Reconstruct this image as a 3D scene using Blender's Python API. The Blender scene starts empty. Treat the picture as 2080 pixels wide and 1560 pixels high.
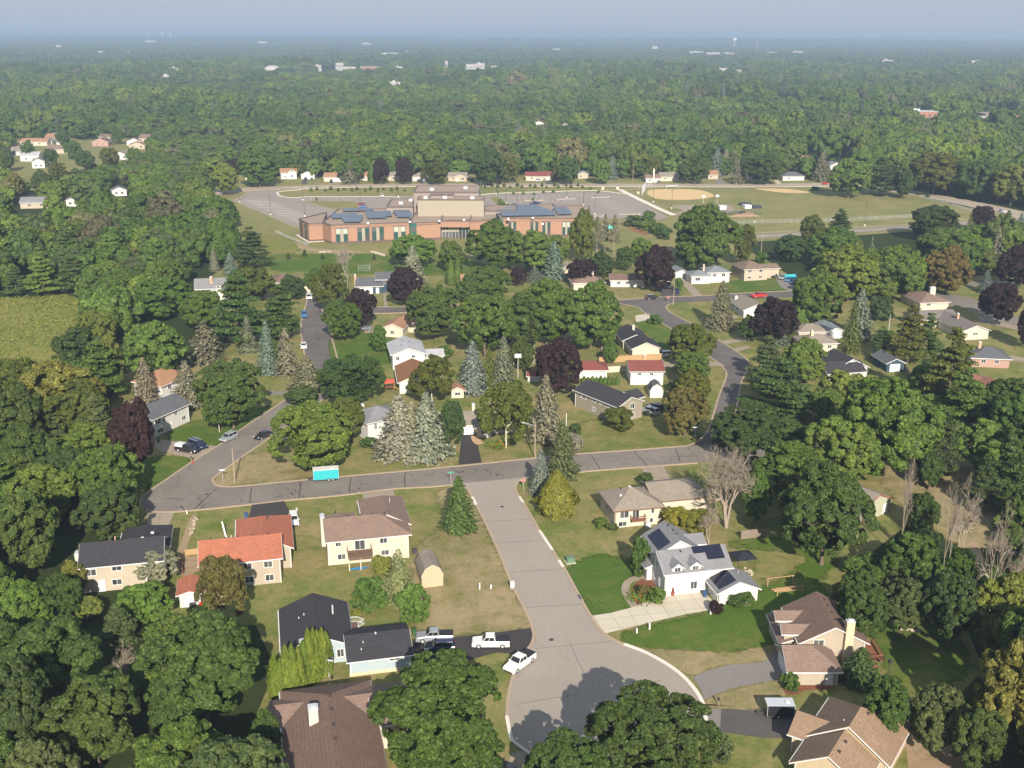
import bpy, math, random
import numpy as np
from mathutils import Vector, Matrix

# ------------------------------------------------------------------ camera, sky, sun, exposure
SC = bpy.context.scene
COL = SC.collection
F_, H_, YH, ROLL = 2200.0, 90.0, 66.0, .0034
TH = math.atan((780 - YH) / F_)
_c, _s = math.cos(TH), math.sin(TH)
CF = np.array((0, _c, -_s)); _R0 = np.array((1., 0, 0)); _U0 = np.array((0, _s, _c))
CR = math.cos(ROLL) * _R0 + math.sin(ROLL) * _U0
CU = -math.sin(ROLL) * _R0 + math.cos(ROLL) * _U0
cam = bpy.data.cameras.new('camera')
cam.sensor_width = 36.0; cam.lens = 36.0 * F_ / 2080.0
cam.clip_start = 1.0; cam.clip_end = 120000.0
cam_o = bpy.data.objects.new('camera', cam); COL.objects.link(cam_o)
cam_o.matrix_world = Matrix(((CR[0], CU[0], -CF[0], 0), (CR[1], CU[1], -CF[1], 0), (CR[2], CU[2], -CF[2], H_), (0, 0, 0, 1)))
SC.camera = cam_o

SUN_EL = math.radians(29.0)
SHX, SHY = -.15, 1.0                                   # direction shadows fall on the ground
_n = math.hypot(SHX, SHY)
w = bpy.data.worlds.new('World'); SC.world = w; w.use_nodes = True
nt = w.node_tree; nt.nodes.clear()
sky = nt.nodes.new('ShaderNodeTexSky'); sky.sky_type = 'NISHITA'; sky.sun_disc = False
sky.sun_elevation = SUN_EL
sky.sun_rotation = math.atan2(-SHX, -SHY)              # compass direction of the sun, clockwise from +Y
sky.altitude = 300; sky.air_density = 1.3; sky.dust_density = 3.0; sky.ozone_density = 2.0
bg = nt.nodes.new('ShaderNodeBackground'); bg.inputs[1].default_value = .10
hz = nt.nodes.new('ShaderNodeMix'); hz.data_type = 'RGBA'; hz.inputs[0].default_value = .85
hz.inputs[7].default_value = (2.55, 3.0, 3.75, 1)       # thin even high haze veils the blue
out = nt.nodes.new('ShaderNodeOutputWorld')
nt.links.new(sky.outputs[0], hz.inputs[6]); nt.links.new(hz.outputs[2], bg.inputs[0]); nt.links.new(bg.outputs[0], out.inputs[0])
sun = bpy.data.lights.new('sun', 'SUN'); sun.energy = 5.0; sun.angle = math.radians(.5); sun.color = (1, .90, .77)
sun_o = bpy.data.objects.new('sun', sun); COL.objects.link(sun_o)
sun_o.rotation_euler = Vector((-SHX / _n * math.cos(SUN_EL), -SHY / _n * math.cos(SUN_EL), math.sin(SUN_EL))).to_track_quat('Z', 'Y').to_euler()
SC.view_settings.view_transform = 'Standard'; SC.view_settings.look = 'None'
SC.view_settings.exposure = 0.9; SC.view_settings.gamma = 1.0; SC.view_settings.use_curve_mapping = False
SC.render.engine = 'CYCLES'
SC.cycles.max_bounces = 5; SC.cycles.diffuse_bounces = 2; SC.cycles.glossy_bounces = 2
SC.cycles.transmission_bounces = 3; SC.cycles.volume_bounces = 0; SC.cycles.use_denoising = True
SC.cycles.transparent_max_bounces = 12
SC.cycles.use_adaptive_sampling = True; SC.cycles.adaptive_threshold = .02

rng = np.random.default_rng(7)
random.seed(7)

def gp(x, y, z=0.0):
    """world point of height z at photograph pixel x, y (for laying the ground plan out)"""
    d = CF + (x - 1040) / F_ * CR - (y - 780) / F_ * CU
    t = (z - H_) / d[2]
    return (d[0] * t, d[1] * t)

def to_px(X, Y, Z=0.0):
    v = np.array((X, Y, Z - H_)); f = v @ CF
    return 1040 + F_ * (v @ CR) / f, 780 - F_ * (v @ CU) / f

# ------------------------------------------------------------------ helpers
def tag(o, label=None, cat=None, group=None, kind=None):
    if label: o['label'] = label
    if cat: o['category'] = cat
    if group: o['group'] = group
    if kind: o['kind'] = kind
    return o

def thing(name, label, cat, loc=(0, 0, 0), rz=0.0, group=None):
    o = bpy.data.objects.new(name, None); COL.objects.link(o)
    o.location = loc if len(loc) == 3 else (loc[0], loc[1], 0); o.rotation_euler = (0, 0, rz)
    o.empty_display_size = .3
    return tag(o, label, cat, group)

def link(name, me, parent=None, loc=None):
    o = bpy.data.objects.new(name, me); COL.objects.link(o)
    if parent: o.parent = parent
    if loc: o.location = loc
    return o

def copy_tree(o, parent=None):
    c = o.copy(); COL.objects.link(c); c.parent = parent
    for ch in list(o.children): copy_tree(ch, c)
    return c

class MB:
    """collects faces, then becomes ONE mesh object"""
    def __init__(s): s.v = []; s.f = []; s.m = []; s.smooth = False
    def add(s, vs, fs, m=0):
        b = len(s.v); s.v += [tuple(v) for v in vs]; s.f += [tuple(b + i for i in f) for f in fs]; s.m += [m] * len(fs)
        return s
    def box(s, x0, x1, y0, y1, z0, z1, m=0):
        return s.add([(x0, y0, z0), (x1, y0, z0), (x1, y1, z0), (x0, y1, z0), (x0, y0, z1), (x1, y0, z1), (x1, y1, z1), (x0, y1, z1)],
                     [(0, 3, 2, 1), (4, 5, 6, 7), (0, 1, 5, 4), (1, 2, 6, 5), (2, 3, 7, 6), (3, 0, 4, 7)], m)
    def slab(s, poly, t, m=0):
        """planar polygon in 3-D thickened downwards by t"""
        n = len(poly); lo = [(x, y, z - t) for x, y, z in poly]
        return s.add(list(poly) + lo, [tuple(range(n)), tuple(range(2 * n - 1, n - 1, -1))] + [(i, i + n, (i + 1) % n + n, (i + 1) % n) for i in range(n)], m)
    def prism(s, prof, a0, a1, axis='y', m=0):
        """profile polygon of (u, z) pairs extruded along axis"""
        n = len(prof)
        P = (lambda u, a, z: (u, a, z)) if axis == 'y' else (lambda u, a, z: (a, u, z))
        vs = [P(u, a0, z) for u, z in prof] + [P(u, a1, z) for u, z in prof]
        return s.add(vs, [tuple(range(n)), tuple(range(2 * n - 1, n - 1, -1))] + [(i, i + n, (i + 1) % n + n, (i + 1) % n) for i in range(n)], m)
    def tube(s, p0, p1, r0, r1=None, n=6, m=0, cap=True):
        r1 = r0 if r1 is None else r1
        p0 = Vector(p0); p1 = Vector(p1); d = (p1 - p0)
        if d.length < 1e-6: return s
        d.normalize(); a = d.orthogonal().normalized(); b = d.cross(a)
        vs = []
        for p, r in ((p0, r0), (p1, r1)):
            for k in range(n):
                t = 2 * math.pi * k / n; vs.append(p + (a * math.cos(t) + b * math.sin(t)) * r)
        fs = [(k, (k + 1) % n, n + (k + 1) % n, n + k) for k in range(n)]
        if cap: fs += [tuple(range(n - 1, -1, -1)), tuple(range(n, 2 * n))]
        return s.add(vs, fs, m)
    def mesh(s, name, mats):
        me = bpy.data.meshes.new(name); me.from_pydata(s.v, [], s.f)
        for mt in (mats if isinstance(mats, (list, tuple)) else [mats]): me.materials.append(mt)
        if len(me.materials) > 1: me.polygons.foreach_set('material_index', s.m)
        bm_fix(me)
        if s.smooth: me.polygons.foreach_set('use_smooth', [True] * len(me.polygons))
        me.update(); return me
    def build(s, name, mats, parent=None): return link(name, s.mesh(name, mats), parent)

import bmesh
def bm_fix(me):
    bm = bmesh.new(); bm.from_mesh(me); bmesh.ops.recalc_face_normals(bm, faces=bm.faces); bm.to_mesh(me); bm.free()

def np_mesh(name, V, Q, mats, smooth=False):
    """fast quad (or tri) mesh from arrays"""
    me = bpy.data.meshes.new(name); V = np.asarray(V, np.float32); Q = np.asarray(Q, np.int32); k = Q.shape[1]
    me.vertices.add(len(V)); me.vertices.foreach_set('co', V.ravel())
    me.loops.add(Q.size); me.loops.foreach_set('vertex_index', Q.ravel())
    me.polygons.add(len(Q)); me.polygons.foreach_set('loop_start', np.arange(0, Q.size, k, dtype=np.int32))
    try: me.polygons.foreach_set('loop_total', np.full(len(Q), k, np.int32))
    except Exception: pass
    for mt in mats: me.materials.append(mt)
    me.update(calc_edges=True); me.validate()
    return me

# ------------------------------------------------------------------ materials
class NT:
    def __init__(s, name):
        s.m = bpy.data.materials.new(name); s.m.use_nodes = True; s.t = s.m.node_tree; s.t.nodes.clear()
        s.out = s.n('ShaderNodeOutputMaterial')
    def n(s, typ, **k):
        o = s.t.nodes.new(typ)
        for a, b in k.items(): setattr(o, a, b)
        return o
    def l(s, a, b): s.t.links.new(a, b)
    def noise(s, vec, scale, detail=3, rough=.55, dist=0):
        o = s.n('ShaderNodeTexNoise'); o.inputs['Scale'].default_value = scale; o.inputs['Detail'].default_value = detail
        o.inputs['Roughness'].default_value = rough; o.inputs['Distortion'].default_value = dist
        if vec is not None: s.l(vec, o.inputs['Vector'])
        return o.outputs['Fac']
    def ramp(s, fac, stops, interp='LINEAR'):
        o = s.n('ShaderNodeValToRGB'); o.color_ramp.interpolation = interp; e = o.color_ramp.elements
        while len(e) < len(stops): e.new(.5)
        for k, (p, c) in enumerate(stops):
            e[k].position = p; e[k].color = (*c, 1) if isinstance(c, tuple) else (c, c, c, 1)
        s.l(fac, o.inputs[0]); return o.outputs[0]
    def mix(s, fac, a, b, mode='MIX'):
        o = s.n('ShaderNodeMix', data_type='RGBA', blend_type=mode)
        for sock, v in ((o.inputs[0], fac), (o.inputs[6], a), (o.inputs[7], b)):
            if isinstance(v, bpy.types.NodeSocket): s.l(v, sock)
            elif isinstance(v, tuple): sock.default_value = (*v, 1)
            else: sock.default_value = v
        return o.outputs[2]
    def math(s, op, a, b=0.0):
        o = s.n('ShaderNodeMath', operation=op)
        for sock, v in ((o.inputs[0], a), (o.inputs[1], b)):
            if isinstance(v, bpy.types.NodeSocket): s.l(v, sock)
            else: sock.default_value = v
        return o.outputs[0]
    def mapping(s, vec, scale=(1, 1, 1), rot=(0, 0, 0)):
        o = s.n('ShaderNodeMapping'); o.inputs['Scale'].default_value = scale; o.inputs['Rotation'].default_value = rot
        s.l(vec, o.inputs[0]); return o.outputs[0]
    def bsdf(s, col, rough=.9, spec=.3, metal=0.0, bump=None, strength=.3, dist=.1):
        p = s.n('ShaderNodeBsdfPrincipled')
        if isinstance(col, bpy.types.NodeSocket): s.l(col, p.inputs['Base Color'])
        else: p.inputs['Base Color'].default_value = (*col, 1)
        if isinstance(rough, bpy.types.NodeSocket): s.l(rough, p.inputs['Roughness'])
        else: p.inputs['Roughness'].default_value = rough
        p.inputs['Specular IOR Level'].default_value = spec; p.inputs['Metallic'].default_value = metal
        if bump is not None:
            b = s.n('ShaderNodeBump'); b.inputs['Strength'].default_value = strength; b.inputs['Distance'].default_value = dist
            s.l(bump, b.inputs['Height']); s.l(b.outputs[0], p.inputs['Normal'])
        s.l(p.outputs[0], s.out.inputs[0]); return p
    def pos(s): return s.n('ShaderNodeNewGeometry').outputs['Position']
    def obj(s): return s.n('ShaderNodeTexCoord').outputs['Object']

_MC = {}
def plain(name, col, rough=.7, spec=.3, metal=0.0, var=.12, scale=2.0):
    """painted / cast surface with a little dirt variation"""
    key = (name, col)
    if key in _MC: return _MC[key]
    n = NT(name); o = n.obj()
    f = n.noise(o, scale, 4)
    c = n.mix(f, tuple(x * (1 - var) for x in col), tuple(min(.85, x * (1 + var)) for x in col))
    n.bsdf(c, rough, spec, metal); _MC[key] = n.m; return n.m

def siding(col, name='lap_siding'):
    col = tuple(x * .72 for x in col); key = (name, col)
    if key in _MC: return _MC[key]
    n = NT(name); o = n.obj()
    wv = n.n('ShaderNodeTexWave', wave_type='BANDS', bands_direction='Z', wave_profile='SAW'); wv.inputs['Scale'].default_value = 1.5
    n.l(o, wv.inputs[0])
    st = n.noise(n.mapping(o, (.6, .6, .25)), 1.2, 4)
    c = n.mix(st, tuple(x * .84 for x in col), tuple(min(.82, x * 1.08) for x in col))
    c = n.mix(1.0, c, n.ramp(wv.outputs['Fac'], [(0, .80), (.18, 1.0), (1, 1.03)]), 'MULTIPLY')
    n.bsdf(c, .75, .25, bump=wv.outputs['Fac'], strength=.4, dist=.05); _MC[key] = n.m; return n.m

def shingles(col, name='asphalt_shingles', streak=.3):
    col = tuple(x * .85 for x in col); key = (name, col)
    if key in _MC: return _MC[key]
    n = NT(name); o = n.obj()
    a = n.noise(n.mapping(o, (1, 1, 1)), 3.2, 4, .7)
    b = n.noise(o, .35, 3, .5)
    vor = n.n('ShaderNodeTexVoronoi', feature='F1'); vor.inputs['Scale'].default_value = 3.0
    n.l(n.mapping(o, (.8, .8, 2.4)), vor.inputs['Vector'])
    sp = n.n('ShaderNodeSeparateColor'); n.l(vor.outputs['Color'], sp.inputs[0])
    lo = tuple(x * (1 - streak) for x in col); hi = tuple(x * (1 + streak) for x in col)
    c = n.mix(a, lo, hi)
    c = n.mix(.45, c, n.ramp(sp.outputs[0], [(0, tuple(x * .72 for x in col)), (1, tuple(x * 1.28 for x in col))]))
    cw = n.n('ShaderNodeTexWave', wave_type='BANDS', bands_direction='Z', wave_profile='SAW'); cw.inputs['Scale'].default_value = 1.6; cw.inputs['Distortion'].default_value = .5; n.l(o, cw.inputs[0])
    c = n.mix(1.0, c, n.ramp(cw.outputs['Fac'], [(0, .70), (.25, 1.0), (1, 1.08)]), 'MULTIPLY')
    c = n.mix(n.ramp(b, [(.35, .0), (.75, .5)]), c, tuple(x * .7 + .01 for x in col))
    n.bsdf(c, .95, .15, bump=sp.outputs[0], strength=.35, dist=.06); _MC[key] = n.m; return n.m

def asphalt(name, c0, c1, patch=.5, cracks=True, seed=0.0):
    n = NT(name); p = n.pos()
    m1 = n.noise(p, .09, 4, .6); m2 = n.noise(p, 1.3, 5, .75)
    c = n.mix(n.ramp(m1, [(.3, 0.), (.7, 1.)]), c0, c1)
    c = n.mix(n.math('MULTIPLY', n.ramp(n.noise(p, .33, 5, .75, 1.0), [(.56, 0.), (.66, 1.)]), .28), c, tuple(x * .62 for x in c0)); c = n.mix(n.math('MULTIPLY', n.ramp(n.noise(n.mapping(p, (1.4, .09, 1), (0, 0, -.22)), 1.0, 3, .6), [(.5, 0.), (.7, 1.)]), .16), c, tuple(min(.5, x * 1.35) for x in c1))
    c = n.mix(.35, c, n.mix(m2, tuple(x * .75 for x in c0), tuple(x * 1.2 for x in c1)))
    if cracks:
        w_ = n.noise(p, .6, 4, .7)
        mp = n.n('ShaderNodeVectorMath', operation='MULTIPLY_ADD'); n.l(p, mp.inputs[0])
        mp.inputs[1].default_value = (1, 1, 1)
        nz = n.n('ShaderNodeTexNoise'); nz.inputs['Scale'].default_value = .5; nz.inputs['Detail'].default_value = 4; n.l(p, nz.inputs[0])
        sc_ = n.n('ShaderNodeVectorMath', operation='SCALE'); sc_.inputs[3].default_value = 2.4; n.l(nz.outputs['Color'], sc_.inputs[0])
        n.l(sc_.outputs[0], mp.inputs[2])
        v = n.n('ShaderNodeTexVoronoi', feature='DISTANCE_TO_EDGE'); v.inputs['Scale'].default_value = .11; n.l(mp.outputs[0], v.inputs['Vector'])
        lim = n.math('MULTIPLY', n.ramp(w_, [(.42, 0.), (.6, 1.)]), .011)
        k = n.math('LESS_THAN', v.outputs['Distance'], lim)
        c = n.mix(n.math('MULTIPLY', k, .75), c, tuple(x * .35 for x in c0))
    n.bsdf(c, .9, .25, bump=m2, strength=.1, dist=.02); return n.m

def concrete(name, c0, joints=0.0, rot=.227):
    n = NT(name); p = n.pos()
    a = n.noise(p, .25, 4, .6); b = n.noise(p, 3.0, 4, .7)
    c = n.mix(a, tuple(x * .82 for x in c0), tuple(min(.8, x * 1.1) for x in c0))
    c = n.mix(.3, c, n.mix(b, tuple(x * .75 for x in c0), c0))
    if joints:
        br = n.n('ShaderNodeTexBrick'); br.offset = 0; br.inputs['Scale'].default_value = 1
        br.inputs['Brick Width'].default_value = joints; br.inputs['Row Height'].default_value = joints
        br.inputs['Mortar Size'].default_value = .05; br.inputs['Color1'].default_value = (1, 1, 1, 1); br.inputs['Color2'].default_value = (.9, .9, .9, 1)
        br.inputs['Mortar'].default_value = (.62, .6, .56, 1)
        n.l(n.mapping(p, (1, 1, 1), (0, 0, -rot)), br.inputs[0])
        c = n.mix(1.0, c, br.outputs[0], 'MULTIPLY')
    n.bsdf(c, .9, .2); return n.m

def grass(name, green, dry, dark, lo=.42, hi=.62, scale=.16, stripes=False, soft=False):
    n = NT(name); p = n.pos()
    a = n.noise(p, scale, 6, .68, .6); b = n.noise(p, scale * 6, 5, .75, .3); d = n.noise(p, .03, 3, .5)
    fine = n.noise(p, 4.5, 4, .8)
    f = n.math('ADD', n.math('MULTIPLY', a, .6), n.math('MULTIPLY', b, .4))
    f = n.math('ADD', f, n.math('MULTIPLY', n.math('SUBTRACT', d, .5), .35))
    c = n.mix(n.ramp(f, [(lo, 0.), (hi, 1.)]), green, dry)
    c = n.mix(n.ramp(n.noise(p, scale * 2.3, 5, .7), [(.5, 0.), (.75, .8)]), c, dark)
    if stripes:
        wv = n.n('ShaderNodeTexWave', wave_type='BANDS', bands_direction='X'); wv.inputs['Scale'].default_value = .42
        wv.inputs['Distortion'].default_value = 1.2; wv.inputs['Detail'].default_value = 2; wv.inputs['Detail Scale'].default_value = .3
        n.l(n.mapping(p, (1, 1, 1), (0, 0, -.25)), wv.inputs[0])
        c = n.mix(n.math('MULTIPLY', wv.outputs['Fac'], .22), c, tuple(x * 1.5 for x in green))
    c = n.mix(1.0, c, n.ramp(fine, [(.25, .62), (.75, 1.3)]), 'MULTIPLY')
    b_ = n.bsdf(c, .95, .1, bump=fine, strength=.5, dist=.12)
    if soft:                                                # turf patches whose edge frays into the lawn around them
        at = n.n('ShaderNodeAttribute'); at.attribute_name = 'inside'
        e = n.math('ADD', at.outputs['Fac'], n.math('MULTIPLY', n.math('SUBTRACT', n.noise(p, .5, 5, .7), .5), 1.5))
        k = n.ramp(e, [(.35, 0.), (.65, 1.)]); t = n.n('ShaderNodeBsdfTransparent'); m = n.n('ShaderNodeMixShader')
        n.l(k, m.inputs[0]); n.l(t.outputs[0], m.inputs[1]); n.l(b_.outputs[0], m.inputs[2]); n.l(m.outputs[0], n.out.inputs[0])
    return n.m

def leaf_mat(name, from_random=None, transl=.24):
    n = NT(name); oi = n.n('ShaderNodeObjectInfo'); g = n.n('ShaderNodeNewGeometry')
    base = oi.outputs['Color'] if from_random is None else n.ramp(oi.outputs['Random'], from_random)
    if from_random is not None: base = n.mix(1.0, base, n.ramp(n.noise(g.outputs['Position'], .0045, 4, .65), [(.36, (.70, .80, .90)), (.64, (1.36, 1.36, 1.2))]), 'MULTIPLY')
    f = n.noise(g.outputs['Position'], .45, 3, .6)
    c = n.mix(1.0, base, n.ramp(f, [(.3, (.78, .8, .85)), (.7, (1.28, 1.2, 1.05))]), 'MULTIPLY')
    k = .38 if from_random is None else .16
    c = n.mix(1.0, c, n.ramp(g.outputs['Random Per Island'], [(0, 1 - k), (.5, .98), (1, 1 + 1.2 * k)]), 'MULTIPLY')
    d = n.n('ShaderNodeBsdfPrincipled'); n.l(c, d.inputs['Base Color']); d.inputs['Roughness'].default_value = .62; d.inputs['Specular IOR Level'].default_value = .22
    t = n.n('ShaderNodeBsdfTranslucent'); n.l(n.mix(1.0, c, (1.25, 1.35, .6), 'MULTIPLY'), t.inputs[0])
    m = n.n('ShaderNodeMixShader'); m.inputs[0].default_value = transl
    n.l(d.outputs[0], m.inputs[1]); n.l(t.outputs[0], m.inputs[2]); n.l(m.outputs[0], n.out.inputs[0]); return n.m

def bark(name, col):
    n = NT(name); o = n.obj(); f = n.noise(n.mapping(o, (6, 6, 1.5)), 3, 4, .7)
    n.bsdf(n.mix(f, tuple(x * .6 for x in col), tuple(x * 1.3 for x in col)), .95, .1, bump=f, strength=.4, dist=.05); return n.m

def glass_mat():
    n = NT('window_glass'); oi = n.n('ShaderNodeObjectInfo')
    c = n.ramp(oi.outputs['Random'], [(0, (.02, .025, .03)), (.5, (.05, .055, .06)), (1, (.11, .11, .1))])
    n.bsdf(c, .08, .6); return n.m
M_GLASS = glass_mat()
M_WHITE = plain('white_trim_paint', (.58, .58, .56), .6, .3, var=.05)
M_CREAMTRIM = plain('cream_trim_paint', (.48, .43, .33), .6, .3, var=.05)
M_BROWNTRIM = plain('brown_trim_paint', (.16, .09, .05), .6, .3)
M_DARK = plain('dark_metal', (.04, .04, .045), .5, .4)
M_VENT = plain('roof_vent_metal', (.035, .03, .03), .6, .3)
M_GALV = plain('galvanised_metal', (.42, .44, .46), .45, .5)
M_CHIMWHITE = siding((.66, .63, .55), 'chimney_siding')
M_BRICK = plain('tan_brick', (.42, .28, .18), .9, .1, var=.3, scale=8)
M_STONE = plain('buff_stone', (.50, .40, .27), .9, .1, var=.4, scale=5)
M_WOODDECK = plain('weathered_deck_wood', (.13, .085, .06), .8, .2, var=.3, scale=5)
M_CEDAR = plain('new_cedar_wood', (.36, .235, .12), .8, .2, var=.2, scale=4)
M_REDWOOD = plain('red_stained_wood', (.20, .085, .05), .8, .2, var=.25, scale=4)
M_POLE = bark('pole_wood', (.30, .24, .18))
M_CONC = concrete('plain_concrete', (.45, .40, .32))
M_BARK = bark('grey_brown_bark', (.13, .10, .075))
M_BIRCH = bark('white_birch_bark', (.55, .50, .42))
M_DEADBARK = bark('bleached_dead_bark', (.28, .235, .185))
M_LEAF = leaf_mat('leaves')
M_NEEDLE = leaf_mat('needles', transl=.12)
# ------------------------------------------------------------------ ground, roads, lawns
from mathutils.geometry import tessellate_polygon

def smooth(pts, closed=False, sub=5):
    P = [np.array(p, float) for p in pts]; n = len(P); out = []
    rngk = range(n if closed else n - 1)
    for i in rngk:
        p0 = P[(i - 1) % n] if closed or i > 0 else P[i]; p1 = P[i]; p2 = P[(i + 1) % n]
        p3 = P[(i + 2) % n] if closed or i + 2 < n else p2
        for k in range(sub):
            t = k / sub
            out.append(.5 * ((2 * p1) + (-p0 + p2) * t + (2 * p0 - 5 * p1 + 4 * p2 - p3) * t * t + (-p0 + 3 * p1 - 3 * p2 + p3) * t ** 3))
    if not closed: out.append(P[-1])
    return [tuple(p) for p in out]

def W(px, sub=0, closed=False):
    q = [gp(*p) for p in px]
    return smooth(q, closed, sub) if sub else q

def sheet(name, poly, z, mt, kind='structure', edge=0.0):
    vs = [(x, y, z) for x, y in poly]
    tris = tessellate_polygon([[Vector(v) for v in vs]])
    me = bpy.data.meshes.new(name); me.from_pydata(vs, [], [tuple(t) for t in tris]); me.materials.append(mt)
    bm = bmesh.new(); bm.from_mesh(me)
    for f in bm.faces:
        f.normal_update()
        if f.normal.z < 0: f.normal_flip()
    if edge:
        r = bmesh.ops.extrude_face_region(bm, geom=bm.faces[:])
        # drop skirt so the sheet is a real slab
        bmesh.ops.translate(bm, verts=[g for g in r['geom'] if isinstance(g, bmesh.types.BMVert)], vec=(0, 0, edge))
        bmesh.ops.recalc_face_normals(bm, faces=bm.faces)
    bm.to_mesh(me); bm.free()
    return tag(link(name, me), kind=kind)

def soft_sheet(name, poly, z, mt, rim=4.0):
    n = len(poly); P = [Vector(p) for p in poly]; area = sum(P[i].x * P[(i + 1) % n].y - P[(i + 1) % n].x * P[i].y for i in range(n)); sg = 1 if area > 0 else -1
    per = sum((P[(i + 1) % n] - P[i]).length for i in range(n)); rim = min(rim, .55 * abs(area) / per)
    inn, out = [], []
    for i in range(n):
        d = P[(i + 1) % n] - P[i - 1]
        if d.length < 1e-6: d = Vector((1, 0))
        d.normalize(); nn = Vector((-d.y, d.x)) * sg; inn.append(P[i] + nn * rim * .45); out.append(P[i] - nn * rim * .55)
    tris = tessellate_polygon([[Vector((p.x, p.y, 0)) for p in inn]]); vs = [(p.x, p.y, z) for p in inn] + [(p.x, p.y, z - .004 - .0005 * (i % 3)) for i, p in enumerate(out)]; fs = []
    for t in [tuple(t) for t in tris] + [(i, (i + 1) % n, n + (i + 1) % n, n + i) for i in range(n)]:
        a, b, c = (Vector(vs[t[k]]) for k in (0, 1, 2)); fs.append(t if (b - a).cross(c - a).z > 0 else t[::-1])
    me = bpy.data.meshes.new(name); me.from_pydata(vs, [], fs); me.materials.append(mt)
    at = me.attributes.new('inside', 'FLOAT', 'POINT'); at.data.foreach_set('value', [1.0] * n + [0.0] * n)
    me.update(); return tag(link(name, me), kind='structure')

def ribbon(name, pts, a, b, z0, z1, mt, parent=None, kind='structure'):
    """strip along world points from lateral offset a to b (left positive), z0 to z1"""
    P = [Vector((x, y)) for x, y in pts]; n = len(P); vs = []
    for i in range(n):
        d = (P[min(i + 1, n - 1)] - P[max(i - 1, 0)])
        if d.length < 1e-9: d = Vector((1, 0))
        d.normalize(); nn = Vector((-d.y, d.x))
        A = P[i] + nn * a; B = P[i] + nn * b
        vs += [(A.x, A.y, z0), (A.x, A.y, z1), (B.x, B.y, z1), (B.x, B.y, z0)]
    fs = []
    for i in range(n - 1):
        o = 4 * i
        for k in range(3): fs.append((o + k, o + k + 1, o + 4 + k + 1, o + 4 + k))
    fs += [(0, 1, 2, 3), (4 * n - 4, 4 * n - 1, 4 * n - 2, 4 * n - 3)]
    me = bpy.data.meshes.new(name); me.from_pydata(vs, [], fs); me.materials.append(mt); bm_fix(me)
    o = link(name, me, parent)
    if not parent and kind: tag(o, kind=kind)
    return o

M_GROUND = None
def ground_mat():
    n = NT('forest_floor'); p = n.pos()
    a = n.noise(p, .05, 5, .6); b = n.noise(p, .7, 5, .7)
    c = n.mix(a, (.018, .030, .010), (.035, .050, .016)); c = n.mix(n.ramp(b, [(.5, 0.), (.75, .7)]), c, (.06, .05, .028))
    n.bsdf(c, .95, .05, bump=b, strength=.6, dist=.3); return n.m
M_GROUND = ground_mat()
M_LAWN = grass('mixed_lawn', (.096, .134, .025), (.250, .200, .092), (.066, .104, .019), .37, .62, .13)
M_LAWNG = grass('green_lawn', (.070, .105, .024), (.165, .150, .058), (.050, .084, .018), .50, .72, .12)
M_LAWNS = grass('mown_lawn', (.050, .092, .018), (.105, .118, .034), (.038, .074, .014), .55, .8, .12, stripes=True)
M_DRY = grass('dry_lawn', (.130, .132, .042), (.260, .205, .105), (.085, .104, .030), .36, .60, .13)
M_FIELD = grass('school_grass', (.142, .158, .050), (.245, .205, .092), (.108, .134, .036), .34, .66, .05)
M_MEADOW = grass('tall_meadow', (.140, .168, .030), (.200, .182, .052), (.085, .115, .024), .34, .60, .11)
M_LAWNG = grass('green_lawn', (.064, .112, .016), (.170, .150, .050), (.046, .088, .013), .48, .70, .12, soft=True)
M_LAWNS = grass('mown_lawn', (.056, .102, .016), (.150, .142, .046), (.046, .084, .014), .48, .72, .13, stripes=True, soft=True)
M_DRY = grass('dry_lawn', (.140, .136, .046), (.280, .222, .120), (.090, .106, .032), .34, .58, .13, soft=True)
M_LAWNSOFT = grass('mottled_lawn', (.092, .128, .024), (.240, .188, .080), (.070, .098, .023), .40, .64, .13, soft=True)
M_MEADOWH = grass('tall_meadow_patch', (.135, .155, .034), (.20, .17, .06), (.085, .11, .026), .38, .66, .07, soft=True)
M_DIRT = grass('bare_dirt', (.26, .19, .115), (.33, .25, .16), (.16, .12, .06), .3, .7, .3)
M_SAND = plain('infield_sand', (.50, .36, .19), .95, .1, var=.1, scale=.1)
M_CHIPS = plain('wood_chips', (.42, .27, .17), .95, .1, var=.15, scale=2)
M_MULCH = plain('red_mulch', (.17, .07, .045), .95, .1, var=.4, scale=3)
M_ROADNEW = asphalt('pale_asphalt', (.245, .214, .180), (.282, .247, .208), cracks=False)
M_ROADOLD = asphalt('old_asphalt', (.135, .119, .103), (.20, .177, .152))
M_ROADPATCH = asphalt('patched_dark_asphalt', (.080, .072, .068), (.140, .125, .114))
M_LOT = asphalt('school_lot_asphalt', (.22, .19, .165), (.26, .225, .195), cracks=False)
M_HWY = concrete('pale_concrete_road', (.36, .30, .23), 6.0)
M_BLACKTOP = asphalt('fresh_blacktop', (.030, .026, .027), (.048, .042, .042), cracks=False)
M_BLACKOLD = asphalt('worn_blacktop', (.060, .053, .05), (.10, .09, .085), cracks=False)
M_GREYDRIVE = asphalt('grey_driveway_asphalt', (.16, .145, .135), (.19, .175, .16), cracks=False)
M_KERB = concrete('kerb_concrete', (.34, .265, .19), 0)
M_KERBNEW = concrete('new_kerb_concrete', (.60, .56, .49), 0)
M_DRIVE = concrete('pale_driveway_concrete', (.50, .455, .36), 3.0)
M_DRIVETAN = concrete('tan_driveway_concrete', (.30, .25, .19), 2.6)
M_TARFINE = plain('faint_tar_joint', (.10, .09, .08), .8, .2)
M_TAR = plain('tar_seam', (.028, .025, .024), .6, .3)
M_LINE = plain('road_paint', (.55, .53, .48), .8, .2)
M_SOIL = plain('rusty_planting_soil', (.22, .10, .06), .95, .1, var=.3)

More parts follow.
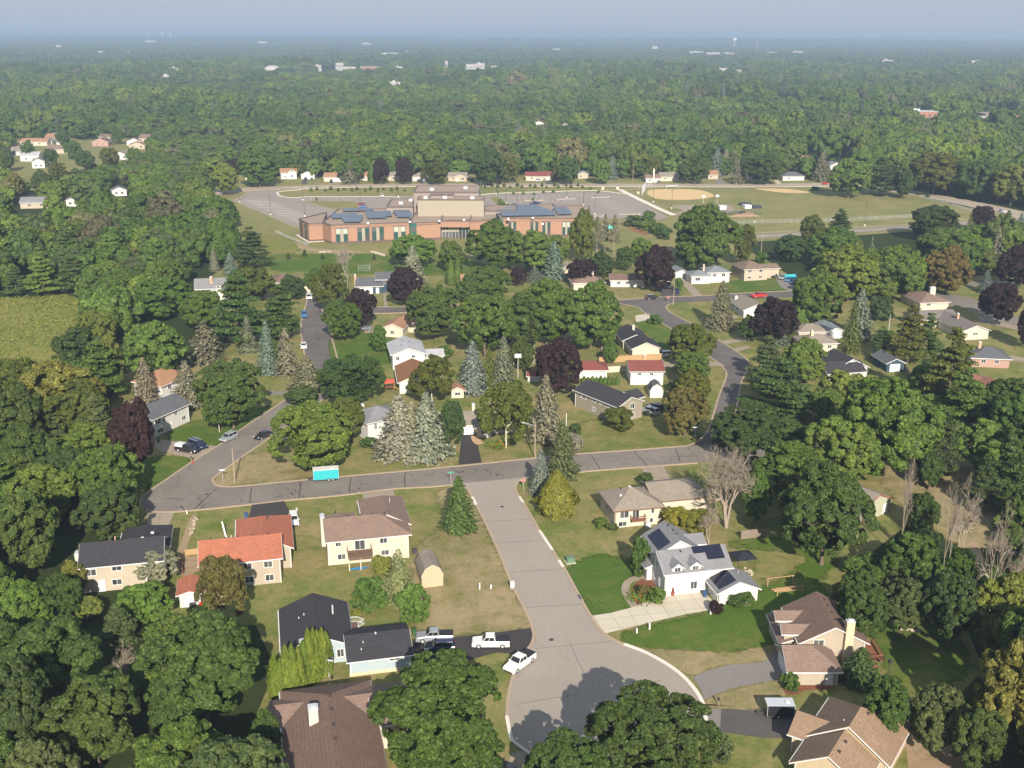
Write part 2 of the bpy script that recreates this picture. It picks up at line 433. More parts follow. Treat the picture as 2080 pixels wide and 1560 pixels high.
def big_ground():
    # polar grid that reaches the horizon
    rs = [0, 60, 120, 200, 300, 450, 700, 1100, 1800, 3000, 5000, 9000, 16000, 30000, 60000]
    na = 96; V = [(0, 0, 0)]; Fs = []
    for r in rs[1:]:
        for k in range(na): V.append((r * math.cos(2 * math.pi * k / na), r * math.sin(2 * math.pi * k / na), 0))
    for k in range(na): Fs.append((0, 1 + k, 1 + (k + 1) % na))
    for i in range(len(rs) - 2):
        a = 1 + i * na; b = a + na
        for k in range(na): Fs.append((a + k, b + k, b + (k + 1) % na, a + (k + 1) % na))
    me = bpy.data.meshes.new('ground'); me.from_pydata(V, [], Fs); me.materials.append(M_GROUND); bm_fix(me)
    tag(link('ground', me), kind='structure')
big_ground()

# lawns (lowest sheets)
NEIGH = [(430, 560), (480, 528), (560, 545), (1000, 545), (1290, 520), (1500, 500), (1560, 530), (1640, 585), (1800, 600), (1900, 590), (1960, 560), (2200, 560), (2300, 700), (2300, 830),
         (2080, 830), (1960, 760), (1880, 760), (1760, 790), (1740, 870), (1850, 930), (2000, 1000), (2080, 1090), (1960, 1110), (1850, 1060), (1760, 1130), (1700, 1190), (1730, 1240),
         (1850, 1250), (1960, 1270), (2000, 1360), (1930, 1430), (1800, 1420), (1880, 1480), (2050, 1600), (1900, 1750), (500, 1750), (500, 1500), (560, 1360), (520, 1270),
         (340, 1270), (330, 1100), (230, 1080), (240, 1010), (262, 960), (255, 900), (225, 830), (225, 770), (300, 742), (420, 742), (470, 700), (440, 640)]
sheet('lawn', W(NEIGH), .020, M_LAWN)
FIELD = [(425, 392), (470, 354), (1000, 350), (1715, 352), (1740, 370), (1820, 388), (1960, 420), (2100, 446), (2100, 452), (1850, 470), (1640, 486), (1500, 492), (1480, 520), (1240, 525), (1060, 545), (520, 545), (500, 500), (455, 430)]
sheet('school_grass', W(FIELD), .024, M_FIELD)
sheet('meadow', W([(-350, 612), (60, 604), (130, 597), (180, 612), (185, 650), (190, 715), (170, 760), (100, 800), (-350, 820)]), .024, M_MEADOW)
sheet('lawn', W([(-60, 290), (20, 268), (290, 268), (300, 330), (130, 350), (110, 388), (-60, 388)]), .022, M_FIELD)
for _k, (nm, poly, mt) in enumerate([
    ('lawn', [(1150, 1166), (1176, 1140), (1230, 1128), (1300, 1150), (1282, 1176), (1271, 1200), (1288, 1232), (1204, 1251), (1180, 1208)], M_LAWNS),
    ('lawn', [(1262, 1300), (1300, 1277), (1442, 1243), (1460, 1225), (1545, 1200), (1640, 1130), (1480, 1110), (1560, 1090), (1700, 1120), (1660, 1190), (1700, 1230), (1570, 1250), (1575, 1310), (1480, 1325), (1400, 1322), (1330, 1318)], M_LAWNG),
    ('lawn', [(1300, 1320), (1400, 1323), (1480, 1326), (1575, 1311), (1566, 1340), (1480, 1350), (1438, 1360), (1404, 1372), (1352, 1345)], M_DRY),
    ('lawn', [(1432, 1424), (1470, 1408), (1585, 1382), (1600, 1400), (1560, 1440), (1434, 1437)], M_DRY),
    ('lawn', [(945, 1000), (980, 1060), (1014, 1126), (1038, 1186), (1060, 1230), (1076, 1275), (930, 1290), (850, 1290), (830, 1200), (840, 1150), (860, 1100), (905, 1060), (890, 1000)], M_DRY),
    ('lawn', [(430, 984), (452, 958), (500, 925), (560, 925), (640, 962), (600, 975), (476, 987)], M_DRY),
    ('lawn', [(345, 895), (375, 862), (560, 822), (510, 858), (440, 904)], M_LAWNG),
    ('lawn', [(285, 1000), (300, 930), (392, 936), (340, 970)], M_LAWNG),
    ('lawn', [(690, 740), (672, 690), (740, 672), (800, 690), (800, 735)], M_LAWNG),
    ('lawn', [(1330, 690), (1290, 655), (1325, 650), (1366, 672), (1390, 700), (1340, 708)], M_LAWNG),
    ('lawn', [(1160, 920), (1180, 860), (1290, 850), (1410, 880), (1395, 903)], M_LAWNSOFT),
    ('lawn', [(1780, 1280), (1850, 1258), (1940, 1290), (1960, 1360), (1900, 1410), (1830, 1400), (1790, 1330)], M_LAWNG),
    ('lawn', [(1480, 572), (1580, 568), (1605, 590), (1480, 596)], M_LAWNG),
    ('lawn', [(1900, 900), (2000, 930), (2080, 1080), (1960, 1110), (1850, 1040), (1790, 960)], M_DRY),
    ('meadow', [(525, 485), (570, 478), (610, 500), (590, 516), (535, 512)], M_MEADOWH),
    ('lawn', [(530, 520), (700, 516), (900, 520), (1000, 545), (900, 560), (640, 552), (560, 548)], M_LAWNG)]):
    soft_sheet(nm, W(poly, 3, True), .032 + .0045 * _k if _k < 9 else .028 + .003 * (_k - 8), mt)
sheet('infield', W([(1314, 392), (1325, 385.5), (1370, 384), (1420, 386), (1450, 396), (1440, 402), (1400, 406), (1350, 405.5), (1328, 402)], 4, True), .05, M_SAND)
sheet('play_chips', W([(1478, 441), (1500, 434), (1520, 430), (1546, 440)]), .05, M_CHIPS)
sheet('bare_dirt', W([(1535, 383), (1600, 384), (1645, 391), (1600, 392), (1560, 388)], 3, True), .05, M_SAND)
sheet('court_slab', W([(1365, 420), (1372, 417), (1477, 415), (1493, 426), (1476, 433), (1400, 431)]), .05, M_DRIVETAN)
sheet('bare_dirt', W([(560, 484), (600, 492), (640, 505), (700, 508), (740, 512), (690, 514), (620, 508), (575, 495)], 3, True), .045, M_DIRT)
sheet('bare_dirt', W([(388, 1050), (400, 1048), (396, 1070), (384, 1100), (378, 1130), (404, 1130), (404, 1160), (366, 1170), (358, 1140), (370, 1095)], 3, True), .045, M_DIRT)
sheet('bare_dirt', W([(1830, 1420), (1860, 1470), (1960, 1500), (2000, 1560), (1990, 1640), (1860, 1600), (1840, 1520), (1810, 1470)], 3, True), .045, M_DIRT)
sheet('bare_dirt', W([(1950, 1100), (1990, 1110), (2000, 1200), (1960, 1240), (1920, 1190)], 3, True), .045, M_DIRT)
sheet('mulch_bed', W([(1592, 1398), (1620, 1392), (1680, 1391), (1692, 1400), (1640, 1402), (1612, 1412), (1596, 1408)], 3, True), .05, M_MULCH)
sheet('mulch_bed', W([(1284, 1196), (1300, 1178), (1320, 1176), (1346, 1212), (1302, 1232), (1288, 1215)], 3, True), .05, M_MULCH)
sheet('mulch_bed', W([(1292, 463), (1310, 470), (1315, 477), (1300, 474), (1276, 465)], 3, True), .05, M_SOIL)

# roads
NR_L = [(905, 985), (930, 987), (946, 992), (958, 1003), (983, 1051), (1017, 1123), (1040, 1181), (1063, 1227), (1080, 1262), (1088, 1290), (1084, 1308), (1069, 1328), (1055, 1350), (1044, 1380),
        (1036, 1415), (1033, 1455), (1042, 1498), (1057, 1514), (1087, 1534), (1120, 1552), (1165, 1575)]
NR_R = [(1075, 970), (1058, 975), (1047, 984), (1045, 995), (1049, 1005), (1066, 1031), (1093, 1078), (1122, 1123), (1147, 1162), (1174, 1212), (1194, 1248), (1216, 1280), (1240, 1299), (1266, 1311),
        (1310, 1328), (1353, 1352), (1382, 1374), (1408, 1403), (1423, 1430), (1429, 1458), (1422, 1490), (1400, 1525), (1365, 1553), (1310, 1578), (1230, 1592)]
sheet('road', W(NR_L, 5) + W(NR_R, 5)[::-1] + [gp(1075, 958), gp(905, 972)], .060, M_ROADNEW)
CS_N = [(441, 988), (476, 990), (600, 978), (700, 969), (838, 957), (890, 952), (983, 943), (1084, 932), (1165, 924), (1281, 916), (1396, 907), (1500, 900), (1682, 889), (1900, 876), (2200, 855)]
CS_S = [(299, 1036), (319, 1039), (354, 1039), (397, 1036), (512, 1024), (590, 1015), (700, 1005), (795, 993), (867, 989), (905, 986), (950, 980.5), (1062, 970), (1174, 958.5), (1295, 949), (1416, 940), (1682, 925), (1900, 912), (2200, 892)]
LS_O = [(633, 560), (632, 590), (624, 615), (614, 650), (613, 675), (618, 705), (622, 733), (624, 755), (616, 780), (600, 800), (580, 814), (490, 874), (450, 903), (389, 941), (340, 975), (306, 998), (292, 1010), (287, 1022), (290, 1030), (299, 1036)]
LS_I = [(650, 560), (652, 590), (651, 626), (660, 648), (668, 675), (677, 704), (684, 733), (686, 755), (678, 785), (650, 815), (600, 851), (565, 877), (502, 920), (461, 949), (433, 970), (430, 978), (434, 985), (441, 988)]
sheet('road', W(LS_O, 4) + W(LS_I, 4)[::-1], .064, M_ROADOLD)
sheet('road', W(CS_S, 2) + W(CS_N, 2)[::-1], .068, M_ROADOLD)
sheet('road', W([(628, 600), (651, 600), (652, 626), (668, 675), (684, 733), (686, 755), (677, 785), (600, 800), (621, 770), (622, 733), (613, 675), (622, 625)], 3, True), .0655, M_ROADPATCH)
US_N = [(651, 622), (700, 623), (827, 624), (950, 620), (1100, 614.5), (1255, 610), (1344, 604), (1439, 601), (1480, 597.5), (1610, 591), (1680, 585)]
US_S = [(655, 640), (700, 638), (789, 636), (950, 632), (1100, 627), (1235, 622), (1367, 615), (1439, 612), (1530, 608), (1612, 603), (1680, 598)]
sheet('road', W(US_S) + W(US_N)[::-1], .072, M_ROADPATCH)
RS_L = [(1235, 620), (1258, 617), (1295, 624), (1310, 635), (1338, 652), (1364, 668), (1400, 690), (1439, 722), (1465, 742), (1477, 757), (1475, 773), (1467, 792), (1460, 812), (1452, 840), (1446, 860), (1440, 875), (1430, 888), (1416, 900), (1396, 907)]
RS_R = [(1380, 612), (1367, 615), (1355, 620), (1352, 627), (1362, 636), (1393, 653), (1445, 684), (1468, 698), (1505, 722), (1520, 738), (1519, 748), (1509, 765), (1501, 790), (1495, 825), (1490, 850), (1487, 875), (1495, 893), (1510, 899)]
sheet('road', W(RS_L, 4) + W(RS_R, 4)[::-1], .076, M_ROADPATCH)
sheet('road', W([(1960, 572), (2080, 566), (2300, 556), (2300, 566), (2080, 577), (1962, 582)]), .06, M_ROADOLD)
sheet('road', W([(1890, 597), (1945, 600), (1989, 612), (2033, 631), (2080, 650), (2160, 690), (2160, 730), (2071, 672), (2010, 650), (1965, 626), (1890, 612)], 3, True), .064, M_ROADOLD)
SR_N = [(420, 390), (470, 383), (560, 379), (700, 375), (900, 373), (1200, 373), (1500, 374), (1720, 371)]
SR_S = [(420, 399), (500, 390), (560, 387), (610, 384), (700, 381), (900, 378.5), (1200, 379), (1500, 380), (1720, 378)]
sheet('road', W(SR_S, 2) + W(SR_N, 2)[::-1], .060, M_HWY)
HW_N = [(1700, 370), (1760, 376), (1813, 383), (1868, 389), (1936, 401), (2000, 413), (2080, 430), (2300, 478)]
HW_S = [(1700, 379), (1780, 385), (1830, 392), (1904, 406), (1970, 420), (2042, 436), (2080, 446), (2300, 498)]
sheet('road', W(HW_S, 2) + W(HW_N, 2)[::-1], .064, M_HWY)
sheet('road', W([(1470, 488), (1632, 478), (1758, 471), (1847, 466), (1960, 457), (2080, 448), (2080, 440), (1960, 449.5), (1847, 459), (1758, 465), (1632, 472), (1470, 481)]), .060, M_LOT)
ribbon('pavement', W([(1520, 474), (1632, 468), (1733, 462), (1847, 456), (1960, 445)]), -.9, .9, .02, .07, M_DRIVETAN)

def kerb(px, side, mt=M_KERB, wd=.5, sub=4, z=.15):
    a, b = (0, wd) if side > 0 else (-wd, 0)
    return ribbon('kerb', W(px, sub), a, b, .0, z, mt)
kerb(NR_L[:10], -1); kerb(NR_L[9:16], -1); kerb(NR_L[15:], -1, M_KERBNEW)
kerb(NR_R[:6], 1); kerb(NR_R[5:14], 1); kerb(NR_R[13:], 1, M_KERBNEW, .62, z=.154)
kerb([(1093, 1079), (1119, 1118.5)], 1, M_KERBNEW, .56, 2, .156); kerb([(1132, 1139), (1141, 1153)], 1, M_KERBNEW, .56, 2, .156)
kerb([(962, 1010), (970, 1026)], -1, M_KERBNEW, .56, 2, .156); kerb([(1052, 1010), (1060, 1022)], 1, M_KERBNEW, .56, 2, .156)
kerb(CS_N[:11], 1); kerb(CS_S[:10], -1); kerb(CS_S[12:15], -1); kerb(LS_O[1:-1], -1, z=.146); kerb(LS_I[2:], 1, z=.146)
kerb(RS_L[1:], -1); kerb(RS_R[1:], 1); kerb(US_N[1:], 1, z=.146); kerb(US_S[1:5], -1, z=.146)
kerb(SR_S[3:], -1, M_KERBNEW, .5, 2)

def drive(name, px, mt, z=.09, sub=0):
    return sheet(name, W(px, sub, bool(sub)), z, mt)
DR = [([(1199, 1252), (1240, 1246), (1286, 1234), (1347, 1211), (1430, 1203), (1452, 1226), (1446, 1240), (1400, 1247), (1338, 1261), (1229, 1288), (1212, 1272)], M_DRIVE),
      ([(1407, 1376), (1440, 1362), (1484, 1351), (1547, 1346), (1566, 1336), (1572, 1322), (1583, 1330), (1596, 1374), (1575, 1382), (1520, 1392), (1480, 1401), (1455, 1411), (1430, 1422), (1424, 1402)], M_GREYDRIVE),
      ([(1465, 1441), (1547, 1445), (1640, 1450), (1640, 1500), (1550, 1500), (1462, 1487)], M_BLACKOLD),
      ([(1433, 1438), (1465, 1441), (1462, 1487), (1430, 1480)], M_GREYDRIVE),
      ([(846, 1298), (917, 1296), (1000, 1287), (1078, 1276), (1086, 1292), (1080, 1312), (1062, 1331), (1009, 1326), (940, 1345), (870, 1362), (838, 1345), (838, 1300)], M_BLACKTOP),
      ([(737, 1002), (798, 994), (812, 1035), (738, 1040)], M_DRIVETAN),
      ([(512, 1026), (577, 1018), (592, 1045), (592, 1075), (500, 1070)], M_BLACKTOP),
      ([(296, 1040), (354, 1042), (336, 1085), (280, 1090), (300, 1068)], M_DRIVETAN),
      ([(312, 891), (345, 896), (441, 907), (402, 934), (330, 919), (308, 905)], M_DRIVETAN),
      ([(938, 882), (965, 882), (979, 940), (931, 945)], M_BLACKTOP),
      ([(1301, 948), (1347, 945), (1364, 975), (1320, 985)], M_DRIVETAN),
      ([(1376, 560), (1388, 562), (1428, 601), (1408, 602), (1390, 582)], M_DRIVETAN),
      ([(1330, 582), (1366, 582), (1384, 602), (1347, 604)], M_BLACKOLD),
      ([(1575, 566), (1600, 570), (1620, 586), (1604, 592), (1585, 583)], M_GREYDRIVE),
      ([(1290, 641), (1318, 638), (1328, 648), (1292, 655)], M_DRIVE),
      ([(1344, 736), (1445, 735), (1462, 737), (1474, 744), (1400, 746), (1344, 748)], M_DRIVETAN),
      ([(1463, 693), (1523, 685), (1523, 691), (1477, 700)], M_DRIVETAN),
      ([(1487, 709), (1523, 702), (1523, 708), (1498, 715)], M_DRIVETAN),
      ([(740, 667), (782, 664), (782, 676), (740, 677)], M_DRIVETAN),
      ([(546, 795), (582, 795), (574, 803), (546, 803)], M_GREYDRIVE),
      ([(560, 884), (588, 868), (600, 880), (585, 893), (548, 893)], M_DRIVETAN),
      ([(2034, 721), (2080, 727), (2140, 735), (2140, 745), (2080, 736), (2040, 731)], M_DRIVETAN),
      ([(1984, 641), (2010, 648), (2070, 664), (2071, 672), (1990, 656)], M_DRIVETAN),
      ([(1040, 1530), (1080, 1522), (1094, 1545), (1060, 1600), (1010, 1600)], M_DRIVETAN),
      ([(779, 596), (784, 596), (787, 624), (780, 624)], M_DRIVETAN),
      ([(1480, 641), (1492, 640), (1502, 646), (1490, 648)], M_DRIVETAN)]
for k, (pxs, mt) in enumerate(DR): drive('driveway', pxs, mt, .09 + .004 * (k % 3))
# drives across the school street
for x0, x1, x2, x3, yb, mt in [(617, 626, 624, 612, 362, M_BLACKOLD), (668, 700, 703, 668, 366, M_DRIVETAN), (845, 862, 872, 852, 366, M_DRIVETAN), (963, 974, 1002, 968, 368, M_DRIVETAN), (1108, 1124, 1128, 1108, 364, M_BLACKOLD), (1450, 1458, 1475, 1456, 362, M_GREYDRIVE), (1573, 1580, 1588, 1578, 368, M_DRIVE), (505, 520, 520, 506, 366, M_BLACKOLD)]:
    drive('driveway', [(x0, yb - 2), (x1, yb - 2), (x2, 374), (x3, 374)], mt, .085)
ribbon('path', W([(1289, 1233), (1275, 1213), (1270, 1196), (1279, 1180), (1303, 1173), (1318, 1176)], 5), -.65, .65, .0, .10, M_DRIVETAN)
ribbon('path', W([(965, 886), (968, 896), (975, 902)], 3), -1.0, 1.0, .0, .10, M_CHIPS)
# tar seams and joints
def seam(a, b, wd=.10, z=.084, mt=None):
    return ribbon('tar_seam', W([a, ((a[0] + b[0]) / 2 + random.uniform(-1, 1), (a[1] + b[1]) / 2 + random.uniform(-.6, .6)), b], 3), -wd / 2, wd / 2, .05, z, mt or M_TAR)
for a, b in [((1200, 924), (1219, 953)), ((1287, 918), (1314, 946)), ((1372, 912), (1382, 940)), ((823, 961), (823, 991)), ((713, 971), (710, 1004)), ((612, 980), (608, 1012)), ((511, 991), (507, 1022)), ((440, 993), (394, 1036)), ((915, 951), (936, 962)), ((1108, 932), (1116, 962))]:
    seam(a, b, .16)
for a, b in [((1010, 1104), (1108, 1098)), ((1036, 1163), (1147, 1156)), ((1066, 1235), (1186, 1228)), ((1088, 1318), (1254, 1302)), ((1158, 1306), (1172, 1340)), ((1172, 1340), (1189, 1373)), ((1060, 1430), (1180, 1410)), ((1270, 1397), (1345, 1382)), ((945, 981), (1062, 971)), ((985, 1060), (1085, 1055))]:
    seam(a, b, .06, .084, M_TARFINE)
random.seed(3)
for k in range(34):                                   # short wandering cracks on the old streets
    t = random.random(); x = 330 + 1060 * t; y = 1015 - (x - 330) * .083 - 4 + random.uniform(-8, 8)
    pts = [(x, y)]; dx = random.choice([(6, 1), (1, 3), (-5, 1)])
    for _ in range(random.randint(2, 4)): pts.append((pts[-1][0] + dx[0] * random.uniform(.5, 1.6) + random.uniform(-2, 2), pts[-1][1] + dx[1] * random.uniform(-1, 1.4)))
    ribbon('tar_seam', W(pts), -.05, .05, .05, .080, M_TAR)

# school car parks
sheet('car_park', W([(515, 389.5), (481, 407), (612, 462), (700, 470), (870, 470), (870, 398), (620, 399.5), (590, 401.5), (568, 398.5), (561, 393), (568, 387)]), .064, M_LOT)
sheet('car_park', W([(971, 399), (1011, 394.5), (1092, 392), (1174, 389.5), (1234, 390.5), (1274, 396.5), (1318, 420), (1358, 441), (1340, 447), (1290, 443), (1200, 446), (1150, 452), (950, 452)]), .064, M_LOT)
sheet('lawn', W([(604, 409), (722, 409.5), (734, 423), (684, 430)]), .16, M_FIELD)
sheet('lawn', W([(994, 401), (1010, 399), (1030, 421), (1016, 421)]), .16, M_FIELD)
ribbon('pavement', W([(515, 389), (481, 407), (608, 461)]), -2.6, 0, 0, .17, M_DRIVETAN)
ribbon('pavement', W([(603, 408), (682, 430)]), 0, 2.6, 0, .17, M_DRIVETAN)
ribbon('pavement', W([(1258, 385), (1300, 406), (1340, 425), (1368, 437)]), -1.8, 1.8, 0, .14, M_KERBNEW)
ribbon('pavement', W([(971, 397.5), (1011, 393), (1092, 390.6), (1174, 388), (1220, 388.3), (1272, 395)], 3), 0, 1.6, 0, .15, M_KERBNEW)
ribbon('pavement', W([(614, 401), (593, 402), (570, 399.4), (562, 394), (568, 389), (612, 385)], 3), -1.2, 0, 0, .15, M_KERBNEW)
ribbon('pavement', W([(614, 399.6), (800, 399.4), (808, 402)]), 0, 1.0, 0, .15, M_KERBNEW)
ribbon('pavement', W([(1200, 386), (1262, 385), (1300, 384), (1296, 380)]), -1, 1, 0, .12, M_DRIVETAN)
ribbon('pavement', W([(608, 477), (632, 492), (660, 489)]), -1.6, 1.6, 0, .12, M_KERBNEW)
ribbon('pavement', W([(1368, 437), (1400, 425), (1440, 423)]), -1.5, 1.5, 0, .13, M_DRIVETAN)
for a, b in [((1065, 407), (1103, 406.4)), ((1131, 404.6), (1168, 403.8)), ((1202, 401), (1237, 400)), ((1258, 435.5), (1300, 434.5)), ((1200, 439), (1226, 438.5))]:
    ribbon('parking_island', W([a, b]), -1.3, 1.3, 0, .18, M_KERBNEW); ribbon('parking_island', W([(a[0] + 2, a[1]), (b[0] - 2, b[1])]), -.8, .8, 0, .20, M_SOIL)
# painted bays
def bays(a, b, n, L, ang, wd=.25):
    A = Vector(gp(*a)); B = Vector(gp(*b)); m = MB(); d = Vector((math.cos(ang), math.sin(ang)))
    for i in range(n + 1):
        p = A.lerp(B, i / n); q = p + d * L; e = Vector((-d.y, d.x)) * wd / 2
        m.add([(*(p - e), .0), (*(q - e), .0), (*(q + e), .0), (*(p + e), .0)], [(0, 1, 2, 3)])
    o = m.build('bay_lines', M_LINE); o.location.z = .069; tag(o, kind='stuff')
bays((492, 407), (600, 452), 14, 14, .12, .8); bays((620, 401.5), (812, 401), 15, 5, -1.5); bays((1020, 402), (1215, 392), 17, 5.5, -1.6)
bays((1045, 409), (1160, 406), 9, 5.5, -1.6); bays((1215, 402), (1275, 432), 12, 5.5, math.pi); bays((1215, 402), (1275, 432), 12, 5.5, 0)
# ------------------------------------------------------------------ houses
_BOXC = {}
class House:
    def __init__(s, name, label, A, ang, cat='house', group=None):
        X, Y = gp(*A); s.root = thing(name, label, cat, (X, Y, 0), math.radians(ang), group); s.wings = []; s.ang = ang
    def part(s, name, mb, mt, label=None, parent=None):
        o = mb.build(name, mt, parent or s.root)
        if label: o['label'] = label
        return o
    def polys(s, x0, x1, y0, y1, h, p, ridge, kind, o, og):
        if ridge == 'y':
            P = s.polys(y0, y1, x0, x1, h, p, 'x', kind, o, og); return [[(b, a, z) for a, b, z in q] for q in P]
        D = (y1 - y0) / 2; yc = (y0 + y1) / 2; ze = h - o * p; zr = h + D * p
        if kind == 'gable':
            return [[(x0 - og, y0 - o, ze), (x1 + og, y0 - o, ze), (x1 + og, yc, zr), (x0 - og, yc, zr)], [(x1 + og, y1 + o, ze), (x0 - og, y1 + o, ze), (x0 - og, yc, zr), (x1 + og, yc, zr)]]
        if kind == 'shed':
            return [[(x0 - og, y0 - o, ze), (x1 + og, y0 - o, ze), (x1 + og, y1 + .1, h + (y1 - y0 + .1) * p), (x0 - og, y1 + .1, h + (y1 - y0 + .1) * p)]]
        L = x1 - x0; hl = D if kind in ('hip', 'hipl') else 0; hr = D if kind in ('hip', 'hipr') else 0
        if hl + hr > L: hl = hr = L / 2 - .01
        a, b = (x0 - o if hl else x0 - og), (x1 + o if hr else x1 + og)
        rl, rr = (x0 + hl if hl else x0 - og), (x1 - hr if hr else x1 + og)
        zl = zr if (hl + hr <= L and D <= max(hl, hr) + 1e-6) else h + min(D, L / 2) * p
        Q = [[(a, y0 - o, ze), (b, y0 - o, ze), (rr, yc, zr), (rl, yc, zr)], [(b, y1 + o, ze), (a, y1 + o, ze), (rl, yc, zr), (rr, yc, zr)]]
        if hl: Q.append([(a, y1 + o, ze), (a, y0 - o, ze), (rl, yc, zr)])
        if hr: Q.append([(b, y0 - o, ze), (b, y1 + o, ze), (rr, yc, zr)])
        return Q
    def wing(s, x0, x1, y0, y1, h, pitch=.45, ridge='x', kind='gable', wall=None, roof=None, trim=M_WHITE, o=.5, og=.4, base=None, zb=-.3):
        D = ((y1 - y0) if ridge == 'x' else (x1 - x0)) / 2; zr = h + D * pitch; m = MB()
        e = .003 * len(s.wings)
        X0, X1, Y0, Y1 = x0 + e, x1 - e, y0 + e, y1 - e
        if kind == 'shed': m.prism([(Y0, -.3), (Y1, -.3), (Y1, h + (y1 - y0) * pitch - .02), (Y0, h - .02)], X0, X1, 'x')
        elif kind == 'gable' or kind in ('hipl', 'hipr'):
            bz = zb if kind == 'gable' else h - .035
            if ridge == 'x': m.prism([(Y0, bz), (Y1, bz), (Y1, h - .02), ((y0 + y1) / 2, zr - .03), (Y0, h - .02)], X0 if kind != 'hipl' else X0 + D, X1 if kind != 'hipr' else X1 - D, 'x')
            else: m.prism([(X0, bz), (X1, bz), (X1, h - .02), ((x0 + x1) / 2, zr - .03), (X0, h - .02)], Y0 if kind != 'hipl' else Y0 + D, Y1 if kind != 'hipr' else Y1 - D, 'y')
            if kind != 'gable': m.box(X0, X1, Y0, Y1, -.3, h - .036)
        else: m.box(X0, X1, Y0, Y1, -.3, h - .02)
        s.part('wall', m, wall)
        T = MB(); R = MB(); up = .16 + .004 * len(s.wings)
        P = s.polys(x0, x1, y0, y1, h, pitch, ridge, kind, o, og)
        for q in P: R.slab([(x, y, z + up) for x, y, z in q], .10)
        P2 = s.polys(x0, x1, y0, y1, h, pitch, ridge, kind, o + .045, og + .045)
        for q in P2: T.slab([(x, y, z + up - .09) for x, y, z in q], .17)
        s.part('roof', R, roof); s.part('fascia', T, trim)
        if base is not None:
            b = MB().box(x0 - .05, x1 + .05, y0 - .05, y1 + .05, -.3, .35); s.part('foundation', b, base)
        if h > 2.3 and x1 - x0 > 5 and kind != 'shed' and math.hypot(*s.root.location[:2]) < 300:
            g = MB(); g.box(x0 - o, x1 + o, y0 - o - .16, y0 - o - .05, h - o * pitch + up - .2, h - o * pitch + up - .06) if (ridge == 'x' or kind == 'hip') else g.box(x0 - o - .16, x0 - o - .05, y0 - .2, y1 + .2, h - o * pitch + up - .2, h - o * pitch + up - .06)
            s.part('gutter', g, trim)
            for xx in (x0 + .12, x1 - .22): s.part('downpipe', MB().box(xx, xx + .09, y0 - .12, y0 - .03, .1, h - .15), trim)
        s.wings.append((x0, x1, y0, y1, h, pitch, ridge, kind)); return s
    def zroof(s, x, y, k=0):
        x0, x1, y0, y1, h, p, ridge, kind = s.wings[k]
        d = min(y - y0, y1 - y) if ridge == 'x' else min(x - x0, x1 - x)
        if kind == 'hip': d = min(y - y0, y1 - y, x - x0, x1 - x)
        if kind == 'shed': d = y - y0
        return h + d * p + .17
    def _face(s, k, face):
        x0, x1, y0, y1 = s.wings[k][:4]
        return dict(f=lambda u, d, z: (x0 + u, y0 - d, z), r=lambda u, d, z: (x1 + d, y0 + u, z), l=lambda u, d, z: (x0 - d, y1 - u, z), b=lambda u, d, z: (x1 - u, y1 + d, z))[face]
    def fbox(s, m, P, u0, u1, z0, z1, d0, d1, mi=0):
        a = P(u0, d0, z0); b = P(u1, d1, z1); x0, x1 = sorted((a[0], b[0])); y0, y1 = sorted((a[1], b[1])); m.box(x0, x1, y0, y1, z0, z1, mi)
    def win(s, k, face, u, z, w, h, n=2, trim=M_WHITE, glass=None, bars=False):
        P = s._face(k, face); m = MB(); t = .09; u0, u1, z0, z1 = u - w / 2, u + w / 2, z - h / 2, z + h / 2
        s.fbox(m, P, u0 - t, u1 + t, z1, z1 + t, -.02, .07); s.fbox(m, P, u0 - t, u1 + t, z0 - t, z0, -.02, .09)
        s.fbox(m, P, u0 - t, u0, z0, z1, -.02, .07); s.fbox(m, P, u1, u1 + t, z0, z1, -.02, .07)
        for i in range(1, n): uu = u0 + w * i / n; s.fbox(m, P, uu - .03, uu + .03, z0, z1, -.02, .06)
        o = s.part('window', m, trim)
        for i in range(n):
            g = MB(); s.fbox(g, P, u0 + w * i / n + .03, u0 + w * (i + 1) / n - .03, z0 + .01, z1 - .01, -.01, .03)
            s.part('pane', g, glass or M_GLASS, parent=o)
        return o
    def door(s, k, face, u, w=.95, h=2.05, z=0.0, mt=None):
        P = s._face(k, face); m = MB(); t = .09
        s.fbox(m, P, u - w / 2 - t, u + w / 2 + t, z + h, z + h + t, -.02, .07); s.fbox(m, P, u - w / 2 - t, u - w / 2, z, z + h, -.02, .07); s.fbox(m, P, u + w / 2, u + w / 2 + t, z, z + h, -.02, .07)
        s.fbox(m, P, u - w / 2, u + w / 2, z, z + h, -.01, .035)
        o = s.part('door', m, mt or M_WHITE); g = MB(); s.fbox(g, P, u + w * .3, u + w * .38, z + .95, z + 1.05, .035, .09); s.part('handle', g, M_DARK, parent=o); return o
    def garage(s, k, face, u, w=4.8, h=2.1, z=0.0, mt=None, cols=4):
        P = s._face(k, face); m = MB(); t = .1
        s.fbox(m, P, u - w / 2 - t, u + w / 2 + t, z + h, z + h + t, -.02, .07); s.fbox(m, P, u - w / 2 - t, u - w / 2, z, z + h, -.02, .07); s.fbox(m, P, u + w / 2, u + w / 2 + t, z, z + h, -.02, .07)
        o = s.part('garage_door', m, M_WHITE)
        for i in range(4):
            g = MB(); s.fbox(g, P, u - w / 2 + .01, u + w / 2 - .01, z + h * i / 4 + .012, z + h * (i + 1) / 4 - .012, -.01, .03); s.part('door_panel', g, mt or M_WHITE, parent=o)
        return o
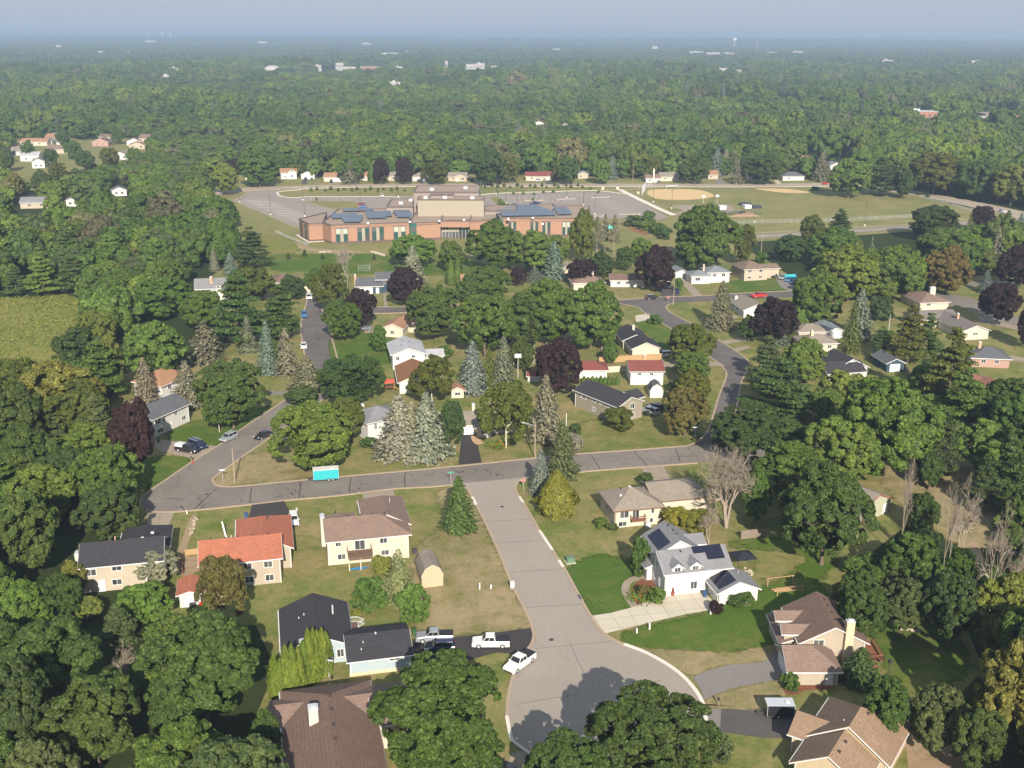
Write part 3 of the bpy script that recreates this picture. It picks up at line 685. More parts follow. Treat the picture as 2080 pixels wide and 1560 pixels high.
    def chimney(s, x0, x1, y0, y1, z1, mt=M_BRICK, z0=-.2, cap=True):
        o = s.part('chimney', MB().box(x0, x1, y0, y1, z0, z1), mt)
        if cap: s.part('cap', MB().box(x0 - .06, x1 + .06, y0 - .06, y1 + .06, z1, z1 + .1).box(x0 + .2, x1 - .2, y0 + .2, y1 - .2, z1 + .1, z1 + .32), M_GALV, parent=o)
    def vents(s, pts, k=0, mt=None, sz=.3):
        for x, y in pts: z = s.zroof(x, y, k); s.part('roof_vent', MB().box(x - sz / 2, x + sz / 2, y - sz / 2, y + sz / 2, z - .2, z + .2), mt or M_VENT)
    def pipe(s, x, y, k=0, h=.6, mt=None, r=.06): z = s.zroof(x, y, k); s.part('vent_pipe', MB().tube((x, y, z - .3), (x, y, z + h), r, n=8), mt or M_WHITE)

R_BROWN = shingles((.215, .150, .120)); R_BROWND = shingles((.165, .110, .085)); R_BLACK = shingles((.045, .044, .050)); R_GREY = shingles((.215, .215, .225)); R_DGREY = shingles((.11, .115, .125))
R_ORANGE = shingles((.37, .135, .08), streak=.15); R_TAN = shingles((.25, .215, .175)); R_RUST = shingles((.34, .19, .11)); R_PALE = shingles((.40, .40, .42)); R_RED = shingles((.20, .065, .055), streak=.2); R_BLUEG = shingles((.20, .225, .24))
W_CREAM = siding((.68, .62, .50)); W_WHITE = siding((.74, .73, .70)); W_BEIGE = siding((.50, .43, .335)); W_TAN = siding((.56, .49, .38)); W_BLUE = siding((.46, .56, .60)); W_NAVY = siding((.05, .09, .13)); W_GREIGE = siding((.36, .32, .25)); W_PALEG = siding((.52, .53, .38)); W_YEL = siding((.62, .50, .34)); W_PINK = siding((.50, .32, .26))
M_BASE = plain('grey_block_foundation', (.30, .29, .27), .9, .1)
def solar_mat():
    n = NT('solar_cells'); o = n.obj(); br = n.n('ShaderNodeTexBrick'); br.offset = 0; br.inputs['Scale'].default_value = 1; br.inputs['Brick Width'].default_value = .25; br.inputs['Row Height'].default_value = .25; br.inputs['Mortar Size'].default_value = .02
    br.inputs['Color1'].default_value = (.006, .007, .018, 1); br.inputs['Color2'].default_value = (.009, .010, .024, 1); br.inputs['Mortar'].default_value = (.02, .02, .035, 1); n.l(o, br.inputs[0])
    n.bsdf(br.outputs[0], .18, .5); return n.m
M_SOLAR = solar_mat()
def solar_array(H, O, U, V, cells, pw=1.0, ph=1.65):
    """panels on a slope: O corner, U/V unit vectors along rows and up the slope"""
    O, U, V = Vector(O), Vector(U).normalized(), Vector(V).normalized(); N = U.cross(V).normalized()
    if N.z < 0: N = -N
    me = None
    for i, j in cells:
        m = MB(); c = [(.02, .02), (pw - .02, .02), (pw - .02, ph - .02), (.02, ph - .02)]
        if me is None:
            m.add([(*p, .0) for p in c] + [(*p, .05) for p in c], [(0, 3, 2, 1), (4, 5, 6, 7), (0, 1, 5, 4), (1, 2, 6, 5), (2, 3, 7, 6), (3, 0, 4, 7)]); me = m.mesh('solar_panel', M_SOLAR)
        o = link('solar_panel', me, H.root); p = O + U * pw * i + V * ph * j + N * .09
        o.matrix_local = Matrix(((U.x, V.x, N.x, p.x), (U.y, V.y, N.y, p.y), (U.z, V.z, N.z, p.z), (0, 0, 0, 1)))
def railing(H, pts, z, h=1.0, mt=None, name='railing'):
    m = MB(); mt = mt or M_WOODDECK
    for (a, b) in zip(pts[:-1], pts[1:]):
        A, B = Vector((*a, z)), Vector((*b, z)); L = (B - A).length; m.tube(A + Vector((0, 0, h)), B + Vector((0, 0, h)), .05, n=4); m.tube(A + Vector((0, 0, .15)), B + Vector((0, 0, .15)), .035, n=4)
        k = max(2, int(L / .22))
        for i in range(k + 1): p = A.lerp(B, i / k); m.tube(p, p + Vector((0, 0, h)), .05 if i in (0, k) else .018, n=4)
    return H.part(name, m, mt)

def deck_boards(H, x0, x1, y0, y1, z, mt, wd=.30):
    n = max(1, int((y1 - y0) / wd))
    me = MB().box(x0, x1, 0, (y1 - y0) / n - .02, -.05, 0).mesh('deck_board', mt)
    for i in range(n): link('deck_board', me, H.root, (0, y0 + i * (y1 - y0) / n, z))

# cream house with brown hip roof and deck
h = House('house', 'cream house with brown hip roof and a brown raised deck', (667, 1149), 13)
h.wing(0, 14.4, 0, 9, 4.9, .45, 'x', 'hipr', W_CREAM, R_BROWN); h.wing(7.4, 15.0, 4.8, 16.8, 4.6, .55, 'y', 'hipr', W_CREAM, R_BROWN); h.wing(.6, 5.4, 5, 11.2, 4.6, .5, 'y', 'hipr', W_CREAM, R_BROWN)
h.win(0, 'f', 1.9, 4.0, .9, .75); h.win(0, 'f', 9.9, 3.85, 1.25, .9); h.win(0, 'f', 2.4, 1.5, 1.35, 1.0); h.win(0, 'f', 10.1, 1.5, 1.35, .9); h.win(0, 'f', 5.7, 3.55, 1.75, 1.9); h.win(1, 'r', 3, 3.2, 1.2, 1.0)
h.chimney(-.75, .0, 5.6, 7.6, 6.6, M_CHIMWHITE, 1.0); h.vents([(4.2, 6.2), (6.4, 5.3), (8.6, 5.2), (10.8, 5.3)]); h.vents([(2.2, 10.2)], 2); h.pipe(12.4, 11.2, 1, .9, M_GALV)
deck_boards(h, 3.4, 7.6, -3.0, -.05, 2.55, M_WOODDECK); h.part('deck_beam', MB().box(3.4, 7.6, -3.02, -2.86, 2.2, 2.5), M_WOODDECK)
for u in (3.5, 5.5, 7.5): h.part('deck_post', MB().box(u - .09, u + .09, -2.95, -2.77, -.1, 2.2), M_CREAMTRIM)
railing(h, [(3.4, 0), (3.4, -3.0), (7.6, -3.0), (7.6, 0)], 2.55)
h.part('air_conditioner', MB().box(15.2, 16.0, 1.2, 2.0, 0, .85), M_DARK)
# orange roofed house
h = House('house', 'beige two storey house with bright orange red roof', (410, 1200), 13)
h.wing(.2, 13.3, 0, 8.6, 5.0, .5, 'x', 'gable', W_BEIGE, R_ORANGE); h.wing(6.2, 15.2, 5.2, 18.4, 4.1, .5, 'y', 'hipr', W_BEIGE, R_ORANGE, base=None); h.wing(-3.2, .1, -5.2, -.05, 2.5, .28, 'y', 'gable', W_WHITE, R_ORANGE)
for u in (7.6, 11.0): h.win(0, 'f', u, 3.75, 1.35, 1.05); h.win(0, 'f', u + .1, 1.2, 1.35, 1.1)
h.win(0, 'f', 2.9, 3.7, 2.1, 1.2, 3); h.win(0, 'f', 4.9, 1.2, 1.2, .9); h.door(2, 'f', 1.6); h.win(2, 'f', 2.6, 1.4, .7, 1.0, 1)
h.vents([(1.8, 5.4), (4.2, 5.3), (6.4, 5.2), (8.8, 5.3), (11.4, 5.3)]); h.vents([(11.4, 14.2), (11.4, 13.2)], 1); h.pipe(5.2, 6.4, 0, .5)
h.part('gutter', MB().box(-.25, 13.75, -.68, -.56, 4.72, 4.84), M_WHITE)
# dark roofed beige house at left
h = House('house', 'beige house with dark grey roof half covered by trees', (170, 1205), 13)
h.wing(0, 13.0, 0, 8.4, 5.0, .5, 'x', 'gable', W_TAN, R_BLACK); h.wing(5.6, 13.3, 7.4, 15.4, 4.0, .55, 'y', 'hipr', W_TAN, R_BLACK); h.wing(-1.0, 4.0, 7.6, 11.0, 3.6, .4, 'x', 'hip', W_TAN, R_BLACK)
h.win(0, 'f', 1.2, 3.7, 2.3, 1.1, 3); h.win(0, 'f', 5.7, 4.0, 1.5, .7); h.door(0, 'f', 3.0); h.win(0, 'f', 5.5, 1.5, 1.5, .95); h.win(0, 'f', 11, 3.8, 1.3, 1.0); h.win(0, 'f', 11, 1.3, 1.3, 1.0)
h.chimney(-1.15, -.42, 2.4, 3.9, 6.0, M_CHIMWHITE, 0); h.vents([(2, 5.2), (4, 5.2), (6, 5.2), (8, 5.2), (10, 5.2)]); h.pipe(5.0, 6.4, 0, .8, M_BRICK, .12); h.part('dish', MB().box(11.0, 11.5, 6.0, 6.1, 7.0, 7.4), M_GALV)
# pale blue house with black roof
h = House('house', 'pale blue house with black roof behind the column cedars', (702, 1343), 13)
h.wing(-8.9, .9, -.1, 12.2, 3.0, .42, 'y', 'gable', W_BLUE, R_BLACK); h.wing(.3, 9.3, -4.3, 4.0, 2.8, .36, 'x', 'gable', W_BLUE, R_BLACK); h.wing(-8.9, -2.6, -3.6, 3.0, 3.0, .3, 'y', 'gable', W_BLUE, R_BLACK)
h.win(0, 'f', 8.2, 1.6, 1.0, 1.25); h.win(1, 'f', 6.6, 2.15, 1.5, .5, 2); h.part('footing', MB().box(.25, 9.35, -4.36, -4.25, -.3, .55), M_STONE)
h.vents([(-3.6, 10.5), (-3.4, 8.2), (-3.3, 5.8), (-3.2, 3.4)]); h.pipe(-1.2, 7.4, 0, 1.5, M_GALV, .13); h.pipe(-6.4, 6.8, 0, .3); h.pipe(-5.6, 7.0, 0, .35); h.pipe(2.6, -1.8, 1, .3); h.pipe(2.2, -3.0, 1, .3)
h.vents([(4.6, -.4)], 1, M_GALV, .25); h.part('porch', MB().box(1.0, 2.6, 4.6, 9.2, .0, 1.1), M_WOODDECK); railing(h, [(2.6, 4.6), (2.6, 7.4), (3.6, 8.2), (2.6, 9.2), (1.0, 9.2)], 1.1, .95, M_WHITE)
h.chimney(-6.6, -5.0, -1.6, -.6, 4.9, W_WHITE, 0, True)
# big brown roof at the bottom
h = House('house', 'large brown roofed house at the bottom edge with cream chimney', (573, 1500), 13)
h.wing(.6, 12.0, -17.0, 4.4, 4.2, .42, 'y', 'hipr', W_CREAM, R_BROWND); h.wing(8.0, 21.0, -5.2, 3.4, 4.0, .40, 'x', 'gable', W_CREAM, R_BROWN); h.wing(-1.0, 5.0, -3.0, 2.4, 4.2, .40, 'x', 'gable', W_CREAM, R_BROWN)
h.chimney(3.6, 4.8, -6.2, -5.0, 8.0, M_CHIMWHITE, 2.0); h.vents([(6.6, 1.2), (6.6, -1.6), (6.6, -4.6), (6.6, -8), (6.6, -11)]); h.pipe(11.6, -2.2, 1, .7, M_GALV); h.pipe(13, -3.2, 1, .25); h.win(2, 'f', .9, 1.9, 1.2, 1.6); h.win(0, 'l', 12, 1.8, 1.4, 1.2); h.win(0, 'l', 15.2, 1.8, 1.4, 1.2)
# white house with solar panels
h = House('house', 'white house with grey roof, twin dormers and black solar panels', (1349, 1212), 13)
h.wing(0, 11.6, 0, 7.4, 4.5, .56, 'x', 'gable', W_WHITE, R_GREY); h.wing(1.2, 8.8, 6.6, 14.0, 4.5, .6, 'y', 'gable', W_WHITE, R_GREY); h.wing(7.8, 14.7, -4.6, 1.0, 2.35, .45, 'y', 'gable', W_WHITE, R_GREY, og=.3)
h.wing(-1.0, 1.4, 6.0, 12.6, 2.7, .35, 'y', 'gable', W_WHITE, R_GREY); h.wing(7.2, 10.6, 9.2, 12.4, 4.6, .55, 'x', 'gable', W_WHITE, R_GREY)
for u in (2.1, 5.3): h.wing(u - .95, u + .95, -.12, 2.6, 5.2, .75, 'y', 'gable', W_WHITE, R_GREY, o=.2, og=.25, zb=3.9)
h.win(5, 'f', .95, 4.65, 1.0, 1.15, 2); h.win(6, 'f', .95, 4.65, 1.0, 1.15, 2)
h.win(0, 'f', 5.2, 1.6, 1.1, 1.35); h.door(0, 'f', 1.4); h.win(0, 'l', 1.8, 4.0, .6, 1.2, 1); h.win(0, 'l', 3.4, 4.0, .6, 1.2, 1); h.win(0, 'l', 2.4, 1.5, .6, 1.3, 1); h.win(0, 'l', 4.8, 1.5, .6, 1.3, 1)
h.garage(2, 'l', 2.8, 4.6); h.door(2, 'f', 4.4, .9, 2.0); h.part('step', MB().box(11.6, 12.9, -5.9, -4.62, 0, .15), M_CONC)
sl = .56; c_ = 1 / math.hypot(1, sl)
solar_array(h, (5.9, 1.25, 4.5 + 1.25 * sl + .12), (1, 0, 0), (0, 1, sl), [(i, 1) for i in range(5)] + [(i, 0) for i in range(2, 5)], 1.05, 1.45)
solar_array(h, (1.5, 13.0, 4.5 + .3 * .6 + .14), (0, -1, 0), (1, 0, .6), [(i, 1) for i in range(4)] + [(i, 0) for i in range(0, 4)], 1.45, 1.25)
solar_array(h, (8.0, .8, 2.35 + .2 * .45 + .13), (0, -1, 0), (1, 0, .45), [(i, j) for i in range(5) for j in range(2)], 1.0, 1.6)
h.vents([(5.0, 12.2), (5.2, 10.4), (5.2, 8.8)], 1); h.vents([(3.8, 3.2)], 0); h.pipe(12.6, -1.0, 2, .4, M_GALV)
# grey tan hip roof house right of the road
h = House('house', 'cream house with tan grey hip roof and small brown balcony', (1248, 1073), 13)
h.wing(0, 9.4, 0, 9.0, 3.9, .48, 'x', 'hip', W_CREAM, R_TAN, M_BROWNTRIM); h.wing(9.0, 20.0, 3.0, 12.0, 3.6, .40, 'x', 'hipr', W_CREAM, R_TAN, M_BROWNTRIM)
h.win(0, 'f', 1.9, 2.7, 1.7, 1.4); h.win(0, 'f', 4.2, 2.55, 1.3, 1.9); h.win(0, 'f', 7.6, 2.9, .55, .9, 1); h.win(0, 'f', 1.6, .75, 1.6, .9); h.win(0, 'f', 7.4, .95, .6, .9, 1); h.win(0, 'l', 4, 2.2, 1.2, 1.0)
h.part('balcony', MB().box(3.1, 5.9, -1.1, -.03, 1.45, 1.6), M_REDWOOD); railing(h, [(3.1, 0), (3.1, -1.1), (5.9, -1.1), (5.9, 0)], 1.6, .9, M_REDWOOD); h.part('air_conditioner', MB().box(5.9, 6.9, -1.3, -.4, 0, 1.1), M_GALV)
h.vents([(2.2, 3.4)], 0, M_WHITE, .45); h.vents([(4.6, 5.2)], 0, M_WHITE, .5); h.pipe(7.4, 6.0, 0, .8, M_TAR); h.vents([(10.8, 6.2), (3.0, 5.8)], 0)
# beige house with stone chimney
h = House('house', 'beige house with brown roof, stone chimney and white trimmed dormers', (1600, 1392), 0)
h.wing(3.0, 12.6, 5.4, 15.4, 4.0, .52, 'y', 'gable', W_BEIGE, R_BROWND); h.wing(0, 7.2, 0, 6.6, 2.7, .55, 'x', 'hipr', W_BEIGE, R_BROWN); h.wing(.6, 3.4, 7.0, 15.0, 2.9, .35, 'y', 'gable', W_BEIGE, R_BROWN)
for v in (8.4, 12.4): h.wing(.9, 5.4, v - 1.2, v + 1.2, 4.3, .6, 'x', 'gable', W_BEIGE, R_BROWN, o=.3, og=.45)
h.garage(1, 'l', 3.3, 4.9); h.door(1, 'f', 5.9, .95, 2.05); h.win(0, 'f', 2.6, 3.6, 1.5, 1.25); h.win(3, 'l', 1.2, 3.4, .9, 1.1); h.win(4, 'l', 1.2, 3.4, .9, 1.1); h.win(0, 'f', 8.6, 1.6, .9, 1.1)
h.chimney(9.3, 10.5, 4.7, 5.5, 7.6, M_STONE); h.vents([(8.5, 13.6), (8.5, 11.8), (8.5, 9.8), (8.5, 7.6)]); deck_boards(h, 12.8, 15.4, 5.0, 10.4, .9, M_REDWOOD); railing(h, [(12.8, 5.0), (15.4, 5.0), (15.4, 10.4), (12.8, 10.4)], .9, 1.0, M_REDWOOD)
for i in range(5): h.part('step', MB().box(12.9 + .1, 14.2, 4.7 - .3 * i, 5.0 - .3 * i - .01, 0, .75 - .16 * i), M_REDWOOD)
# bottom right house
h = House('house', 'brown roofed house in the lower right with buff gable', (1604, 1548, 2.9), -34)
R_TANB = shingles((.27, .185, .125)); h.wing(.5, 8.9, .3, 10.4, 3.1, .62, 'y', 'gable', W_YEL, R_TANB); h.wing(.1, 10.3, 6.4, 16.2, 3.2, .66, 'y', 'hipr', W_YEL, R_TANB); h.wing(-1.9, 3.4, 6.0, 11.0, 3.0, .62, 'x', 'gable', W_YEL, R_TANB)
h.chimney(8.3, 9.4, 14.9, 16.4, 7.6, M_STONE); h.vents([(5.4, 2), (5.4, 4.4), (5.4, 6.6)]); h.vents([(6.2, 11), (6.2, 13)], 1); h.pipe(4.0, 8.0, 0, .7); h.win(0, 'f', 4, 1.7, 1.6, 1.2)
# house behind the giant oak
h = House('house', 'pale green house with rust red trim behind the giant oak', (1757, 1037, 2.9), 38)
h.wing(.3, 9.0, .4, 15, 3.1, .42, 'y', 'gable', W_PALEG, R_TAN, plain('rust_red_trim', (.30, .07, .04), .6, .3)); h.win(0, 'f', 3.0, 1.9, 1.3, .9); h.door(0, 'f', 7.0)
# --- middle distance houses
def simple(label, A, ang, wings, wall, roof, wins=(), chim=None, trim=M_WHITE, name='house', garage=None, doors=(), vents=(), group=None, cat='house'):
    h = House(name, label, A, ang, cat, group)
    for w_ in wings: h.wing(*w_[:6], ridge=w_[6], kind=w_[7], wall=w_[8] if len(w_) > 8 else wall, roof=w_[9] if len(w_) > 9 else roof, trim=trim)
    for k, f, u, z, w, hh in wins: h.win(k, f, u, z, w, hh)
    if chim: h.chimney(*chim)
    if garage: h.garage(*garage)
    for d in doors: h.door(*d)
    h.vents(vents); return h
simple('white split level house with grey roof beside the dark red maple', (312, 890), 66, [(0, 12.6, 0, 8.0, 4.7, .45, 'x', 'gable')], W_WHITE, R_DGREY, [(0, 'f', 1.8, 3.5, 1.8, 1.1), (0, 'f', 4.0, 3.5, 1.0, 1.1), (0, 'f', 2.4, 1.1, 1.8, .8), (0, 'f', 10.6, 1.6, 1.3, .9), (0, 'f', 8.0, 3.6, 1.0, .8)], (1.2, 2.0, 6.0, 6.8, 7.4, M_CHIMWHITE, 3), doors=[(0, 'f', 6.0)], vents=[(4, 4.6), (7, 4.6)])
simple('white house with tan hip roof between the two tan spruces', (330, 812), 66, [(0, 11, 0, 9.0, 3.9, .5, 'x', 'hip')], W_WHITE, R_RUST, [(0, 'f', 3, 2.6, 1.2, 1.0)])
simple('white house with grey roof behind the silver spruces', (748, 897), 33, [(0, 9, 0, 8.5, 4.7, .42, 'x', 'hip')], W_WHITE, R_GREY, [(0, 'l', 3, 3.4, 1.2, 1.1), (0, 'l', 5.4, 3.4, .9, 1.1), (0, 'f', 2.0, 3.4, .6, 1.4), (0, 'f', 5, 3.4, 1.2, 1.0)], (1.4, 2.1, 6.0, 6.7, 6.9, M_CHIMWHITE, 3))
simple('house with glossy brown gable roof below the pale grey one', (812, 800), 9, [(0, 8.6, 0, 14.5, 3.2, .42, 'y', 'gable')], W_WHITE, shingles((.24, .12, .06)), [(0, 'f', 2.0, 1.7, 1.2, 1.0)])
simple('white house with pale grey roof beside the left street', (798, 744, 1.0), 11, [(0, 9.0, 0, 12.5, 4.4, .36, 'y', 'gable'), (8.6, 14.5, 2.0, 7.4, 3.0, .36, 'x', 'gable')], W_WHITE, R_PALE, [(0, 'f', 1.4, 3.2, .9, 1.1), (0, 'f', 5.8, 3.6, .9, .7), (1, 'f', 2.6, 2.0, 1.2, .9)], vents=[(3, 5), (5.5, 7), (3.6, 9)])
simple('small cream house with tan orange roof above the green lawn', (778, 684), -10, [(0, 6.4, 0, 8.0, 3.0, .42, 'y', 'gable'), (2.0, 9.0, 6.5, 14.0, 3.4, .42, 'x', 'hip')], W_CREAM, R_RUST, [(0, 'f', 3, 1.6, 1.2, 1)], (8.2, 9.2, 9, 10, 6.4, M_STONE, 2))
simple('navy blue house with dark roof and white garage door', (724, 597), 6, [(0, 9.5, 0, 8.5, 2.9, .45, 'x', 'gable'), (7.2, 16.4, 1.6, 10.0, 4.9, .40, 'x', 'gable')], W_NAVY, R_DGREY, [(1, 'f', 3.2, 3.9, 1.7, .9)], (-.7, 0, 3.4, 4.4, 6.2, M_BRICK), garage=(0, 'f', 3.3, 5.0, 2.2), doors=[(0, 'f', 7.6)])
simple('house with dark brown roof left of the street end', (548, 590), 10, [(0, 10, 0, 9, 3, .42, 'x', 'hip')], W_TAN, R_BROWND)
simple('brown roofed house with cream gable at the street end', (613, 598), 10, [(0, 7.5, 0, 11, 3, .42, 'y', 'gable')], W_CREAM, R_BROWND)
simple('grey roofed house with brick chimney and white dormer in the left woods', (399, 612), 12, [(0, 11.5, 0, 8.0, 4.6, .62, 'x', 'gable'), (6.9, 8.7, -.2, 2.6, 5.2, .6, 'y', 'gable')], W_WHITE, R_GREY, [(1, 'f', .9, 4.9, .8, .9)], (5.0, 5.9, 1.6, 2.5, 8.0, M_BRICK, 3))
simple('small cream house with grey brown roof at the blacktop driveway', (938, 884), 8, [(0, 12.5, 0, 8.0, 2.7, .42, 'x', 'gable'), (3.4, 6.6, -2.2, 2.2, 2.6, .45, 'y', 'gable')], W_CREAM, R_TAN, [(1, 'f', 1.6, 1.4, 1.3, 1.0), (0, 'f', 8.4, 1.5, 1.5, 1.1)], (3.0, 3.7, 5.4, 6.1, 5.6, M_CHIMWHITE, 3), garage=(0, 'f', 1.7, 2.7, 2.0), doors=[(1, 'f', 2.7)])
simple('long greige house with black roof and white windows', (1163, 793, 4.2), -53.5, [(.5, 16.6, .5, 8.4, 4.5, .42, 'x', 'gable'), (8.5, 13.5, 7.8, 11.5, 4.2, .42, 'y', 'gable')], W_GREIGE, R_BLACK, [(0, 'f', 1.6, 3.5, 1.3, 1.1), (0, 'f', 3.4, 3.5, 1.3, 1.1), (0, 'f', 7.2, 3.6, 1.1, .9), (0, 'f', 9.8, 3.7, .7, .8), (0, 'f', 12.2, 3.6, 1.1, .8), (0, 'f', 7.2, 1.3, .9, .9), (0, 'r', 4.6, 3.7, 1.4, 1.3), (0, 'r', 4.6, 1.3, 1.4, 1.0), (0, 'r', 1.4, 1.4, .9, 1.0)], vents=[(3, 4), (5.5, 4), (8, 4), (10.5, 4), (13, 4)])
simple('white house with dark red roof beside the white garage', (1280, 782), 1, [(0, 8.8, 0, 8.6, 4.0, .36, 'x', 'gable')], W_WHITE, R_RED, [(0, 'f', 2.4, 3.1, .9, .6), (0, 'f', 5.6, 3.1, .9, .6)], (4.0, 4.8, 5.0, 5.7, 6.8, M_BRICK, 3))
simple('white double garage with dark red roof', (1176, 768), 1, [(0, 7.6, 0, 6.6, 2.5, .40, 'x', 'hipr')], W_WHITE, R_RED, name='garage_building', garage=(0, 'f', 3.2, 4.8, 2.0), cat='garage')
simple('cream house with dark grey roof and long side', (1284, 727), 7, [(0, 8.0, 0, 9.0, 2.9, .42, 'y', 'gable'), (-.8, 6.8, 8.6, 20.0, 3.0, .42, 'y', 'gable')], W_CREAM, R_BLACK, [(0, 'l', 3, 1.5, 1.4, 1.0)], (3.0, 3.7, 13.5, 14.2, 6.0, M_CHIMWHITE, 3), doors=[(0, 'l', 5.6)])
simple('white house with brown roof behind the round lawn', (1240, 583), 0, [(0, 13, 0, 7.5, 2.8, .36, 'x', 'gable')], W_WHITE, R_BROWND, [(0, 'f', 3, 1.6, 1.2, .9), (0, 'f', 6.2, 1.6, 1.2, .9)], doors=[(0, 'f', 8.4)])
simple('house with brown hip roof and cream chimney by the purple tree', (1165, 590), 8, [(0, 11.5, 0, 8, 2.9, .42, 'x', 'hip')], W_CREAM, R_BROWN, [(0, 'f', 8.5, 1.5, 1.4, 1.0)], (7.4, 8.4, 4.6, 5.4, 6.0, M_CHIMWHITE, 2))
simple('cream house with tan roof behind the tall column shrubs', (938, 585), 4, [(0, 7.5, 0, 7, 2.9, .42, 'x', 'gable')], W_CREAM, R_RUST, [(0, 'f', 2.4, 1.5, 1.4, 1.0)])
simple('low house with pale roof above the purple tree', (1130, 556), 4, [(0, 9, 0, 7, 2.7, .3, 'x', 'gable')], W_CREAM, R_TAN)
simple('white house with two slate grey hip roofs', (1404, 577), 8, [(0, 7.4, 0, 7.2, 3.2, .36, 'x', 'hip'), (6.6, 15.2, 1.2, 9.4, 4.1, .36, 'x', 'hip')], W_WHITE, R_BLUEG, [(0, 'f', 2.4, 1.8, 1.8, 1.1), (1, 'f', 2.8, 2.9, 1.3, 1.0), (1, 'f', 6.2, 2.9, 1.3, 1.0)], (5.6, 6.2, 4.0, 4.6, 6.4, M_STONE, 3), doors=[(0, 'f', 5.6)])
simple('small white garage behind the white house with slate roofs', (1372, 566), 8, [(0, 4.6, 0, 8, 2.5, .4, 'y', 'gable')], W_WHITE, R_BLUEG, name='garage_building', doors=[(0, 'f', 2.2)], cat='garage')
simple('tan split level house with streaked brown roof', (1511, 571), 14, [(0, 9.6, 0, 11.5, 4.6, .34, 'x', 'hip'), (9.2, 16.0, 3.0, 9.6, 3.8, .30, 'x', 'gable')], W_TAN, shingles((.20, .15, .115)), [(0, 'f', 2.2, 3.7, 1.3, .9), (0, 'f', 6.8, 3.7, 1.3, .9), (0, 'f', 2.2, 1.3, 1.3, .8), (0, 'f', 6.8, 1.3, 1.3, .8)])
simple('white house with tan roof and dark porch beside the grey spruce', (1510, 646), 8, [(0, 8.2, 0, 14.5, 2.8, .40, 'y', 'gable')], W_WHITE, R_TAN, [(0, 'f', 5.4, 1.6, 1.3, 1.0), (0, 'l', 4, 1.6, 2.0, 1.0), (0, 'l', 8, 1.6, 1.4, 1.0)], (1.0, 2.0, 12, 13, 4.4, M_WHITE, 2))
simple('house with brown hip roof and two cream chimneys', (1868, 631), 9, [(0, 10.4, 0, 13.4, 2.9, .36, 'y', 'hip')], W_CREAM, R_BROWN, [(0, 'f', 3, 2.0, 1.4, .7)], (6.6, 8.6, 6.0, 7.2, 6.4, M_CHIMWHITE, 2))
simple('long house with grey brown roof and cream gable on the right', (1954, 691), 9, [(0, 8.6, 0, 19, 3.0, .36, 'y', 'gable'), (-7, 7, 14.5, 24, 3.0, .36, 'x', 'gable')], W_CREAM, shingles((.19, .165, .15)), [(0, 'f', 4.2, 1.9, 1.5, .6)], (3.0, 3.7, 9, 9.8, 6.0, M_BRICK, 3))
simple('house with slate grey hip roof at the right', (1972, 745), -8, [(0, 10.2, 0, 9.4, 2.9, .40, 'x', 'hip')], W_PINK, R_DGREY, [(0, 'f', 3.2, 1.8, 1.1, .9), (0, 'f', 6.8, 1.8, 1.1, .9)], (2.6, 3.4, 4.6, 5.4, 6.0, M_BRICK, 3))
simple('cream house with faded reddish roof at the right', (2010, 824), 8, [(0, 8.4, 0, 9.0, 3.0, .36, 'y', 'gable'), (-5, 6, 8.6, 16, 3.0, .36, 'x', 'hip')], W_CREAM, shingles((.24, .11, .085)))
simple('dark house with black roofs behind the huge bright maple', (1680, 778), 13, [(0, 11, 0, 7.5, 2.8, .5, 'x', 'gable'), (4.0, 13.5, 3.0, 13, 3.0, .5, 'y', 'gable')], W_WHITE, R_BLACK, [(0, 'f', 6, 1.6, 1.2, 1.0)])
simple('small navy garage with white door and grey roof', (1800, 756), 8, [(0, 5.0, 0, 8.5, 2.7, .45, 'y', 'gable')], W_NAVY, R_DGREY, name='garage_building', garage=(0, 'f', 2.4, 2.8, 2.2), cat='garage')
simple('cream house with tan hip roof and cream chimney, nearer of two', (1631, 716), 6, [(0, 10.4, 0, 8, 2.8, .40, 'x', 'hip')], W_CREAM, R_TAN, [(0, 'f', 8.0, 1.6, 1.2, .9)], (3.2, 4.0, 3.0, 3.8, 5.6, M_STONE, 3))
simple('cream house with tan roof, farther of two', (1622, 690), 6, [(0, 9.2, 0, 7.5, 2.6, .36, 'x', 'hip')], W_CREAM, R_TAN)
simple('small white garage with slate roof by the tall blue spruce', (1682, 688), 8, [(0, 4.6, 0, 9.5, 2.6, .36, 'y', 'gable')], W_WHITE, R_BLUEG, name='garage_building', garage=(0, 'f', 2.2, 2.4, 2.1), cat='garage')
# sheds
def gambrel(label, A, ang, w, d, wall, roof, door=False, he=2.3):
    h = House('shed', label, A, ang, 'shed'); pr = [(0, he), (.16 * w, he + .62 * w * .5), (w / 2, he + w * .5), (w - .16 * w, he + .62 * w * .5), (w, he)]
    h.part('wall', MB().prism([(0, -.2), (w, -.2)] + [(u, z - .05) for u, z in pr[::-1]], 0, d), wall)
    R = MB(); T = MB(); ov = .22; q = [(-ov * .5, he - ov)] + pr[1:4] + [(w + ov * .5, he - ov)]
    for (u0, z0), (u1, z1) in zip(q[:-1], q[1:]):
        R.slab([(u0, -.15, z0 + .08), (u1, -.15, z1 + .08), (u1, d + .15, z1 + .08), (u0, d + .15, z0 + .08)], .08)
        T.slab([(u0, -.2, z0 + .01), (u1, -.2, z1 + .01), (u1, d + .2, z1 + .01), (u0, d + .2, z0 + .01)], .12)
    h.part('roof', R, roof); h.part('fascia', T, M_CREAMTRIM if not door else M_WHITE); h.wings.append((0, w, 0, d, he, 0, 'y', 'gable'))
    if door: h.door(0, 'f', w / 2 - .42, .8, 1.8); h.door(0, 'f', w / 2 + .42, .8, 1.8)
    return h
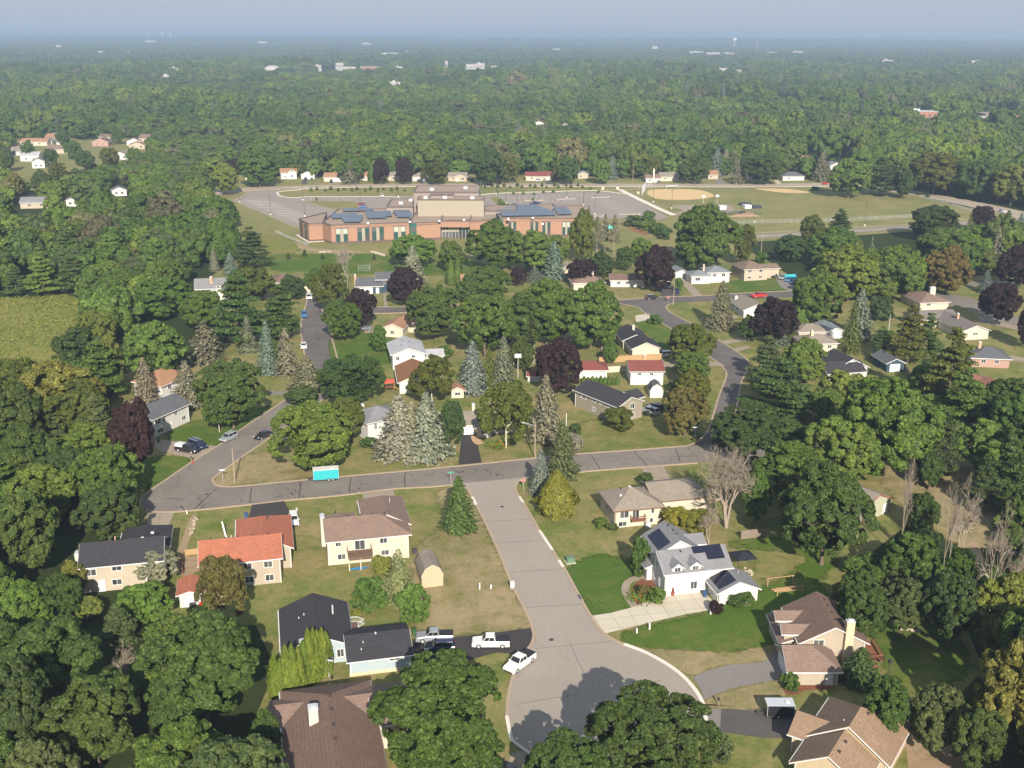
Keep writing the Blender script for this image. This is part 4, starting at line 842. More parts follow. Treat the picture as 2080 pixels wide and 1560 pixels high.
gambrel('tan barn shaped shed with brown grey roof on the dry lawn', (857, 1195), 14, 3.7, 6.0, siding((.60, .49, .33)), R_TAN, he=2.4)
gambrel('small white barn shaped shed with dark roof and double doors', (1320, 808), 2, 3.4, 4.2, W_WHITE, R_DGREY, True, 2.0)
simple('tiny cream garden shed beside the three backyard spruces', (917, 809), 5, [(0, 3.2, 0, 3.6, 2.2, .5, 'y', 'gable')], W_CREAM, R_RUST, [(0, 'f', 1.6, 1.2, 1.4, .7)], name='shed', cat='shed')
simple('white shed partly hidden by the giant oak', (1716, 1104), 13, [(0, 2.4, 0, 3, 2.2, .5, 'y', 'gable')], W_WHITE, R_GREY, name='shed', cat='shed')
simple('red roofed white hut behind the purple tree', (1072, 776), 0, [(0, 3.4, 0, 3, 1.9, .5, 'x', 'gable')], W_WHITE, R_RED, name='shed', cat='shed')
# houses along the school street
row = [('white cottage with tan front gable at the left of the school street', (571, 364), 13, 10.0, W_WHITE, R_RUST), ('white garage with grey arch roof and dark cars before it', (612, 364), 0, 8.5, W_WHITE, R_PALE), ('wide white garage house with tan roof', (658, 369), 0, 17, W_CREAM, R_RUST),
       ('house with rust roof beside the narrow column shrub', (728, 367), 0, 12, W_CREAM, R_RUST), ('tan house between the two purple trees', (788, 367), 0, 12, W_TAN, R_TAN), ('small white garage right of the purple trees', (838, 368), 0, 8.5, W_WHITE, R_TAN), ('tan brick bungalow with front gable', (911, 368), 0, 11.5, W_TAN, R_TAN),
       ('cream house with dark red roof behind the white van', (1068, 367), 0, 14, W_CREAM, R_RED), ('garage with dark red roof beside the rusty spruce', (1100, 366), 0, 8, W_WHITE, R_RED), ('small grey cottage with slate roof', (1174, 363), 0, 6.5, W_TAN, R_BLUEG), ('white house with brown roof and chimney above the ball field', (1312, 371), 0, 9, W_WHITE, R_BROWN),
       ('cream low house above the ball field', (1340, 368), 0, 12, W_CREAM, R_TAN), ('orange brown house beside the tall blue spruces', (1438, 364), 0, 6.5, W_TAN, R_RUST), ('white house under the wide flat dark tree', (1520, 367), 0, 11, W_WHITE, R_GREY), ('white house with grey hip roof left of the tall grey spruce', (1590, 367), 5, 14, W_WHITE, R_DGREY),
       ('cream two storey house behind the grey hip roof', (1568, 352), 0, 10, W_CREAM, R_TAN), ('white house behind the tall grey spruce', (1686, 345), 10, 9, W_WHITE, R_BLUEG), ('white house with curved looking roof in the trees', (1625, 332), 10, 9, W_WHITE, R_RUST), ('cream house behind the olive tree', (1022, 355), 0, 9, W_CREAM, R_TAN), ('grey roofed house in the trees left of the school street', (470, 325), 5, 9, W_WHITE, R_GREY),
       ('dark roofed house beside the red car', (498, 366), 0, 11, W_TAN, R_RUST)]
for k, (lab, A, an, wd, wl, rf) in enumerate(row):
    hp = k in (14, 5); fg = k in (0, 1, 6, 8, 9, 16)
    wg = [(0, wd, 0, 9, 3.0 if k not in (0, 15, 19) else 4.2, .45, 'y' if k in (1, 9, 16) else 'x', 'hip' if hp else 'gable')]
    if k == 0: wg.append((4.2, 9.8, -1.2, 5, 4.2, .8, 'y', 'gable'))
    if k == 6: wg.append((3.4, 11.4, -1.4, 5, 3.0, .4, 'y', 'gable'))
    if k == 10: wg[0] = (0, 9, 0, 8, 3.0, .4, 'x', 'gable')
    h = simple(lab, A, an, wg, wl, rf, [(0, 'f', wd * .28, 1.6, 1.3, .9)] if k not in (1, 2, 5, 8) else [], garage=(0, 'f', wd * .5, min(5, wd * .6), 2.2) if k in (1, 2, 5, 8) else None, chim=(4.2, 5.2, -.8, 0, 8.6, M_CHIMWHITE) if k == 10 else None)
    if k == 0: h.win(1, 'f', 2.8, 5.2, 1.0, 1.0); h.win(1, 'f', 2.8, 2.0, 1.6, 1.0)
    if k == 6: h.win(1, 'f', 5.6, 1.7, 2.0, 1.1); h.door(1, 'f', 2.2)
# houses at the far left
for lab, A, an, w_, d_, wl, rf, ky in [('white house with tan grey roof, leftmost far house', (32, 316), 40, 12, 12, W_WHITE, R_TAN, 'x'), ('cream house with brown roof and two gables far left', (42, 296), 0, 22, 10, W_CREAM, R_RUST, 'x'), ('small white gabled house right of the brown roofed one far left', (84, 294), 0, 9, 8, W_WHITE, R_TAN, 'y'),
    ('white house with red brick top far left', (115, 294), 10, 9, 9, W_WHITE, R_RUST, 'y'), ('low building with grey brown flat looking roof far left', (95, 312), 5, 20, 10, W_TAN, R_BROWN, 'x'), ('bright white tall house far left', (66, 342), 20, 8, 9, W_WHITE, R_GREY, 'y'), ('pale house with light roof left of the tall white one', (42, 328), 8, 13, 8, W_WHITE, R_PALE, 'x'),
    ('house with peach gable and dark roof far left', (188, 297), 0, 13, 12, W_PINK, R_BROWND, 'y'), ('house with dark purple brown roof far left', (202, 286), 0, 14, 9, W_TAN, R_BROWND, 'x'), ('white house with brown gable right of the peach one', (258, 296), 15, 11, 10, W_WHITE, R_BROWN, 'y'), ('white house with slate roof in the left woods', (228, 399), 20, 8, 9, W_WHITE, R_DGREY, 'y'),
    ('white gabled house low in the left woods', (135, 420), 15, 7, 9, W_WHITE, R_GREY, 'y'), ('grey roofed house low at the far left', (42, 424), 10, 15, 9, W_TAN, R_GREY, 'x'), ('pale gabled roof at the left edge', (0, 328), 0, 6, 8, W_WHITE, R_TAN, 'y'),
    ('white house in the woods above the school', (505, 236), 0, 16, 12, W_WHITE, R_PALE, 'y'), ('cream bungalow row in the far trees on the right', (1567, 212), 0, 26, 10, W_WHITE, R_RED, 'x'), ('pale house below the far bungalow row', (1572, 226), 0, 20, 12, W_WHITE, R_PALE, 'x'), ('far house with red roof beside the pale one', (1592, 222), 0, 16, 10, W_PINK, R_RED, 'x'), ('white house in the trees with tan gable far right', (1628, 276), 0, 10, 9, W_WHITE, R_RUST, 'y'),
    ('white house among far trees near the long brick buildings', (1962, 222), 0, 12, 9, W_WHITE, R_GREY, 'y'), ('white far house left of the olive crowns', (1040, 282), 0, 9, 8, W_WHITE, R_GREY, 'y')]:
    simple(lab, A, an, [(0, w_, 0, d_, 4.6 if 'tall' in lab else 3.4, .45, ky, 'gable')], wl, rf, [(0, 'f', w_ * .3, 1.8, 1.4, 1.1), (0, 'f', w_ * .7, 1.8, 1.4, 1.1)])

# ------------------------------------------------------------------ the school
W_SBRICK = None
def school_brick():
    n = NT('orange_school_brick'); o = n.obj(); br = n.n('ShaderNodeTexBrick'); br.inputs['Scale'].default_value = 1; br.inputs['Brick Width'].default_value = .6; br.inputs['Row Height'].default_value = .2; br.inputs['Mortar Size'].default_value = .015
    br.inputs['Color1'].default_value = (.25, .150, .106, 1); br.inputs['Color2'].default_value = (.285, .175, .124, 1); br.inputs['Mortar'].default_value = (.27, .20, .15, 1)
    mp = n.n('ShaderNodeCombineXYZ'); sp = n.n('ShaderNodeSeparateXYZ'); n.l(o, sp.inputs[0]); n.l(n.math('ADD', sp.outputs[0], sp.outputs[1]), mp.inputs[0]); n.l(sp.outputs[2], mp.inputs[1]); n.l(mp.outputs[0], br.inputs[0])
    n.bsdf(n.mix(n.math('MULTIPLY', n.noise(o, .3, 3), .35), br.outputs[0], (.42, .20, .11)), .9, .15); return n.m
W_SBRICK = school_brick()
M_SROOF = plain('gravel_membrane_roof', (.27, .21, .165), .95, .1, var=.15, scale=.25); M_COPING = plain('dark_roof_coping', (.10, .085, .085), .6, .3)
M_SGLASS = plain('green_tinted_glass', (.025, .065, .058), .15, .5); M_STAN = plain('tan_school_panel', (.28, .25, .195), .8, .2); M_SPINK = plain('grey_pink_stucco', (.24, .20, .18), .9, .1); M_SPANEL = plain('blue_rooftop_solar', (.085, .105, .135), .3, .4, var=.5, scale=.5); M_GREEN = plain('green_metal_panel', (.02, .09, .07), .4, .4)
SCH = thing('school_building', 'long orange brick school with flat roofs and blue solar panels', 'school', (*gp(618, 490), 0), 0)
def wp(x, y, z=0): X, Y = gp(x, y, z); return (X - SCH.location.x, Y - SCH.location.y)
def block(poly, h, wall, name='wall', base=True):
    """poly: ground plan, local metres; walls, roof deck and coping as parts"""
    n = len(poly); m = MB(); vs = [(x, y, -.3) for x, y in poly] + [(x, y, h) for x, y in poly]
    m.add(vs, [(i, (i + 1) % n, n + (i + 1) % n, n + i) for i in range(n)]); m.build(name, wall, SCH)
    r = MB(); r.slab([(x, y, h - .25) for x, y in poly], .2); r.build('roof', M_SROOF, SCH)
    c = MB(); cx = sum(p[0] for p in poly) / n; cy = sum(p[1] for p in poly) / n
    for i in range(n):
        a, b = Vector(poly[i]), Vector(poly[(i + 1) % n]); d = (b - a).normalized(); nn = Vector((-d.y, d.x)) * .22
        a2, b2 = a - d * .2, b + d * .2
        P = [a2 - nn, b2 - nn, b2 + nn, a2 + nn]; c.add([(*p, h) for p in P] + [(*p, h + .22 + .002 * i) for p in P], [(0, 3, 2, 1), (4, 5, 6, 7), (0, 1, 5, 4), (1, 2, 6, 5), (2, 3, 7, 6), (3, 0, 4, 7)])
    c.build('coping', M_COPING, SCH)
    if base:
        g = MB()
        for i in range(n):
            a, b = Vector(poly[i]), Vector(poly[(i + 1) % n]); d = (b - a).normalized(); nn = Vector((-d.y, d.x)) * .06; P = [a - nn, b - nn, b + nn, a + nn]
            g.add([(*p, -.3) for p in P] + [(*p, .9) for p in P], [(0, 3, 2, 1), (4, 5, 6, 7), (0, 1, 5, 4), (1, 2, 6, 5), (2, 3, 7, 6), (3, 0, 4, 7)])
        g.build('plinth', plain('dark_brick_plinth', (.12, .08, .075), .9, .1), SCH)
HS = 8.0
def sw(a, b, t0, t1, z0, z1, parts):
    """window bay on the wall from plan point a to b; parts: list of (s0, s1, z0, z1, material, name)"""
    A, B = Vector(a), Vector(b); d = (B - A).normalized(); nn = Vector((d.y, -d.x)); L = (B - A).length
    def bx(m, s0, s1, za, zb, d0, d1):
        P = [A + d * s0 * L + nn * d0, A + d * s1 * L + nn * d0, A + d * s1 * L + nn * d1, A + d * s0 * L + nn * d1]
        m.add([(*p, za) for p in P] + [(*p, zb) for p in P], [(0, 3, 2, 1), (4, 5, 6, 7), (0, 1, 5, 4), (1, 2, 6, 5), (2, 3, 7, 6), (3, 0, 4, 7)])
    fr = MB(); e = .25 / L; bx(fr, t0 - e, t1 + e, z1, z1 + .25, -.05, .14); bx(fr, t0 - e, t0, z0, z1, -.05, .12); bx(fr, t1, t1 + e, z0, z1, -.05, .12); bx(fr, t0 - e, t1 + e, z0 - .2, z0, -.05, .14)
    w_ = fr.build('window', M_COPING, SCH); T = t1 - t0
    for s0, s1, za, zb, mt in parts:
        m = MB(); bx(m, t0 + T * s0, t0 + T * s1, z0 + (z1 - z0) * za, z0 + (z1 - z0) * zb, -.03, .06 if mt is not M_STAN else .10); m.build('pane' if mt is not M_STAN else 'mullion_panel', mt, w_)
M_PALEGL = plain('pale_spandrel_glass', (.35, .38, .32), .3, .4)
BAY = [(0, .36, 0, .6, M_SGLASS), (0, .36, .6, 1, M_PALEGL), (.36, .64, 0, 1, M_STAN), (.64, 1, 0, .6, M_SGLASS), (.64, 1, .6, 1, M_PALEGL)]
BAYD = [(0, .36, 0, .7, M_SGLASS), (0, .36, .7, 1, M_GLASS), (.36, .64, 0, 1, M_STAN), (.64, 1, 0, .5, M_GLASS), (.64, 1, .5, 1, M_SGLASS)]
# plan points are the wall feet measured on the photograph's ground
pA = wp(609, 480); pB = wp(629, 491); pC = wp(657, 489.5); pD = wp(674, 495.5); pE = wp(832, 489)
def off(p, dx, dy): return (p[0] + dx, p[1] + dy)
g8 = lambda x, y: wp(x, y, 8.0)
block([pA, pB, pC, g8(664, 431.5)], HS, W_SBRICK)
block([off(pC, .1, .1), pD, pE, g8(834, 424.5), g8(688, 426.5), g8(681, 431)], HS + .35, W_SBRICK)
pF = wp(843, 488); pG = wp(895, 486); block([off(pE, .2, .6), pF, pG, off(pG, 0, 30), off(pE, .2, 30)], HS - .1, W_SBRICK)
pI = wp(955, 484); pH = wp(1008, 480); block([pI, pH, off(pH, 0, 26), off(pI, 0, 30)], HS - .1, W_SBRICK)
pK = wp(1016, 480); pL = wp(1160, 480); pM = wp(1196, 478)
block([pK, pL, off(pM, 0, 3), g8(1197, 420), g8(1148, 419), g8(1128, 420), g8(1122, 416), g8(996, 419.5)], HS + .3, W_SBRICK)
block([off(pG, -.1, 3), off(pI, .1, 3), off(pI, .1, 20), off(pG, -.1, 20)], HS - .05, M_COPING, 'entrance_wall')
# entrance: brick lintel, angled glass
m = MB().box(pG[0] + .1, pI[0] - .1, pG[1] - .4, pG[1] + 2.9, HS - 2.4, HS - .12); m.build('lintel', W_SBRICK, SCH)
for k in range(9):
    x = pG[0] + .6 + k * (pI[0] - pG[0] - 1.2) / 8; MB().box(x - .08, x + .08, pG[1] + 2.7, pG[1] + 2.9, 0, HS - 2.4).build('mullion', M_GALV, SCH)
for k in range(8):
    x = pG[0] + .6 + (k + .5) * (pI[0] - pG[0] - 1.2) / 8
    for z0, z1, mt in ((.2, 2.8, M_GLASS), (2.9, 4.1, M_STAN if k < 5 else M_SGLASS), (4.2, 6.1, M_PALEGL if k in (2, 3, 4, 6) else M_GLASS)): MB().box(x - .62, x + .62, pG[1] + 2.72, pG[1] + 2.82, z0, z1).build('pane', mt, SCH)
for a in (pE, pH):
    m = MB().box(a[0] + .2, a[0] + 3.2, a[1] - .15, a[1] + .55, .3, HS - .2); m.build('glazed_strip', M_GREEN, SCH); MB().box(a[0] + .5, a[0] + 2.9, a[1] - .22, a[1] - .12, 4.2, 6.2).build('pane', M_GLASS, SCH)
for t0, b in ((.06, BAY), (.335, BAYD), (.52, BAYD), (.80, BAY)): sw(pD, pE, t0, t0 + .145, .8, 6.6, b)
for t0, b in ((.12, BAYD), (.43, BAYD), (.60, BAYD), (.88, BAY)): sw(pK, pL, t0, t0 + .10, .8, 6.6, b)
for t0 in (.12, .58): sw(pA, pB, t0, t0 + .22, .9, 7.0, [(0, .48, 0, 1, M_GLASS), (.52, 1, 0, 1, M_GLASS)])
# brick band line
for a, b in ((pD, pE), (pK, pL), (pE, pG), (pI, pH), (pB, pC)):
    A, B = Vector(a), Vector(b); d = (B - A).normalized(); nn = Vector((d.y, -d.x)) * .05; P = [A, B, B + nn, A + nn]
    MB().add([(*p, 7.0) for p in P] + [(*p, 7.18) for p in P], [(0, 3, 2, 1), (4, 5, 6, 7), (0, 1, 5, 4), (1, 2, 6, 5), (2, 3, 7, 6), (3, 0, 4, 7)]).build('brick_band', M_COPING, SCH)
# the tall hall blocks behind
q0 = wp(848, 462); q1 = wp(983, 462)
def absr(x0, x1, y0, y1): lx, ly = SCH.location.x, SCH.location.y; return [(x0 - lx, y0 - ly), (x1 - lx, y0 - ly), (x1 - lx, y1 - ly), (x0 - lx, y1 - ly)]
block(absr(-44.6, -13.5, 509, 519), 15.5, M_STAN, base=False); block(absr(-47.2, -16, 519.2, 542), 17.5, M_SPINK, base=False); block(absr(-60, -47.4, 516, 541), 11.0, M_SPINK, base=False); block(absr(-39, -28, 516, 519.0), 16.6, M_SPINK, base=False); block(absr(-13.3, 2, 514, 530), 9.6, M_SPINK, base=False)
for x, y, z in ((-42, 512, 15.3), (-33, 513, 15.3), (-20, 512, 15.3), (-40, 526, 17.3), (-24, 532, 17.3), (-55, 525, 10.8), (-51, 534, 10.8)): o = MB().box(0, 2.0, 0, 1.5, 0, 1.2).build('roof_unit', M_GALV, SCH); o.location = (x - SCH.location.x, y - SCH.location.y, z)
for x, y in ((700, 448), (745, 455), (830, 452), (890, 450), (940, 448), (1030, 446), (1080, 444), (1100, 456)):
    p = wp(x, y, 8.5); MB().box(p[0], p[0] + 1.1, p[1], p[1] + 1.0, 8.3, 9.2).build('roof_unit', M_GALV, SCH)
# roof solar rows, each module a part
mod = MB().add([(0, 0, .25), (2.1, 0, .25), (2.1, 3.2, .95), (0, 3.2, .95), (0, 0, .18), (2.1, 0, .18), (2.1, 3.2, .88), (0, 3.2, .88)], [(0, 1, 2, 3), (7, 6, 5, 4), (0, 4, 5, 1), (1, 5, 6, 2), (2, 6, 7, 3), (3, 7, 4, 0)]).mesh('solar_panel', M_SPANEL)
def prow(x0, x1, y, n, z):
    A, B = Vector(wp(x0, y, z)), Vector(wp(x1, y - (x1 - x0) * .02, z))
    for i in range(n): o = link('solar_panel', mod, SCH, (*A.lerp(B, i / n), z - .2)); o.rotation_euler = (0, 0, .08)
for x0, x1, y, n in [(696, 755, 428.6, 11), (672, 722, 439, 9), (674, 734, 443, 11), (694, 732, 447, 7), (698, 728, 451, 6), (742, 790, 434.5, 9), (744, 792, 439.5, 9), (746, 780, 443, 7), (796, 824, 428, 5), (798, 828, 432, 6), (802, 832, 436.5, 6), (806, 834, 441, 5)]: prow(x0, x1, y, n, 8.9)
for x0, x1, y, n in [(1040, 1090, 421.5, 10), (1026, 1100, 425.5, 14), (1010, 1112, 430, 19), (1014, 1122, 434.5, 20), (1020, 1126, 438.5, 20), (1124, 1148, 425, 5), (1130, 1154, 430, 5), (1134, 1158, 435, 5)]: prow(x0, x1, y, n, 8.9)
# ------------------------------------------------------------------ vegetation prototypes (unit: crown radius 1, tree height 1)
def unit(v): return v / np.maximum(np.linalg.norm(v, axis=1, keepdims=True), 1e-9)
def rdirs(r, n): return unit(r.normal(size=(n, 3)))

def quads(P, N, size, r, jit=.5, asp=1.0, zsq=1.0):
    """one small irregular leaf-clump face per point"""
    n = len(P); N = unit(N + jit * r.normal(size=(n, 3)))
    t = rdirs(r, n); A = unit(np.cross(N, t)); B = np.cross(N, A)
    s = (size * (.65 + .7 * r.random(n)))[:, None]
    c = [A * s, B * s * asp, -A * s, -B * s * asp]
    V = np.stack([P + ci * (.7 + .6 * r.random((n, 1))) * np.array([1, 1, zsq]) for ci in c], 1).reshape(-1, 3)
    return V

def crown_deciduous(seed, nleaf, leaf=.055, l1=13, l2=9, flat=1.0, cb=.10, open_=0.0, rough=.5, jit=.5, sub=.19):
    r = np.random.default_rng(seed)
    # main boughs
    D = rdirs(r, l1 * 4); D[:, 2] = D[:, 2] * .85 + .12; D = unit(D)
    keep = [0]
    for i in range(1, len(D)):
        if len(keep) >= l1: break
        if min(np.linalg.norm(D[i] - D[j]) for j in keep) > .62: keep.append(i)
    D = D[keep]; n1 = len(D)
    R1 = r.uniform(.36, .50, n1); C1 = D * (1.0 - R1 * r.uniform(.85, 1.15 + rough * .25, n1))[:, None]
    C1 = np.vstack([C1, [[0, 0, .25]]]); R1 = np.append(R1, .55); Dm = np.vstack([D, [[0, 0, 1]]])
    C2, R2, O2 = [], [], []
    for c, rr, d in zip(C1, R1, Dm):
        dd = rdirs(r, l2 * 3); sc = dd @ d + .5 * dd[:, 2]; idx = np.argsort(-sc + .9 * r.random(len(sc)))[:l2]
        for k in idx:
            o = dd[k]; C2.append(c + o * rr * np.array([1, 1, flat]) * r.uniform(.75, 1.05)); R2.append(r.uniform(.6, 1.25) * sub); O2.append(o)
    C2 = np.array(C2); R2 = np.array(R2); O2 = unit(np.array(O2))
    w = R2 ** 2; idx = r.choice(len(C2), nleaf, p=w / w.sum())
    dirs = rdirs(r, nleaf); up = unit(O2[idx] + np.array([0, 0, .45]))
    dt = np.sum(dirs * up, 1); flip = dt < -.15; dirs[flip] *= -1
    rad = (R2[idx] * (.72 + .33 * r.random(nleaf)))[:, None]
    P = C2[idx] + dirs * rad * np.array([1, 1, .85 * flat])
    # sparse inner foliage keeps the crown from being hollow
    ni = nleaf // 9; Pi = rdirs(r, ni) * (r.random((ni, 1)) ** .5) * .62; P = np.vstack([P, Pi]); N = np.vstack([unit(dirs + .35 * up), rdirs(r, ni)])
    P[:, 2] = np.maximum(P[:, 2], -.86 + .12 * r.random(len(P)))
    V = quads(P, N, leaf, r, jit)
    V[:, 2] = cb + (1 - cb) * (V[:, 2] + .95) / 1.95
    # unit height scaling squashes z: crown was a unit sphere, tree is 2 radii high
    return V

def crown_spruce(seed, levels=24, per=13, leafn=9, leaf=.05, prof=.9, sparse=0.0, droop=.10, z0=.04, fill=1.0, width=.16):
    r = np.random.default_rng(seed); P, N, L = [], [], []
    for i in range(levels):
        t = (i + r.uniform(-.3, .3)) / levels; z = z0 + (1 - z0) * t; R = max(.02, (1 - t) ** prof) * (.92 + .16 * r.random())
        nb = max(4, int(per * (.45 + .55 * (1 - t))))
        a0 = r.random() * 6.28
        for b in range(nb):
            if r.random() < sparse: continue
            a = a0 + 6.283 * (b + r.uniform(-.3, .3)) / nb; Rb = R * r.uniform(.72, 1.1)
            m = max(3, int(leafn * (.35 + .65 * R)))
            u = (np.arange(m) + r.random(m)) / m; u = .18 + .82 * u if fill > .5 else .35 + .65 * u
            side = r.uniform(-1, 1, m) * width * (1.15 - u) * (.4 + R)
            x = np.cos(a) * Rb * u - np.sin(a) * side; y = np.sin(a) * Rb * u + np.cos(a) * side
            zz = z - droop * (u ** 1.3) * R + .035 * np.maximum(0, u - .75) * 4 * R - .02 * r.random(m)
            P.append(np.stack([x, y, zz], 1)); N.append(np.stack([np.cos(a) * .55 + 0 * u, np.sin(a) * .55 + 0 * u, np.ones(m) * .8], 1))
    P = np.vstack(P); N = unit(np.vstack(N))
    return quads(P, N, leaf, r, .38, .8, .5)

def crown_pine(seed, nleaf=15000, leaf=.05, whorls=9, per=6, z0=.12):
    """layered white pine: flat plates of needle tufts on long arms"""
    r = np.random.default_rng(seed); C, S = [], []
    for i in range(whorls):
        t = i / (whorls - 1); z = z0 + (1 - z0) * (t * .93 + .03)
        R = (1 - t) ** .62 * .95 + .08
        for b in range(per if t < .8 else 4):
            a = r.random() * 6.28; Rb = R * r.uniform(.55, 1.08)
            for k in range(4):
                u = (.3 + .7 * (k + .5) / 4); sd = r.uniform(-.12, .12)
                C.append((math.cos(a) * Rb * u - math.sin(a) * sd, math.sin(a) * Rb * u + math.cos(a) * sd, z + .03 * u * (1 + r.random()) + r.uniform(-.012, .012))); S.append(r.uniform(.13, .24) * (.5 + .6 * R))
    C = np.array(C); S = np.array(S); w = S ** 2; idx = r.choice(len(C), nleaf, p=w / w.sum())
    d = rdirs(r, nleaf); d[:, 2] = np.abs(d[:, 2]) * 1.0 - .1
    P = C[idx] + d * S[idx][:, None] * np.array([1, 1, .16])
    N = unit(d * .5 + np.array([0, 0, .8]))
    return quads(P, N, leaf, r, .55, .7, .5)

def crown_column(seed, nleaf=2600, leaf=.12, prof='col'):
    r = np.random.default_rng(seed); z = r.random(nleaf) ** .85
    R = np.where(z < .25, .75 + z, (1 - ((z - .25) / .75) ** (1.9 if prof == 'col' else 1.25)) ** (.7 if prof == 'col' else .8)) * (.88 + .2 * r.random(nleaf))
    a = r.random(nleaf) * 6.283; lump = 1 + .12 * np.sin(a * 5 + z * 9 + seed) + .08 * np.sin(a * 9 - z * 17)
    P = np.stack([np.cos(a) * R * lump, np.sin(a) * R * lump, .02 + .97 * z], 1); N = unit(np.stack([np.cos(a), np.sin(a), .35 + 0 * a], 1))
    return quads(P, N, leaf, r, .4, 1.0, .42)

def birch_crown(seed, nleaf=15000):
    return crown_deciduous(seed, nleaf, .034, 11, 10, 1.1, .14, rough=.9, jit=.8, sub=.17)

LEAFM = [M_LEAF]
def mk_crown(name, V, mt):
    n = len(V) // 4; return np_mesh(name, V, np.arange(4 * n, dtype=np.int32).reshape(-1, 4), [mt])

def tubes_mesh(name, segs, mt, n=5):
    """segs: (p0, p1, r0, r1) in unit tree space"""
    V, Q = [], []
    for p0, p1, r0, r1 in segs:
        p0 = np.array(p0, float); p1 = np.array(p1, float); d = p1 - p0; L = np.linalg.norm(d)
        if L < 1e-6: continue
        d /= L; a = np.cross(d, (0, 0, 1.) if abs(d[2]) < .9 else (1., 0, 0)); a /= np.linalg.norm(a); b = np.cross(d, a); o = len(V)
        for p, rr in ((p0, r0), (p1, r1)):
            for k in range(n):
                t = 6.2832 * k / n; V.append(p + (a * math.cos(t) + b * math.sin(t)) * rr)
        for k in range(n): Q.append((o + k, o + (k + 1) % n, o + n + (k + 1) % n, o + n + k))
    return np_mesh(name, V, Q, [mt])

def trunk_dec(seed, fork=.28, r0=.045, top=.72):
    r = np.random.default_rng(seed); S = []
    p = np.array([0, 0, -.01]); q = np.array([r.uniform(-.03, .03), r.uniform(-.03, .03), fork]); S.append((p, (0, 0, .03), r0 * 1.35, r0)); S.append(((0, 0, .03), q, r0, r0 * .8))
    for k in range(6):
        a = 6.28 * k / 6 + r.uniform(-.4, .4); e = q + np.array([math.cos(a) * .3, math.sin(a) * .3, r.uniform(.12, .24)]); S.append((q, e, r0 * .55, r0 * .35))
        for j in range(2):
            a2 = a + r.uniform(-.7, .7); S.append((e, e + np.array([math.cos(a2) * .35, math.sin(a2) * .35, r.uniform(.08, .2)]), r0 * .33, r0 * .12))
    S.append((q, (0, 0, top), r0 * .7, r0 * .2)); return S

def dead_tree(seed, depth=6, spread=.75, r0=.032, h0=.30, lean=0.0, n0=1):
    r = np.random.default_rng(seed); S = []
    def grow(p, d, L, rad, k):
        q = p + d * L; S.append((p, q, rad, rad * .72))
        if k == 0: return
        for _ in range(3 if k > 1 else 4):
            e = d + rdirs(r, 1)[0] * spread * np.array([1.25, 1.25, .7]); e[2] += .10; e /= np.linalg.norm(e)
            grow(q, e, L * r.uniform(.55, .86), rad * .56, k - 1)
    for j in range(n0):
        d = np.array([lean + r.uniform(-.55, .55) * (n0 > 1), r.uniform(-.5, .5) * (n0 > 1), 1.]); d /= np.linalg.norm(d)
        grow(np.array([0, 0, -.01]), d, h0, r0, depth)
    zs = max(s[1][2] for s in S); rs = max(math.hypot(s[1][0], s[1][1]) for s in S)
    k = np.array([1 / rs, 1 / rs, 1 / zs]); return [(a * k, b * k, c, d_) for a, b, c, d_ in S]

PROTO = {}
def proto(key, crown_V, leafmat, trunk_segs, barkmat, n=5):
    c = mk_crown('crown', crown_V, leafmat) if crown_V is not None else None
    t = tubes_mesh('trunk', trunk_segs, barkmat, n) if trunk_segs is not None else None
    PROTO.setdefault(key, []).append((c, t))
for s in range(4): proto('maple', crown_deciduous(10 + s, 26000, .034, 14, 17, sub=.125, rough=.7), M_LEAF, trunk_dec(s), M_BARK)
for s in range(3): proto('oak', crown_deciduous(20 + s, 30000, .031, 17, 18, rough=1.0, sub=.115, cb=.13), M_LEAF, trunk_dec(5 + s, r0=.05), M_BARK)
for s in range(2): proto('locust', crown_deciduous(30 + s, 42000, .027, 16, 24, .88, .08, rough=.45, jit=.75, sub=.105), M_LEAF, trunk_dec(9 + s), M_BARK)
for s in range(2): proto('birch', birch_crown(40 + s), M_LEAF, [(a, b, c * .6, d * .6) for a, b, c, d in trunk_dec(12 + s, .3, .045, .9)], M_BIRCH)
for s in range(3): proto('spruce', crown_spruce(50 + s, 26, 15, 28, .048, .70, .03), M_NEEDLE, [((0, 0, -.01), (0, 0, .98), .045, .006)], M_BARK)
for s in range(2): proto('oldspruce', crown_spruce(60 + s, 24, 12, 22, .044, .60, .16, .16, .06, width=.14), M_NEEDLE, [((0, 0, -.01), (0, 0, .98), .045, .006)], M_BARK)
for s in range(3): proto('pine', crown_pine(70 + s, 15000, .040, 10, 7), M_NEEDLE, [((0, 0, -.01), (0, 0, .95), .045, .008)], M_BARK)
proto('thinpine', crown_pine(75, 3600, .06, 10, 4, .30), M_NEEDLE, [((0, 0, -.01), (0, 0, .97), .06, .012)], M_DEADBARK)
for s in range(2): proto('column', crown_column(80 + s, 5200, .085), M_NEEDLE, [((0, 0, -.01), (0, 0, .3), .12, .06)], M_BARK)
for s in range(2): proto('cone', crown_column(90 + s, 11000, .055, 'cone'), M_NEEDLE, [((0, 0, -.01), (0, 0, .3), .06, .04)], M_BARK)
for s in range(3): proto('bush', crown_deciduous(100 + s, 3600, .085, 10, 7, cb=.0, sub=.22), M_LEAF, None, None)
for s in range(3): proto('dead', None, None, dead_tree(110 + s, 6, .85, n0=2, h0=.26, r0=.036), M_DEADBARK, 4)
proto('bigdead', None, None, dead_tree(121, 6, .95, n0=6, h0=.24, r0=.045), M_DEADBARK, 4)
for s in range(6): proto('mid', crown_deciduous(200 + s, 3400, .075, 11, 7, sub=.23, rough=.7, jit=.28, cb=.04), M_LEAF, trunk_dec(30 + s), M_BARK)
